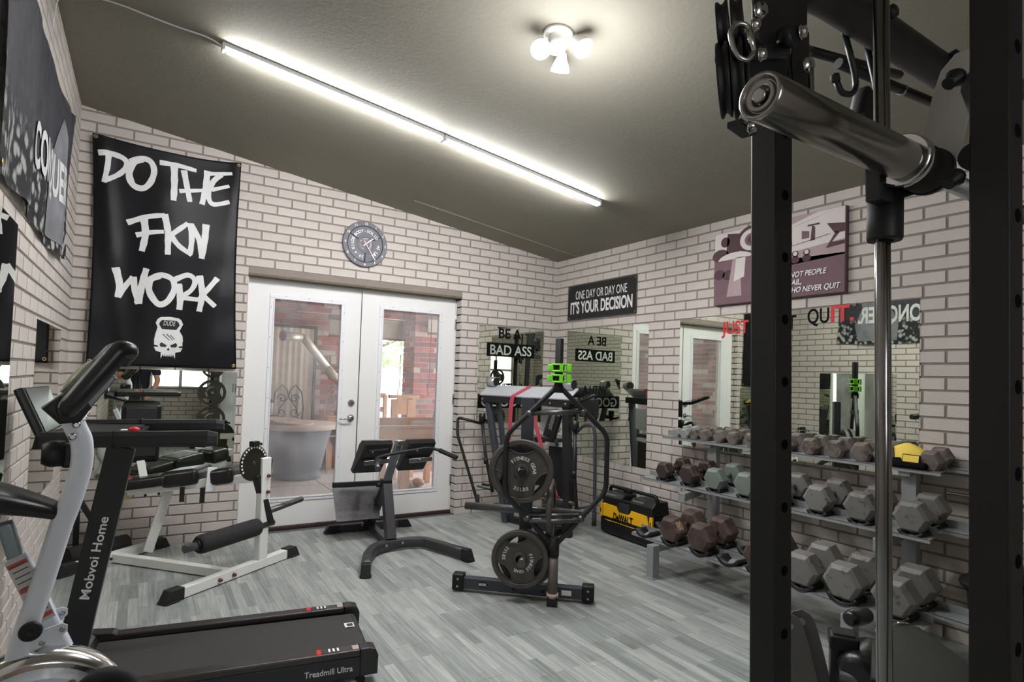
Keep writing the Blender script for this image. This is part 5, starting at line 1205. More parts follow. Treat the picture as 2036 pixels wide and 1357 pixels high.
MFT = mat('checker_plate', (96, 94, 95), .5, .3, var=.15, scale=30, bump=.6, bscale=70)
P = [V((.685, -.52, .175)), V((1.04, -.52, .17)), V((1.085, -.36, .43)), V((.685, -.36, .435))]; nf = (P[1] - P[0]).cross(P[3] - P[0]).normalized()
G().ngon(P, .006, nf).ob('foot_plate', MFT, hy)
G().beam(P[3] + nf * .01, P[2] + nf * .01, .03, .035, up=ZU).ob('plate_lip', MBLACK, hy)
G().beam((.92, -.46, .20), (1.04, -.24, .06), .04, .04).ob('plate_support', MHY, hy)
# ================================================================== WEIGHT PLATES, PLATE TREE, HEX BAR
MPLATE_T = mat('plate_white_letters', (214, 212, 208), .6)
def plate(c, ax, R, th, words, w2, label, group=None, hole=.026, rot=0., mat_=None, letters=True):
    """cast three-grip plate: rim, hub, web with three curved hand slots; origin at its centre"""
    c = V(c); ax = V(ax).normalized(); t = thing('weight_plate', label, 'weight plate', c, 0, group)
    m = mat_ or MIRON
    ex = ZU.cross(ax).normalized(); ez = ax.cross(ex).normalized()   # ex to the right seen from the front
    P = lambda r_, a: c + (ex * math.sin(a) + ez * math.cos(a)) * r_
    G().lathe([(R * .84, -th * .32), (R * .86, -th / 2), (R * .97, -th / 2), (R, -th * .35), (R, th * .35), (R * .97, th / 2), (R * .86, th / 2), (R * .84, th * .32)], c, ax, 64).ob('rim', m, t)
    # web: ring from hub to rim pierced by three slots
    bm = bmesh.new(); N_ = 96; fr = []; bk_ = []
    rr0, rr1 = R * .20, R * .87; NR = 10
    def open_(r_, a):
        for k in range(3):
            da = (a - rot - k * 2 * PI / 3 + PI) % (2 * PI) - PI
            # slot: lens between an inner arc bulging towards the hub and the rim
            x = r_ * math.sin(da); y = r_ * math.cos(da)
            if y > 0 and (x / (R * .40)) ** 2 + ((y - R * .80) / (R * .235)) ** 2 < 1 and r_ < R * .80: return True
        return False
    NR = 26; N_ = 144; vs = {}
    def vtx(i, j, s):
        key = (i, j % N_, s)
        if key not in vs:
            r_ = rr0 + (rr1 - rr0) * i / NR; a = 2 * PI * j / N_; vs[key] = bm.verts.new(P(r_, a) + ax * s * th * .16)
        return vs[key]
    op = [[open_(rr0 + (rr1 - rr0) * (i + .5) / NR, 2 * PI * (j + .5) / N_) for j in range(N_)] for i in range(NR)]
    for i in range(NR):
        for j in range(N_):
            if op[i][j]: continue
            bm.faces.new((vtx(i, j, 1), vtx(i, j + 1, 1), vtx(i + 1, j + 1, 1), vtx(i + 1, j, 1))); bm.faces.new((vtx(i, j, -1), vtx(i + 1, j, -1), vtx(i + 1, j + 1, -1), vtx(i, j + 1, -1)))
            for (a_, b_, di, dj) in (((i, j), (i + 1, j), 0, -1), ((i, j + 1), (i + 1, j + 1), 0, 1), ((i, j), (i, j + 1), -1, 0), ((i + 1, j), (i + 1, j + 1), 1, 0)):
                ii, jj = i + di, (j + dj) % N_
                if 0 <= ii < NR and op[ii][jj]: bm.faces.new((vtx(*a_, 1), vtx(*b_, 1), vtx(*b_, -1), vtx(*a_, -1)))
    g = G(); g.bm.free(); g.bm = bm; g.ob('web', m, t)
    for k in range(3):                       # raised lip round each slot
        a0 = rot + k * 2 * PI / 3; pts = []
        for q in range(25):
            th_ = PI * q / 24; x = -R * .40 * math.cos(th_) * 1.08; y = R * .80 - R * .235 * math.sin(th_) * 1.10
            if math.hypot(x, y) < R * .87: pts.append(c + (ex * (x * math.cos(a0) + y * math.sin(a0)) + ez * (y * math.cos(a0) - x * math.sin(a0))) + ax * th * .17)
        G().tube(pts, R * .026, 6).ob('slot_lip', m, t)
    G().lathe([(hole, -th * .5), (R * .15, -th * .5), (R * .24, -th * .2), (R * .24, th * .2), (R * .22, th * .45), (R * .15, th * .5), (hole, th * .5), (hole, -th * .5)], c, ax, 40).ob('hub', m, t)
    if letters:
        d0 = math.degrees(rot)
        arc_text('lettering', words, c + ax * th * .17, ex, ez, R * .37, R * .10, MPLATE_T, t, d0 - 55 + 60, d0 + 55 + 60, bold=.03) if False else arc_text('lettering', words, c + ax * th * .17, ex, ez, R * .36, R * .105, MPLATE_T, t, d0 - 52, d0 + 100, bold=.03)
        arc_text('lettering', w2, c + ax * th * .17, ex, ez, R * .62, R * .105, MPLATE_T, t, d0 + 205, d0 + 155, bold=.03, flip=True)
    return t
pt = thing('plate_tree', 'grey steel weight plate tree on a long floor bar with black end caps, mid floor', 'weight rack', (1.41, -2.09, 0))
pd = (V((1.73, -2.37, 0)) - V((1.07, -1.79, 0))).normalized(); pn = V((pd.y, -pd.x, 0))          # pn: towards the camera
PC = V((1.405, -2.085, 0)); pr_ = lambda s, z, y=0: PC + pd * s + pn * y + ZU * z
G().beam(pr_(-.40, .055), pr_(.40, .055), .055, .070, bev=.004).ob('floor_bar', MGREY, pt)
for s_ in (-1, 1):
    G().box(pr_(s_ * .405, .060), (.075, .075, .10), math.atan2(pd.y, pd.x), bev=.012).ob('end_cap', MPLAST, pt)
    bolts(pt, [pr_(s_ * .405, .08, .038), pr_(s_ * .405, .035, .038)], pn, .008, .004)
G().beam(pr_(.0, .05, -.05), pr_(.0, .05, -.60), .055, .055).ob('rear_floor_bar', MGREY, pt)
G().box(pr_(0, .060, -.62), (.075, .075, .10), math.atan2(pd.y, pd.x), bev=.012).ob('end_cap', MPLAST, pt)
G().beam(pr_(.015, .08), pr_(.0, 1.235), .055, .075, up=pd, bev=.004).ob('upright', MGREY, pt)
bolts(pt, [pr_(-.05, .05, .029), pr_(.13, .05, .029), pr_(.2, .05, .029)], pn, .010, .006, MPLAST)
G().beam(pr_(-.12, .10), pr_(.11, .10), .062, .012).ob('foot_gusset', MBLACK, pt)
G().box(pr_(.275, .055, .029), (.060, .002, .030), math.atan2(pd.y, pd.x)).ob('label', MTXTW, pt)
lg = G().lathe([(0, 0), (.026, 0), (.026, .0012), (0, .0012)], V((0, 0, 0)), (0, 0, 1), 24); lg.bm.transform(Matrix.Translation(pr_(-.245, .058, .0278)) @ Matrix((pd, ZU, pn)).transposed().to_4x4() @ Matrix.Diagonal((1.25, .72, 1, 1))); lg.ob('badge', MPLAST, pt)
text('lettering', 'MXRK', pr_(-.270, .050, .0295), pd, ZU, .016, MTXTW, pt, width=.050, bold=.02)
G().cyl(pr_(-.38, .535, .0), pr_(.38, .535, .0), .024, 22).ob('peg', MDSTEEL, pt)
G().cyl(pr_(.0, .79, .03), pr_(0.0, .79, .20), .024, 20).ob('peg', MPLAST, pt); G().cyl(pr_(.015, .262, .03), pr_(.015, .262, .20), .024, 20).ob('peg', MDSTEEL, pt)
G().cyl(pr_(.0, .79, -.03), pr_(0.0, .79, -.20), .024, 20).ob('peg', MDSTEEL, pt)
plate(pr_(-.01, .793, .125), pn, .192, .038, 'FITNESS GEAR', '35LBS', '35-pound dark iron plate with three grips, upper front plate of the plate tree', rot=0.0)
plate(pr_(-.03, .786, .078), pn, .190, .038, 'FITNESS GEAR', '35LBS', 'iron plate hanging directly behind the front 35-pound plate', letters=False, rot=.5)
plate(pr_(-.005, .262, .115), pn, .174, .036, 'FITNESS GEAR', '25LBS', '25-pound dark iron plate, lower front plate just above the floor bar', rot=1.9)
plate(pr_(.03, .262, .072), pn, .172, .034, '', '', 'iron plate directly behind the 25-pound plate near the floor', letters=False, rot=1.2)
plate(pr_(.16, .535, -.05), pd, .19, .034, '', '', 'iron plate edge-on on the right horizontal peg of the plate tree', letters=False, rot=.3)
# bar holder foot
G().box(pr_(.195, .030, .10), (.062, .062, .058), math.atan2(pd.y, pd.x), bev=.004).ob('bar_holder', MBLACK, pt)
G().beam(pr_(.195, .055, .06), pr_(.195, .055, .0), .05, .03).ob('holder_arm', MGREY, pt)
# hex trap bar standing on end
hb = thing('hex_trap_bar', 'black hexagonal trap bar standing on its end in front of the plate tree', 'barbell', pr_(.195, .06, .10))
HX = pr_(.195, 0, .10); h = lambda s, z, y=0: HX + pd * (s * 1.16) + ZU * z + pn * y
h = lambda s, z, y=0: HX + V((.855, -.52, 0)) * s + ZU * z + V((-.52, -.855, 0)) * y
G().lathe([(0, .062), (.030, .062), (.030, .295), (0, .295)], HX, ZU, 24).ob('lower_sleeve', mat('worn_sleeve_grey', (112, 104, 100), .5, .3, var=.1), hb)
G().lathe([(0, .295), (.034, .295), (.034, .375), (.026, .38), (.030, .405), (0, .41)], HX, ZU, 24).ob('lower_collar', MPLAST, hb)
for k, (z0, z1) in enumerate(((.05, .075),)): G().lathe([(0, z0), (.036, z0), (.036, z1), (0, z1)], HX, ZU, 20).ob('sleeve_tape', mat('tape_pink_beige', (190, 170, 158), .6), hb)
pts = [h(-.02, 1.30), h(-.305, 1.01), h(-.305, .655), h(-.02, .37), h(.02, .37), h(.305, .69), h(.305, 1.03), h(.02, 1.30)]
G().tube(fillet(pts, .05, 5, closed=True), .0155, 14, closed=True).ob('hex_frame', MBLACK, hb)
G().tube([h(-.165, 1.145), h(.150, 1.165)], .014, 14).ob('upper_grip', MDSTEEL, hb)
for z, y in ((.500, .018), (.525, -.016)): G().tube([h(-.155, z, y), h(.150, z + .012, y)], .0125, 14).ob('lower_grip', MDSTEEL, hb)
for s_, z in ((-.165, .512), (.158, .520), (-.17, 1.142), (.155, 1.162)): G().sphere(h(s_, z), .023, 12).ob('grip_weld', MDSTEEL, hb)
G().lathe([(0, 1.275), (.030, 1.275), (.033, 1.31), (.025, 1.33), (.025, 1.60), (.022, 1.605), (0, 1.605)], HX, ZU, 24).ob('upper_sleeve', MPLAST, hb)
for z, k, lb in ((1.335, 0, 'lime green barbell collar clipped on the hex bar sleeve, lower of two'), (1.40, 1, 'lime green barbell collar clipped on the hex bar sleeve, upper of two')):
    cl_ = thing('barbell_collar', lb, 'collar', HX + ZU * z, 0, 'lime green barbell collars')
    a = .5 + .5 * k; d1 = V((math.cos(-a), math.sin(-a), 0)); d2 = ZU.cross(d1)
    for dz in (.0, .040): G().lathe([(.028, dz), (.046, dz), (.046, dz + .011), (.028, dz + .011)], HX + ZU * z, ZU, 24).ob('ring', MGREEN, cl_)
    G().lathe([(.026, .009), (.034, .009), (.034, .042), (.026, .042)], HX + ZU * z, ZU, 20).ob('inner_pad', MPLAST, cl_)
    for s2, (l_, zz) in enumerate(((.060, .026), (-.052, .026))):
        G().box(HX + ZU * (z + zz) + V((.855, -.52, 0)) * l_, (.03, .034, .05 - .014 * s2), math.atan2(-.52, .855), bev=.004).ob('lever', MGREEN, cl_)
    G().box(HX + ZU * (z + .026) + V((-.52, -.855, 0)) * .044 + V((.855, -.52, 0)) * .01, (.022, .012, .050), math.atan2(-.52, .855), bev=.002).ob('clasp', MGREEN, cl_)

# ================================================================== HOME GYM TOWER IN THE CORNER
gd = V((.316, -.949, 0)); gn = V((-.949, -.316, 0)); GP = V((2.43, -.85, 0)); ga = math.atan2(gd.y, gd.x)
gy = lambda s, z, y=0: GP + gd * s + gn * y + ZU * z
gm = thing('home_gym_tower', 'charcoal and black multi-station home gym in the far right corner', 'exercise machine', gy(-.1, 0, -.1))
MTOP = mat('grey_top_shroud', (186, 188, 192), .35, .2, var=.03)
G().beam(gy(-.72, 1.150), gy(.30, 1.150), .10, .065, bev=.004).ob('top_beam', MBLACK, gm)
G().ngon([gy(-.735, 1.180, .055), gy(-.735, 1.19, .06), gy(-.72, 1.285, -.06), gy(-.72, 1.27, -.065)], 1.04, gd, bev=.004).ob('top_shroud', MTOP, gm)
for s_ in (-.66, .235):
    G().cyl(gy(s_ - .045, 1.315, -.045), gy(s_ + .045, 1.315, -.045), .048, 24).ob('pulley_guard', mat('pulley_silver', (176, 176, 178), .3, .5), gm)
    G().cyl(gy(s_ - .02, 1.315, -.045) - gd * .032, gy(s_ + .052, 1.315, -.045), .042, 20).ob('pulley', MPLAST, gm)
G().beam(gy(-.66, 1.12, .01), gy(-.40, .0, .0), .05, .055, up=gd, bev=.004).ob('left_leg', MGREY, gm)
G().beam(gy(-.58, 1.12, -.05), gy(-.38, .03, -.06), .04, .04, up=gd).ob('inner_brace', MGREY, gm)
G().beam(gy(.245, 1.12, .0), gy(.29, .0, .0), .06, .065, up=gd, bev=.004).ob('right_leg', MBLACK, gm)
G().beam(gy(-.40, .04, -.02), gy(.29, .04, -.02), .05, .05).ob('base_bar', MBLACK, gm)
G().beam(gy(-.05, .04, -.02), gy(-.05, .04, -.34), .05, .05).ob('base_bar', MBLACK, gm)
bolts(gm, [gy(-.70, 1.145, .052), gy(-.35, 1.145, .052), gy(.10, 1.145, .052), gy(.26, 1.145, .052)], gn, .012, .006, MSTEEL)
G().box(gy(.11, .50, -.16), (.20, .18, .52), ga, bev=.01).ob('weight_stack_shroud', MPLAST, gm)
G().box(gy(.11, .775, -.15), (.25, .20, .035), ga, bev=.004).ob('stack_top', mat('white_deck', (196, 198, 198), .4), gm)
for k in range(7): G().box(gy(.10, .26 - k * .032, -.08), (.22, .12, .026), ga, bev=.003).ob('stack_plate', MIRON, gm)
# press arm pads
G().tube(fillet([gy(.155, .77, .0), gy(.135, .86, .02), gy(.16, .99, .03)], .04), .016, 12).ob('pad_arm', MGREY, gm)
Rg = Matrix.Rotation(ga, 3, 'Z') @ Matrix.Rotation(.30, 3, 'Y')
G().box(gy(.12, .95, .03), (.13, .06, .24), Rg, bev=.03, seg=4).ob('arm_pad', MVINYL, gm)
G().box(gy(.14, .99, .065), (.04, .01, .16), Rg, bev=.003).ob('pad_plate', MSTEEL, gm); bolts(gm, [gy(.115, .955, .072), gy(.155, 1.035, .072)], gn, .009, .006)
G().box(gy(-.02, .80, -.12), (.26, .14, .05), ga, bev=.02, seg=3).ob('seat', MVINYL, gm)
G().box(gy(-.05, .98, -.18), (.20, .05, .22), ga, bev=.015, seg=3).ob('white_guard', mat('white_deck2', (186, 188, 188), .4), gm)
# side arms: pivot cup, upright rod and looped handle
for sg, s_ in ((-1, -.715), (1, .355)):
    G().lathe([(0, -.05), (.030, -.05), (.034, 0), (.034, .03), (.018, .034), (.018, .02), (0, .02)], gy(s_, .97, .03), ZU, 24).ob('pivot_cup', MBLACK, gm)
    G().lathe([(.014, .031), (.030, .031), (.030, .037), (.014, .037)], gy(s_, .97, .03), ZU, 20).ob('cup_ring', MSTEEL, gm)
    lo_ = gy(-.56, .26, .02) if sg < 0 else gy(s_ + .03, .24, .02)
    G().tube([gy(s_, .93, .03), gy(s_ + (.06 if sg < 0 else 0), .6, .03), lo_], .016, 12).ob('swing_rod', MBLACK, gm)
    G().cyl(gy(s_ + (.06 if sg < 0 else .0), .58, .03), gy(s_ + (.07 if sg < 0 else 0), .52, .03), .021, 14).ob('rod_sleeve', MPLAST, gm)
    G().box(gy(s_ + .035 * -sg, .93, .0), (.05, .03, .04), ga).ob('cup_bracket', MBLACK, gm); bolts(gm, [gy(s_ + .035 * -sg, .92, .018)], gn, .008, .008)
    if sg < 0: cur = [gy(s_ + .01, .90, .02), gy(-.83, .945, .16), gy(-.90, .955, .18), gy(-.88, .80, .2), gy(-.655, .20, .14), gy(-.64, .13, .14)]
    else: cur = [gy(s_ - .005, .90, .02), gy(.46, .985, .05), gy(.545, .99, .05), gy(.565, .90, .05), gy(.575, .35, .05), gy(.575, .16, .05)]
    G().tube(fillet(cur, .04, 5), .0145, 12).ob('looped_handle', MGREY if sg > 0 else MBLACK, gm)
    e_ = V(cur[-1]); G().cyl(e_ + ZU * .0, e_ + ZU * .09 + (V(cur[-2]) - e_).normalized() * .02, .020, 14).ob('handle_grip', MFOAM, gm)
    G().tube([V(cur[-2]) + (ZU * .12 if sg < 0 else ZU * -.02), lo_ + ZU * .02], .009, 8).ob('link_bar', MGREY, gm)
G().tube([gy(-.70, .315, .01), gy(-.62, .315, .01)], .012, 10).ob('foot_peg', MPLAST, gm)
G().tube([gy(-.05, .315, .0), gy(.38, .30, .02)], .014, 12).ob('rear_bar', MDSTEEL, gm); G().cyl(gy(.10, .31, .0), gy(.16, .308, .0), .022, 14).ob('bar_collar', MPLAST, gm)
G().tube(fillet([gy(-.10, .56, .10), gy(-.165, .50, .12), gy(-.17, .30, .12), gy(-.12, .03, .10)], .05), .022, 12).ob('leg_developer', MDSTEEL, gm)
G().beam(gy(.20, .04, -.02), gy(.20, .04, .16), .05, .05).ob('base_foot', MBLACK, gm); G().box(gy(.22, .10, .17), (.09, .05, .07), ga).ob('pedal_block', MBLACK, gm)
# grip handle on the right
G().tube(fillet([gy(.30, 1.16, .04), gy(.42, 1.17, .10), gy(.62, 1.24, .16)], .03), .014, 12).ob('wrapped_handle', MPLAST, gm)
g = G()
for k in range(9): g.lathe([(.014, 0), (.0175, .002), (.014, .008)], gy(.33 + .030 * k, 1.162 + .0085 * k, .055 + .0115 * k), (gy(.62, 1.24, .16) - gy(.42, 1.17, .10)), 12)
g.ob('grip_wrap', MFOAM, gm)
G().box(gy(.42, 1.12, -.08), (.14, .10, .16), ga, bev=.01).ob('cable_box', MPLAST, gm)
# resistance band looped over the beam
rb = thing('resistance_band', 'dull red rubber resistance band looped over the home gym top beam', 'resistance band', gy(-.2, .4, .07))
def strap(pts, w_, wd, th=.003):
    bm = bmesh.new(); prev = None; wd = V(wd).normalized(); n = len(pts)
    for i, p in enumerate(pts):
        p = V(p); t = (V(pts[min(i + 1, n - 1)]) - V(pts[max(i - 1, 0)])).normalized(); d = (wd - t * wd.dot(t)).normalized(); nn_ = t.cross(d)
        c_ = [bm.verts.new(p + d * a * w_ / 2 + nn_ * b * th / 2) for a, b in ((-1, -1), (1, -1), (1, 1), (-1, 1))]
        if prev:
            for k in range(4): bm.faces.new((prev[k], prev[(k + 1) % 4], c_[(k + 1) % 4], c_[k]))
        else: bm.faces.new(c_)
        prev = c_
    bm.faces.new(prev); g = G(); g.bm.free(); g.bm = bm; return g
strap(fillet([gy(-.13, 1.20, -.08), gy(-.20, 1.292, -.064), gy(-.315, 1.190, .066), gy(-.33, 1.10, .066), gy(-.345, .80, .06), gy(-.37, .76, .05)], .02, 4), .045, gd).ob('left_run', MBAND, rb)
strap(fillet([gy(-.13, 1.20, -.08), gy(-.13, 1.13, .00), gy(-.10, 1.10, .066), gy(.06, .70, .07), gy(.215, .36, .09), gy(.235, .33, .06)], .02, 4), .040, gd).ob('right_run', MBAND, rb)
# ================================================================== DUMBBELL RACK
dr = thing('dumbbell_rack', 'silver three-tier dumbbell rack along the right wall', 'dumbbell rack', (2.8, -2.85, 0))
for y in (-2.20, -3.52):
    G().beam((3.06, y, 0), (3.04, y, .92), .075, .05, up=(1, 0, 0), bev=.004).ob('upright', MSILVER, dr)
    G().beam((2.42, y, .004), (2.42, y, .225), .06, .06, up=(1, 0, 0), bev=.003).ob('front_foot', MSILVER, dr)
    G().box((2.42, y, .004), (.09, .09, .008)).ob('foot_plate', MSILVER, dr)
    G().beam((2.40, y, .200), (3.03, y, .245), .05, .05, bev=.003).ob('lower_arm', MSILVER, dr)
    G().beam((2.70, y, .535), (3.03, y, .60), .06, .055, bev=.003).ob('middle_arm', MSILVER, dr)
    G().box((2.700, y, .53), (.006, .058, .07)).ob('arm_cap', MSILVER, dr)
    G().beam((2.96, y, .90), (3.10, y, .925), .06, .04, bev=.003).ob('upper_arm', MSILVER, dr)
def rail(x0, x1, z0, z1, ya, yb_, label=None):
    """flat shelf strip with an upturned lip on the wall side"""
    g = G(); g.hexa([(x0, yb_, z0), (x1, yb_, z1), (x1, ya, z1), (x0, ya, z0), (x0, yb_, z0 + .004), (x1, yb_, z1 + .004), (x1, ya, z1 + .004), (x0, ya, z0 + .004)])
    g.hexa([(x1 - .004, yb_, z1), (x1, yb_, z1), (x1, ya, z1), (x1 - .004, ya, z1), (x1 - .010, yb_, z1 + .042), (x1 - .006, yb_, z1 + .042), (x1 - .006, ya, z1 + .042), (x1 - .010, ya, z1 + .042)])
    g.hexa([(x0, yb_, z0 - .016), (x0 + .004, yb_, z0 - .016), (x0 + .004, ya, z0 - .016), (x0, ya, z0 - .016), (x0, yb_, z0 + .003), (x0 + .004, yb_, z0 + .003), (x0 + .004, ya, z0 + .003), (x0, ya, z0 + .003)])
    g.ob('shelf_rail', MSILVER, dr)
rail(2.450, 2.555, .250, .262, -1.96, -3.83); rail(2.655, 2.735, .275, .285, -2.02, -3.95)
rail(2.755, 2.850, .602, .612, -1.755, -3.73); rail(2.960, 3.035, .625, .635, -1.80, -3.86)
rail(2.945, 3.020, .925, .932, -1.775, -3.70); rail(3.075, 3.135, .940, .945, -1.79, -3.78)
def saddle_mesh(r_, w_):
    """black cradle that holds a hex head"""
    bm = bmesh.new(); N_ = 10; prev = None
    for i in range(N_ + 1):
        a = -PI * .33 + PI * .66 * i / N_; c_ = []
        for rad, x in ((r_, -w_ / 2), (r_, w_ / 2), (r_ + .012 + .010 * math.cos(a), w_ / 2), (r_ + .012 + .010 * math.cos(a), -w_ / 2)):
            c_.append(bm.verts.new((x, rad * math.sin(a), -rad * math.cos(a) + r_)))
        if prev:
            for k in range(4): bm.faces.new((prev[k], prev[(k + 1) % 4], c_[(k + 1) % 4], c_[k])).smooth = True
        else: bm.faces.new(c_)
        prev = c_
    bm.faces.new(prev); bmesh.ops.recalc_face_normals(bm, faces=bm.faces)
    me = bpy.data.meshes.new('cradle'); bm.to_mesh(me); bm.free(); me.materials.append(MPLAST); return me
SADM, SADB = saddle_mesh(.055, .085), saddle_mesh(.075, .10)
def cradle(x, y, z, me):
    o = bpy.data.objects.new('cradle', me); C.objects.link(o); o.location = V((x, y, z)) - dr.location; o.parent = dr
# ------------------------------------------------ hex dumbbells
MDG = worn('dumbbell_grey', (116, 114, 110), (78, 66, 58), .56, .66, 16); MDL = worn('dumbbell_light_grey', (146, 146, 144), (110, 106, 100), .62, .7, 14)
MDT = worn('dumbbell_taupe', (112, 104, 97), (72, 58, 50), .50, .62, 16); MDR = worn('dumbbell_rust', (84, 67, 59), (60, 46, 40), .46, .6, 14, rough=.7); MDK = worn('dumbbell_dark_rust', (60, 48, 44), (96, 72, 56), .55, .66, 14, rough=.5)
MDGR = worn('dumbbell_greenish', (118, 126, 120), (96, 98, 92), .6, .7, 12)
_db = {}
def head_mesh(af, ln):
    """hexagonal cast head along x, bevelled rims, flat side down; af = across flats"""
    R = af / math.sqrt(3); bm = bmesh.new(); ch = af * .12; rings = []
    for x, k in ((-ln / 2, 1 - .20), (-ln / 2 + ch, 1), (ln / 2 - ch, 1), (ln / 2, 1 - .20)):
        rings.append([bm.verts.new((x, R * k * math.cos(PI / 3 * i), R * k * math.sin(PI / 3 * i) + af / 2)) for i in range(6)])
    for A, B in zip(rings, rings[1:]):
        for i in range(6): bm.faces.new((A[i], A[(i + 1) % 6], B[(i + 1) % 6], B[i]))
    bm.faces.new(rings[0]); bm.faces.new(rings[-1]); bmesh.ops.recalc_face_normals(bm, faces=bm.faces)
    bmesh.ops.bevel(bm, geom=bm.edges[:], offset=af * .012, segments=1, affect='EDGES')
    me = bpy.data.meshes.new('hex_head'); bm.to_mesh(me); bm.free(); return me
def dumbbell(x0, x1, y, z, z1, af, ln, m, label, group, rz=0., num=None, tip=0.):
    """x0/x1: middle of front and rear head, z = underside of the front head"""
    t = thing('hex_dumbbell', label, 'dumbbell', ((x0 + x1) / 2, y, (z + z1) / 2), 0, group)
    L = math.hypot(x1 - x0, z1 - z); t.rotation_euler = (tip, -math.atan2(z1 - z, x1 - x0), rz)
    key = (round(af, 3), round(ln, 3), m.name)
    if key not in _db:
        me = head_mesh(af, ln); me.materials.append(m); hm = G().lathe([(0, 0), (.013, 0), (.0175, .3), (.0175, .7), (.013, 1), (0, 1)], (0, 0, 0), (1, 0, 0), 14).mesh('handle'); hm.materials.append(m); _db[key] = (me, hm)
    me, hm = _db[key]
    for sx in (-1, 1):
        o = bpy.data.objects.new('hex_head', me); C.objects.link(o); o.location = (sx * L / 2, 0, 0); o.parent = t
    o = bpy.data.objects.new('handle', hm); C.objects.link(o); o.parent = t; o.location = (-(L - ln) / 2, 0, af / 2); o.scale = (L - ln, 1, 1)
    if num:
        hd_ = t.children[0]
        cu = bpy.data.curves.new('t', 'FONT'); cu.body = num; cu.extrude = .02; cu.offset = .03; to = bpy.data.objects.new('t', cu); nm_ = bpy.data.meshes.new_from_object(to); bpy.data.objects.remove(to)
        k = af * .34 / .69; R = af / math.sqrt(3); nm_.materials.append(mat('cast_number_tan', (176, 150, 120), .6) if 'cast_number_tan' not in bpy.data.materials else bpy.data.materials['cast_number_tan'])
        # on the upper side facet that faces the near end of the rack (-y)
        nfa = V((0, -math.cos(PI / 6), -math.sin(PI / 6))) if False else V((0, -math.cos(PI / 6), math.sin(PI / 6)))
        exx = V((1, 0, 0)); ezz = nfa.cross(exx) * -1; ezz = exx.cross(nfa) * -1
        for v in nm_.vertices: v.co = V((-L / 2 - ln * .36, 0, af / 2)) + nfa * (af / 2 + .0008 + v.co.z * .03) + exx * v.co.x * k * .6 + V((0, math.sin(PI / 6), math.cos(PI / 6))) * (v.co.y * k - k * .35)
        o = bpy.data.objects.new('number', nm_); C.objects.link(o); o.parent = t
    return t
ORD = ['first', 'second', 'third', 'fourth', 'fifth', 'sixth', 'seventh', 'eighth', 'ninth', 'tenth', 'eleventh', 'twelfth', 'thirteenth']
top = [(-1.90, .066, MDL, 'pale grey'), (-1.985, .070, MDL, 'light grey'), (-2.075, .072, MDT, 'worn taupe'), (-2.175, .078, MDT, 'worn taupe'), (-2.305, .084, MDT, 'worn brown-grey'), (-2.42, .086, MDT, 'worn brown-grey'), (-2.570, .092, MDT, 'speckled taupe'),
       (-2.70, .094, MDT, 'taupe'), (-2.825, .096, MDT, 'taupe'), (-2.985, .098, MDT, 'worn grey-brown'), (-3.140, .100, MDT, 'chipped taupe'), (-3.295, .104, MDT, 'heavily chipped taupe'), (-3.420, .104, MDT, 'dull taupe')]
for i, (y, af, m, cn_) in enumerate(top):
    dumbbell(2.985, 3.10, y, .930, .947, af * 1.07, .062, m, '%s small hex dumbbell, %s from the far end on the top shelf' % (cn_, ORD[i]), 'hex dumbbells on the top shelf')
dumbbell(2.985, 3.10, -3.645, .930, .947, .104, .062, MDT, 'taupe hex dumbbell beside the yellow cloth, nearest on the top shelf', 'hex dumbbells on the top shelf')
midl = [(-1.955, .108, MDK, 'dark brown rusty'), (-2.190, .122, MDK, 'olive-brown rusty'), (-2.420, .130, MDGR, 'greenish grey'), (-2.665, .136, MDGR, 'greenish grey'), (-2.90, .136, MDG, 'grey'), (-3.150, .138, MDG, 'speckled grey'), (-3.385, .140, MDG, 'speckled grey'), (-3.640, .140, MDG, 'speckled grey')]
for i, (y, af, m, cn_) in enumerate(midl):
    dumbbell(2.800, 2.998, y, .626, .650, af * 1.1, .092, m, '%s hex dumbbell, %s from the far end on the middle shelf' % (cn_, ORD[i]), 'hex dumbbells on the middle shelf')
    cradle(2.800, y, .6065, SADM); cradle(2.998, y, .630, SADM)
botl = [(-2.315, .150, MDR, 'rusty brown', '80'), (-2.560, .156, MDR, 'rusty brown', None), (-2.975, .150, MDR, 'rust-brown', None), (-3.240, .158, MDG, 'grey', None), (-3.462, .160, MDG, 'scuffed grey', None), (-3.700, .162, MDG, 'brown-grey', None)]
for i, (y, af, m, cn_, nu) in enumerate(botl):
    dumbbell(2.500, 2.700, y, .274, .300, af * 1.1, .112, m, '%s large hex dumbbell, %s from the far end on the bottom shelf' % (cn_, ORD[i]), 'hex dumbbells on the bottom shelf', num=nu)
for y in (-2.07, -2.315, -2.560, -2.775, -2.975, -3.240, -3.462, -3.700):
    cradle(2.500, y, .256, SADB); cradle(2.700, y, .281, SADB)
# yellow shirt on the top shelf
ys_ = thing('yellow_shirt', 'folded yellow and black shirt with lettering on the top shelf near end', 'shirt', (3.03, -3.50, .94))
bm = bmesh.new(); NA, NB = 28, 14; gr = []
for j in range(NB + 1):
    row = []
    for i in range(NA + 1):
        a = i / NA; b = j / NB; ph = PI * b
        y = -3.385 - .275 * a; prof = math.sin(PI * min(1, a * 1.05 + .05)) ** .5 if a < .9 else .35 + .3 * (1 - a) * 3
        hgt = .118 * max(.12, math.sin(PI * (a * .95 + .03))) ** .45 + .005 * math.sin(a * 11 + b * 5); wid = .075
        row.append(bm.verts.new((3.02 - wid * math.cos(ph) * max(.35, math.sin(PI * (a * .96 + .02))) ** .4, y - .012 * math.sin(b * 7), .940 + hgt * math.sin(ph) ** .7)))
    gr.append(row)
for j in range(NB):
    for i in range(NA): bm.faces.new((gr[j][i], gr[j][i + 1], gr[j + 1][i + 1], gr[j + 1][i])).smooth = True
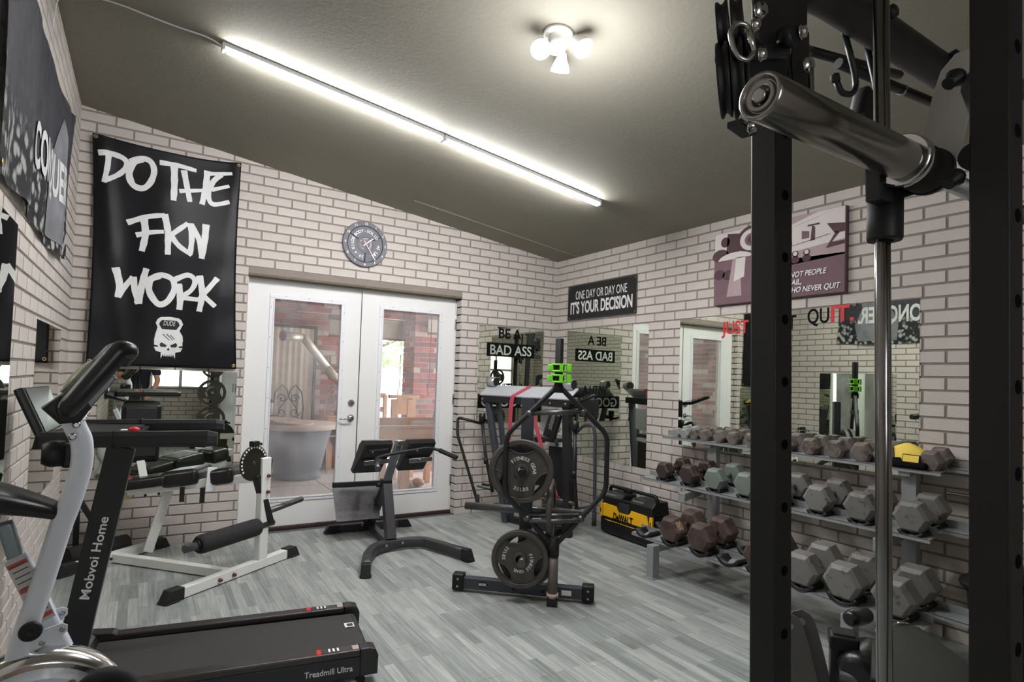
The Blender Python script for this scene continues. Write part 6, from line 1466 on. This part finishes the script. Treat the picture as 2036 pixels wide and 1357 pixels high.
for side in (0, NA): bm.faces.new([gr[j][side] for j in range(NB + 1)])
bmesh.ops.recalc_face_normals(bm, faces=bm.faces); g = G(); g.bm.free(); g.bm = bm; g.ob('body', MCLOTH, ys_)
G().box((3.005, -3.52, .952), (.165, .24, .034), bev=.014, seg=3).ob('black_panel', MTXTK, ys_)
Rt_ = V((0, -1, 0)); up_ = V((.30, 0, .95)).normalized()
G().box((2.937, -3.565, .985), (.004, .085, .045), Matrix.Rotation(.25, 3, 'Y'), bev=0).ob('letter_box', MTXTK, ys_)
G().box((2.9345, -3.565, .985), (.004, .077, .037), Matrix.Rotation(.25, 3, 'Y'), bev=0).ob('letter_box', MCLOTH, ys_, label='yellow centre of the letter box')
text('lettering', 'TUL', (2.931, -3.532, .970), Rt_, up_, .026, MTXTK, ys_, width=.062, bold=.02)
G().ngon([(2.938, -3.42, .955), (2.938, -3.52, .965), (2.944, -3.51, .985), (2.944, -3.44, .98)], .002, (-1, 0, 0)).ob('dark_print', MTXTK, ys_)

# ================================================================== SHOP VACUUM / TOOLBOX
vc = thing('portable_shop_vacuum', 'yellow and black portable wet-dry vacuum on the floor against the right wall', 'vacuum cleaner', (2.985, -1.42, 0))
x0, x1 = 2.90, 3.11; ya, yb2 = -1.115, -1.735
g = G(); g.ngon([(x0, ya, .03), (x0 + .02, ya + .0, .01), (x1, ya, .01), (x1, ya, .16), (x0 - .005, ya, .16)], ya - yb2, (0, -1, 0), bev=.016); g.ob('lower_tank', MPLAST, vc)
G().box(((x0 + x1) / 2, (ya + yb2) / 2, .20), (x1 - x0 - .012, .585, .11), bev=.008).ob('middle_body', MPLAST, vc)
G().ngon([(x0 - .004, ya - .035, .135), (x0 - .004, ya - .035, .272), (x0 - .004, ya - .20, .268), (x0 - .004, ya - .215, .235), (x0 - .004, ya - .365, .232), (x0 - .004, ya - .38, .268), (x0 - .004, ya - .555, .262), (x0 - .004, ya - .575, .20), (x0 - .004, ya - .575, .155), (x0 - .004, ya - .40, .125), (x0 - .004, ya - .22, .130), (x0 - .004, ya - .10, .125)], .012, (1, 0, 0), bev=.002).ob('yellow_front', MYEL, vc)
for y in (ya - .012, yb2 + .012): 
    G().box((x0 + .0, y, .205), (.022, .03, .115), bev=.004).ob('latch', MYEL, vc); G().box((x0 - .012, y, .205), (.004, .010, .035)).ob('latch_slot', MPLAST, vc)
G().ngon([(x0 + .004, ya - .01, .255), (x0 + .01, ya - .01, .33), (x0 + .05, ya - .01, .372), (x1 - .02, ya - .01, .372), (x1, ya - .01, .26)], .24, (0, -1, 0), bev=.014).ob('motor_housing', MPLAST, vc)
G().ngon([(x0 + .004, ya - .34, .255), (x0 + .01, ya - .34, .33), (x0 + .05, ya - .34, .372), (x1 - .02, ya - .34, .372), (x1, ya - .34, .26)], .27, (0, -1, 0), bev=.014).ob('motor_housing', MPLAST, vc)
for y in (-1.215, -1.54): G().box((x0 + .045, y, .352), (.05, .13, .02), Matrix.Rotation(-.7, 3, 'Y'), bev=.004).ob('vent_cover', mat('smoked_lens', (84, 84, 78), .3), vc)
G().box((x0 + .015, -1.405, .268), (.04, .12, .085), bev=.004).ob('control_recess', mat('recess_grey', (52, 53, 56), .4), vc); G().box((x0 + .03, -1.385, .31), (.05, .16, .05), bev=.006).ob('control_hood', MPLAST, vc)
G().tube(fillet([(2.99, ya - .015, .35), (2.99, ya - .03, .415), (2.99, yb2 + .05, .415), (2.99, yb2 + .02, .34)], .03, 5), .016, 12).ob('carry_handle', MPLAST, vc)
G().box((2.99, -1.36, .40), (.035, .08, .035), bev=.005).ob('handle_post', MPLAST, vc)
text('lettering', 'DeWALT', (x0 - .0055, ya - .170, .152), (0, -1, 0), ZU, .058, MTXTK, vc, width=.235, bold=.035)
G().cyl((3.02, -1.76, .13), (3.02, -1.76, .20), .03, 18).ob('hose_port', MPLAST, vc)
# wall barbell and bin at the right edge
bb = thing('chrome_barbell', 'chrome barbell standing horizontally behind the rack at the right edge', 'barbell', (3.08, -4.2, .80))
G().cyl((3.08, -3.68, .805), (3.08, -5.1, .805), .014, 16).ob('bar_shaft', MCHROME, bb)
for y in (-4.9, -4.1): G().box((3.13, y, .79), (.10, .03, .03), bev=.003).ob('wall_hook', MBLACK, bb)
tc_ = thing('trash_can', 'black plastic bin with rim and lid on the floor at the right edge', 'bin', (2.78, -4.05, 0))
G().lathe([(0, .01), (.125, .01), (.128, 0), (.165, .43), (.155, .43), (.12, .03)], (2.85, -4.02, 0), ZU, 32).ob('bin_body', MPLAST, tc_)
G().lathe([(.150, .425), (.185, .425), (.192, .44), (.185, .455), (.150, .455)], (2.85, -4.02, 0), ZU, 32).ob('rim', MPLAST, tc_)
G().sphere((2.87, -4.02, .50), .13, 16, (1, 1, .42)).ob('bag_bulge', MVINYL, tc_)
# ================================================================== SMITH MACHINE / POWER RACK (right foreground)
sm_ = thing('smith_machine', 'tall black power rack with chrome guide rod and bar sleeve, right foreground', 'power rack', (1.2, -4.45, 0))
def post(xb, xt, y, w_=.066, h_=2.42, holes=True):
    a = V((xb, y, 0)); b = V((xt, y, h_)); G().beam(a, b, w_, w_, up=(0, 1, 0), bev=.004).ob('post', MRACKBLK, sm_)
    if holes:
        mh = bpy.data.materials.get('hole_dark') or mat('hole_dark', (4, 4, 4), .9, spec=.1)
        z = .30
        while z < h_ - .1:
            x = xb + (xt - xb) * z / h_
            G().cyl((x + .004, y - w_ / 2 + .001, z), (x + .004, y - w_ / 2 - .0008, z), .0125, 16).ob('pin_hole', mh, sm_)
            G().cyl((x - w_ / 2 + .001, y + .0, z + .076), (x - w_ / 2 - .0008, y, z + .076), .0062, 12).ob('pin_hole', mh, sm_)
            z += .152
post(.694, .634, -4.23, .068); post(.660, .628, -4.68, .060)
G().box((.712, -4.19, 1.2), (.008, .012, 2.3)).ob('edge_strip', MDSTEEL, sm_)
post(2.02, 1.96, -4.23, holes=False); post(2.0, 1.97, -4.68, holes=False)
G().beam((.70, -4.9, .03), (.70, -4.05, .03), .07, .06).ob('side_base', MRACKBLK, sm_); G().beam((2.01, -4.9, .03), (2.01, -4.05, .03), .07, .06).ob('side_base', MRACKBLK, sm_)
G().beam((.655, -4.72, 2.44), (.655, -4.19, 2.44), .066, .05).ob('side_top', MRACKBLK, sm_); G().beam((1.965, -4.72, 2.44), (1.965, -4.19, 2.44), .066, .05).ob('side_top', MRACKBLK, sm_)
G().tube(fillet([(.66, -4.26, 2.355), (.80, -4.26, 2.385), (1.80, -4.26, 2.385), (1.95, -4.26, 2.355)], .10, 5), .048, 18).ob('top_crossmember', MBLACK, sm_)
for x in (1.06, 1.45): G().lathe([(0, 0), (.018, 0), (.018, .02), (.010, .024), (0, .024)], (x, -4.30, 2.40), (0, -1, .2), 14).ob('crossmember_knob', MPLAST, sm_)
# pull-up grips behind the crossmember
for p, q in (((.80, -4.12, 2.34), (1.22, -3.98, 2.50)), ((1.22, -3.98, 2.50), (1.75, -4.02, 2.56)), ((1.18, -4.10, 2.39), (1.72, -4.15, 2.39))):
    G().cyl(p, q, .016, 14).ob('pull_up_grip', MBLACK, sm_); m_ = V(p).lerp(V(q), .62); d_ = (V(q) - V(p)).normalized(); G().cyl(m_, m_ + d_ * .014, .018, 14).ob('grip_ring', MSTEEL, sm_)
G().tube([(1.72, -4.15, 2.39), (1.93, -4.20, 2.42)], .016, 12).ob('pull_up_grip', MBLACK, sm_)
for x in (.655, 1.0): G().beam((x, -4.14, 2.33), (x + .15, -4.22, 2.37), .03, .03).ob('grip_mount', MBLACK, sm_) if x > 2 else None
MROD = mat('dark_chrome', (146, 144, 143), .2, 1., var=.02)
# chrome guide rods
for xb, xt in ((.692, .616), (1.95, 1.90)):
    G().cyl((xb, -4.49, .05), (xt, -4.49, 2.44), .0150, 22).ob('guide_rod', MROD, sm_)
G().lathe([(.016, 0), (.031, 0), (.033, .005), (.033, .135), (0.016, .135)], (.650, -4.49, 1.665), ZU, 28).ob('bearing_housing', MPLAST, sm_)
G().ngon([(.580, -4.515, 1.735), (.620, -4.515, 1.735), (.775, -4.515, 1.790), (.735, -4.515, 1.83), (.60, -4.515, 1.83), (.575, -4.515, 1.80)], .03, (0, 1, 0), bev=.003).ob('carriage_bracket', MBLACK, sm_)
# the bar: end cap, sleeve, collars, shaft
bz = 1.808; by = -4.545
bar = G().cyl((.60, by, bz), (2.35, by, bz), .0195, 20).ob('bar_shaft', MSTEEL, sm_)
G().lathe([(.0, .012), (.014, .012), (.014, .006), (.018, .004), (.023, .004), (.023, .010), (.026, .012), (.029, .004), (.032, 0), (.0365, .002), (.0375, .008), (.0375, .455), (0, .455)], (.138, by, bz), (1, 0, 0), 44).ob('bar_sleeve', mat('polished_sleeve', (150, 148, 144), .24, 1., var=.03, scale=4, stretch=(1, 30, 30)), bar)
G().lathe([(.013, 0), (.013, .004), (.010, .006), (0, .006)], (.142, by, bz), (-1, 0, 0), 6).ob('end_bolt', MSTEEL, bar)
G().lathe([(.037, 0), (.048, 0), (.052, .006), (.052, .020), (.048, .026), (.037, .026)], (.590, by, bz), (1, 0, 0), 40).ob('inner_collar', MCHROME, bar)
G().lathe([(0, 0), (.044, 0), (.046, .004), (.046, .085), (.044, .09), (0, .09)], (.617, by, bz), (1, 0, 0), 40).ob('rubber_sleeve', MRUB, bar)
G().lathe([(0.02, 0), (.048, 0), (.048, .012), (.02, .012)], (.700, by, bz), (1, 0, 0), 36).ob('outer_collar', MBLACK, bar)
hk = [(-4.540, 1.84), (-4.520, 1.875), (-4.535, 1.91), (-4.545, 1.97), (-4.560, 2.02), (-4.585, 2.045), (-4.625, 2.045), (-4.625, 2.005), (-4.595, 1.995), (-4.590, 1.965), (-4.608, 1.91), (-4.595, 1.85), (-4.575, 1.80), (-4.545, 1.80)]
G().ngon([(.722, y, z) for y, z in hk], .007, (1, 0, 0), bev=.002).ob('safety_hook', mat('hook_plate', (176, 176, 172), .35, .5, var=.1), bar)
G().lathe([(0, 0), (.028, 0), (.028, .03), (0, .03)], (.77, -4.60, 1.84), (1, 0, 0), 20).ob('hook_stop', MPLAST, bar)
for z in (1.76, 1.95): G().lathe([(0, 0), (.014, 0), (.018, .01), (.012, .02), (.012, .03), (0, .03)], (.62, -4.63, z), (-.6, .3, -.6), 12).ob('band_peg', MPLAST, sm_)
# gusset and pulley block on the front post
G().ngon([(.42, -4.315, 2.40), (.45, -4.315, 2.175), (.475, -4.315, 2.115), (.52, -4.315, 2.12), (.575, -4.315, 2.185), (.60, -4.315, 2.30), (.60, -4.315, 2.42)], .006, (0, 1, 0), bev=.001).ob('gusset_plate', MBLACK, sm_)
G().ngon([(.55, -4.285, 2.42), (.55, -4.285, 2.20), (.62, -4.285, 2.16), (.70, -4.285, 2.23), (.70, -4.285, 2.42)], .02, (0, 1, 0), bev=.003).ob('gusset_plate', MBLACK, sm_)
def hexbolt(p, ax, r=.016):
    o = G().lathe([(0, 0), (r * 1.25, 0), (r * 1.25, .003), (r, .003), (r * .95, .013), (r * .5, .014), (0, .014)], p, ax, 6).ob('hex_bolt', MCHROME, sm_)
hexbolt((.463, -4.316, 2.183), (0, -1, 0))
G().cyl((.36, -4.32, 2.045), (.52, -4.34, 2.10), .016, 16).ob('pivot_tube', MBLACK, sm_)
G().lathe([(0, 0), (.026, 0), (.026, .01), (0, .01)], (.355, -4.32, 2.043), (-1, .1, -.3), 18).ob('tube_flange', MPLAST, sm_)
G().lathe([(0, 0), (.024, 0), (.024, .02), (.020, .03), (0, .03)], (.505, -4.345, 2.118), (0, -1, 0), 18).ob('tube_flange', MPLAST, sm_)
hexbolt((.523, -4.375, 2.125), (.3, -1, 0), .013); hexbolt((.566, -4.365, 2.07), (0, -1, 0), .014); hexbolt((.603, -4.34, 2.10), (.4, -1, 0), .012); hexbolt((.398, -4.345, 1.985), (-.2, -1, 0), .012)
G().box((.47, -4.31, 2.03), (.17, .04, .16), bev=.01).ob('pulley_arm', MBLACK, sm_)
G().ngon([(.545, -4.35, 2.16), (.60, -4.35, 2.165), (.605, -4.35, 2.0), (.585, -4.35, 1.93), (.56, -4.35, 1.97), (.535, -4.35, 2.08)], .006, (0, 1, 0), bev=.001).ob('side_bracket', MBLACK, sm_)
G().tube([(.566, -4.375, 2.06), (.570, -4.375, 2.0), (.565, -4.375, 1.93)], .006, 8).ob('bracket_edge', MSTEEL, sm_)
pax = V((.55, -.83, .08)).normalized()
def pulley_(c, R, n_, nm='pulley'):
    o = thing_p = G().lathe([(0, -.013), (R * .3, -.013), (R * .86, -.011), (R, -.012), (R, -.007), (R * .88, -.002), (R * .88, .002), (R, .007), (R, .012), (R * .86, .011), (R * .3, .013), (0, .013)], c, pax, 40).ob(nm, MPLAST, sm_)
    return o
pulley_(V((.365, -4.335, 2.105)), .055, 2); pulley_(V((.345, -4.315, 2.105)), .050, 2)
pulley_(V((.358, -4.345, 1.985)), .078, 3); pulley_(V((.340, -4.325, 1.985)), .074, 3)
for s_ in (.036,): 
    c = V((.352, -4.335, 1.99)) + pax * s_ * .8; ya_ = pax.cross(ZU).normalized()
    G().ngon([c + ya_ * a + ZU * b for a, b in ((-.025, .09), (.025, .09), (.05, .02), (.045, -.04), (.018, -.085), (-.018, -.085), (-.045, -.04), (-.05, .02))], .004, pax, bev=.001).ob('pulley_cheek', MBLACK, sm_)
G().box((.372, -4.345, 1.885), (.07, .03, .012), .2).ob('pulley_bridge', MBLACK, sm_)
for p in ((.382, -4.36, 2.10), (.39, -4.37, 2.035), (.368, -4.365, 1.88)): hexbolt(p, (.3, -1, -.1), .012)
cb = thing('carabiner', 'silver carabiner clip hanging from the upper pulleys of the rack', 'carabiner', (.27, -4.38, 1.985))
cc_ = V((.300, -4.395, 2.020)); ca1 = V((.90, -.42, 0)).normalized()
cur = [cc_ + ca1 * a + ZU * b for a, b in ((-.026, .018), (-.014, .036), (.008, .036), (.020, .012), (.024, -.020), (.010, -.036), (-.006, -.032), (-.018, -.016))]
G().tube(fillet(cur, .014, 5, closed=True), .0052, 12, closed=True).ob('body', MSTEEL, cb)
G().cyl(cc_ + ca1 * .012 + ZU * .026, cc_ + ca1 * .0225 - ZU * .016, .0062, 12).ob('gate', MCHROME, cb)
# J hook and cable handle
jh = thing('hanging_j_hook', 'black rubber-coated hook with pad hanging under the rack crossmember', 'hook', (1.15, -4.2, 2.27))
Yh = -4.22
G().tube(fillet([(.985, Yh, 2.37), (1.045, Yh, 2.27), (1.055, Yh, 2.225), (1.03, Yh, 2.195), (.975, Yh, 2.185), (.950, Yh, 2.215)], .03, 5), .0085, 12).ob('hook_rod', MBLACK, jh)
G().tube([(1.11, Yh, 2.37), (1.165, Yh, 2.26), (1.175, Yh, 2.20)], .0085, 12).ob('hook_rod', MBLACK, jh)
G().box((1.135, Yh + .01, 2.175), (.115, .05, .115), Matrix.Rotation(.35, 3, 'Y'), bev=.022, seg=4).ob('hook_pad', MPLAST, jh)
G().lathe([(0, 0), (.012, 0), (.012, .02), (0, .025)], (.950, Yh, 2.21), (-.5, 0, 1), 10).ob('hook_tip', MRUB, jh)

# ================================================================== BENCH INSIDE THE RACK (bottom right corner)
be = V((.554, -.832, 0)); bnn = V((.832, .554, 0)); BP = V((1.60, -3.85, 0)); b2 = lambda s, z, y=0: BP + be * s + bnn * y + ZU * z
bq = thing('flat_bench', 'black vinyl bench with grey slotted brackets, lower right behind the rack posts', 'weight bench', b2(.2, 0, .2))
MPB = mat('bracket_grey', (98, 95, 92), .45, .3, var=.06)
for y, ds in ((0.0, -.015), (.07, .030)):
    o_ = [(-.15, -.0), (-.20, .20), (-.165, .40), (-.155, .45), (-.135, .485), (-.105, .498), (-.075, .485), (-.055, .45), (-.035, .38), (-.01, .28), (.02, .12), (.0, 0.02)]
    G().ngon([b2(s_ + ds, z - .03, y) for s_, z in o_], .006, bnn, bev=.001).ob('bracket_plate', MPB, bq)
    G().lathe([(0, 0), (.014, 0), (.014, .002), (0, .002)], b2(-.105 + ds, .42, y - .003), -bnn, 18).ob('bracket_hole', MSILVER, bq)
bb_ang = math.atan2(-.832, .554)
G().box(b2(.07, .18, .08), (.09, .08, .36), bb_ang).ob('post_tube', MBLACK, bq)
G().box(b2(.07, .375, .08), (.10, .10, .055), bb_ang, bev=.008).ob('square_cap', MPLAST, bq); G().box(b2(.07, .405, .08), (.075, .075, .012), bb_ang, bev=.004).ob('cap_inset', MRUB, bq)
def vroll(a, b, r, nm='roll_pad'):
    a = V(a); b = V(b); L = (b - a).length; G().lathe([(0, 0), (r * .6, .0), (r * .9, .012), (r, .035), (r, L - .035), (r * .9, L - .012), (r * .6, L), (0, L)], a, b - a, 28).ob(nm, MVINYL, bq)
vroll(b2(.10, .29, -.02), b2(.19, .30, .20), .075); vroll(b2(.115, .375, .33), b2(.20, .37, .45), .036)
G().cyl(b2(.05, .27, 0), b2(.5, .27, 0), .022, 14).ob('roll_axle', MDSTEEL, bq)
G().ngon([b2(s_, .34, y) for s_, y in ((.10, -.34), (.155, .0), (.205, .16), (.27, .27), (.35, .25), (.42, -.02), (.50, -.42))], .085, ZU, bev=.022).ob('main_pad', mat('scuffed_vinyl', (26, 26, 24), .5, spec=.3, var=.12, scale=4, bump=.1), bq)
for s_, y in ((.28, -.2), (.28, .15)): G().beam(b2(s_, .35, y), b2(s_, 0, y), .05, .05, up=(1, 0, 0)).ob('leg', MBLACK, bq)
G().tube([b2(.27, .43, .22), b2(.29, .432, .23), b2(.31, .43, .235)], .004, 8).ob('chrome_clip', MCHROME, bq); G().box(b2(.19, .428, .10), (.03, .03, .012), bb_ang, bev=.003).ob('chrome_clip', MCHROME, bq)
G().beam(b2(-.17, .03, -.02), b2(.9, .03, -.02), .05, .06).ob('floor_rail', mat('dusty_rail', (150, 132, 118), .6), bq)
# ================================================================== BEHIND THE CAMERA (seen in the mirrors)
sp_ = thing('plate_storage_post', 'black storage post holding weight plates, by the front brick wall', 'weight rack', (.34, -5.95, 0))
G().beam((.34, -5.95, 0), (.34, -5.95, 1.75), .06, .06, up=(0, 1, 0)).ob('post', MBLACK, sp_); G().beam((.34, -6.25, .03), (.34, -5.6, .03), .06, .06).ob('base', MBLACK, sp_); G().beam((.05, -5.95, .03), (.63, -5.95, .03), .06, .06).ob('base', MBLACK, sp_)
for z in (1.38, .95, .5): G().cyl((.34, -5.93, z), (.34, -5.78, z), .024, 16).ob('peg', MSTEEL, sp_)
for z, R_, lb in ((1.38, .18, 'top plate on the storage post seen in the low wide mirror'), (.95, .22, 'middle plate on the storage post seen in the low wide mirror'), (.5, .225, 'bottom plate on the storage post seen in the low wide mirror')):
    plate((.34, -5.86, z), (0, 1, 0), R_, .04, 'FITNESS GEAR', '', lb, rot=.6)
wcab = thing('white_cabinet', 'tall plain white cabinet by the front brick wall, behind the camera', 'cabinet', (-.02, -6.35, 0))
G().box((.72, -6.36, .95), (.42, .38, 1.9), bev=.006).ob('body', MWHITE2, wcab); wcab.location = (.72, -6.36, 0); wcab.children[0].location -= V((.74, -.01, 0))
G().box((.615, -6.165, .95), (.195, .012, 1.82), bev=.003).ob('door', MWHITE2, wcab); G().box((.825, -6.165, .95), (.195, .012, 1.82), bev=.003).ob('door', MWHITE2, wcab)
for x in (.70, .74): G().cyl((x, -6.145, .95), (x, -6.145, 1.10), .006, 8).ob('handle', MSTEEL, wcab)
# ---- photographer with tripod
pe = thing('person', 'person in navy T-shirt and grey shorts bending over a tripod behind the camera', 'person', (-.72, -5.62, 0))
SKIN = mat('skin', (196, 142, 112), .55, var=.05); NAVY = mat('navy_tshirt', (28, 32, 46), .85, var=.12, bump=.2, bscale=120); SHORT = mat('grey_shorts', (150, 146, 142), .85); HAIR = mat('dark_hair', (38, 30, 26), .7, var=.2, scale=40); SHOE = mat('dark_shoes', (48, 48, 52), .6)
def skin(name, verts, edges, radii, m, lv=2, parent=pe, root=0):
    me = bpy.data.meshes.new(name); me.from_pydata([tuple(V(v) - V(parent.location)) for v in verts], edges, []); me.update()
    o = bpy.data.objects.new(name, me); C.objects.link(o)
    md = o.modifiers.new('s', 'SKIN'); 
    if not me.skin_vertices: 
        import bmesh as _b; b_ = _b.new(); b_.from_mesh(me); b_.verts.layers.skin.verify(); b_.to_mesh(me); b_.free()
    for i, r_ in enumerate(radii):
        sv = me.skin_vertices[0].data[i]; sv.radius = (r_, r_) if isinstance(r_, float) else r_; sv.use_root = (i == root)
    md.use_smooth_shade = True
    s_ = o.modifiers.new('u', 'SUBSURF'); s_.levels = lv; s_.render_levels = lv
    dg = bpy.context.evaluated_depsgraph_get(); me2 = bpy.data.meshes.new_from_object(o.evaluated_get(dg)); bpy.data.objects.remove(o)
    me2.materials.clear(); me2.materials.append(m)
    for p in me2.polygons: p.use_smooth = True
    o = bpy.data.objects.new(name, me2); C.objects.link(o); o.parent = parent; return o
X0, Y0 = -.72, -5.62
# body: pelvis, spine leaning towards the camera, neck, head base, arms, legs
vs = [(X0, Y0 - .10, .95), (X0, Y0 - .05, 1.10), (X0, Y0 + .04, 1.26), (X0, Y0 + .12, 1.38), (X0, Y0 + .17, 1.47), (X0, Y0 + .20, 1.54), (X0, Y0 + .23, 1.60),
      (X0 + .19, Y0 + .12, 1.40), (X0 + .25, Y0 + .18, 1.13), (X0 + .17, Y0 + .38, .93),
      (X0 - .19, Y0 + .12, 1.40), (X0 - .26, Y0 + .20, 1.18), (X0 - .10, Y0 + .36, 1.27),
      (X0 + .10, Y0 - .08, .88), (X0 + .13, Y0 + .0, .48), (X0 + .14, Y0 - .06, .09), (X0 + .15, Y0 + .12, .04),
      (X0 - .10, Y0 - .08, .88), (X0 - .13, Y0 + .0, .48), (X0 - .14, Y0 - .06, .09), (X0 - .15, Y0 + .12, .04)]
es = [(0, 1), (1, 2), (2, 3), (3, 4), (4, 5), (5, 6), (3, 7), (7, 8), (8, 9), (3, 10), (10, 11), (11, 12), (0, 13), (13, 14), (14, 15), (15, 16), (0, 17), (17, 18), (18, 19), (19, 20)]
rs = [(.14, .11), (.13, .10), (.14, .10), (.13, .09), .055, .055, .06, .055, .042, .030, .055, .042, .030, .085, .058, .04, .035, .085, .058, .04, .035]
body = skin('body', vs, es, rs, SKIN)
# head with features
hc = V((X0, Y0 + .25, 1.66)); Rh = Matrix.Rotation(-.35, 3, 'X')
hv = G(); hv.sphere(hc, .105, 24, (.76, .92, 1.10), Rh); hv.sphere(hc + Rh @ V((0, .03, -.065)), .062, 18, (.85, .95, .8), Rh); hv.sphere(hc + Rh @ V((0, .105, -.012)), .018, 12, (.8, 1.2, 1.3), Rh)
for s_ in (-1, 1): hv.sphere(hc + Rh @ V((s_ * .082, 0, -.005)), .028, 10, (.35, .7, 1.1), Rh)
hv.ob('head', SKIN, pe)
for s_ in (-1, 1): G().sphere(hc + Rh @ V((s_ * .034, .088, .012)), .012, 10).ob('eye', MPLAST, pe)
G().tube([hc + Rh @ V((-.022, .094, -.052)), hc + Rh @ V((0, .100, -.054)), hc + Rh @ V((.022, .094, -.052))], .005, 6).ob('mouth', mat('lips', (160, 96, 88), .6), pe)
G().sphere(hc + Rh @ V((0, -.018, .035)), .112, 24, (.80, .93, .95), Rh).ob('hair', HAIR, pe)
# shirt, shorts, shoes
skin('tshirt', [(X0, Y0 - .09, .97), (X0, Y0 - .05, 1.10), (X0, Y0 + .04, 1.26), (X0, Y0 + .12, 1.385), (X0, Y0 + .155, 1.44), (X0 + .20, Y0 + .12, 1.395), (X0 + .245, Y0 + .165, 1.20), (X0 - .20, Y0 + .12, 1.395), (X0 - .25, Y0 + .18, 1.24)],
     [(0, 1), (1, 2), (2, 3), (3, 4), (3, 5), (5, 6), (3, 7), (7, 8)], [(.165, .135), (.155, .125), (.165, .12), (.155, .105), .075, .075, .068, .075, .068], NAVY)
skin('shorts', [(X0, Y0 - .10, .97), (X0 + .105, Y0 - .07, .84), (X0 + .13, Y0 - .01, .56), (X0 - .105, Y0 - .07, .84), (X0 - .13, Y0 - .01, .56)], [(0, 1), (1, 2), (0, 3), (3, 4)], [(.155, .13), .105, .088, .105, .088], SHORT)
for s_ in (-1, 1): G().hexa([V((X0 + s_ * .15 + a * .045, Y0 + b, 0)) for a, b in ((-1, -.11), (1, -.11), (1, .19), (-1, .19))] + [V((X0 + s_ * .15 + a * .035, Y0 + b, z)) for a, b, z in ((-1, -.10, .09), (1, -.10, .09), (1, .17, .05), (-1, .17, .05))], .02, 3).ob('shoe', SHOE, pe)
def hand(wr, d, side, nm='hand'):
    """palm, four unequal curled fingers and a thumb leaving the side of the palm"""
    wr = V(wr); d = V(d).normalized(); s = d.cross(ZU).normalized() * side; n = s.cross(d).normalized()
    v = [wr, wr + d * .045, wr + d * .085]; e = [(0, 1), (1, 2)]; r_ = [(.020, .026), (.018, .036), (.013, .034)]
    for k, l in enumerate((.85, 1, .94, .74)):
        o = s * (-.026 + .0175 * k); b0 = len(v); v += [wr + d * .088 + o, wr + d * (.088 + .030 * l) + o * 1.1 - n * .008 * l, wr + d * (.088 + .046 * l) + o * 1.1 - n * .028 * l, wr + d * (.088 + .040 * l) + o * 1.1 - n * .048 * l]
        e += [(2, b0), (b0, b0 + 1), (b0 + 1, b0 + 2), (b0 + 2, b0 + 3)]; r_ += [.0095, .0088, .008, .007]
    b0 = len(v); v += [wr + d * .03 - s * .036 - n * .006, wr + d * .058 - s * .050 - n * .022, wr + d * .078 - s * .046 - n * .036]; e += [(1, b0), (b0, b0 + 1), (b0 + 1, b0 + 2)]; r_ += [.012, .0105, .009]
    return skin(nm, v, e, r_, SKIN, 1)
hand((X0 + .17, Y0 + .38, .93), (-.45, .75, -.30), 1); hand((X0 - .10, Y0 + .36, 1.27), (.5, .8, .1), -1)
tr = thing('camera_on_tripod', 'black camera on a tripod in front of the person, seen in the mirror', 'camera', (CAM.x, CAM.y - .10, 0))
bk3 = CAM - V((f.x, f.y, 0)) * .12; bk3.z = CAM.z
ry = -math.atan2(f.x, f.y)
G().box(bk3 + V((0, 0, 0)), (.135, .05, .095), ry, bev=.010).ob('camera_body', MPLAST, tr); G().box(bk3 + ZU * .058, (.05, .045, .03), ry, bev=.008).ob('prism', MPLAST, tr)
G().cyl(bk3, bk3 + V((f.x, f.y, 0)) * .092, .036, 24).ob('lens', MPLAST, tr)
ap = bk3 - ZU * .13; G().cyl(bk3 - ZU * .05, ap, .022, 16).ob('tripod_head', MPLAST, tr)
G().cyl(ap, ap - ZU * .35, .014, 14).ob('centre_column', MDSTEEL, tr)
for k in range(3):
    a = ry + PI / 2 + .35 + k * 2 * PI / 3; G().tube([ap, ap + V((math.cos(a) * .16, math.sin(a) * .16, -.60)), V((ap.x + math.cos(a) * .32, ap.y + math.sin(a) * .32, 0.0))], .013, 12, r2=.009).ob('leg', MPLAST, tr)
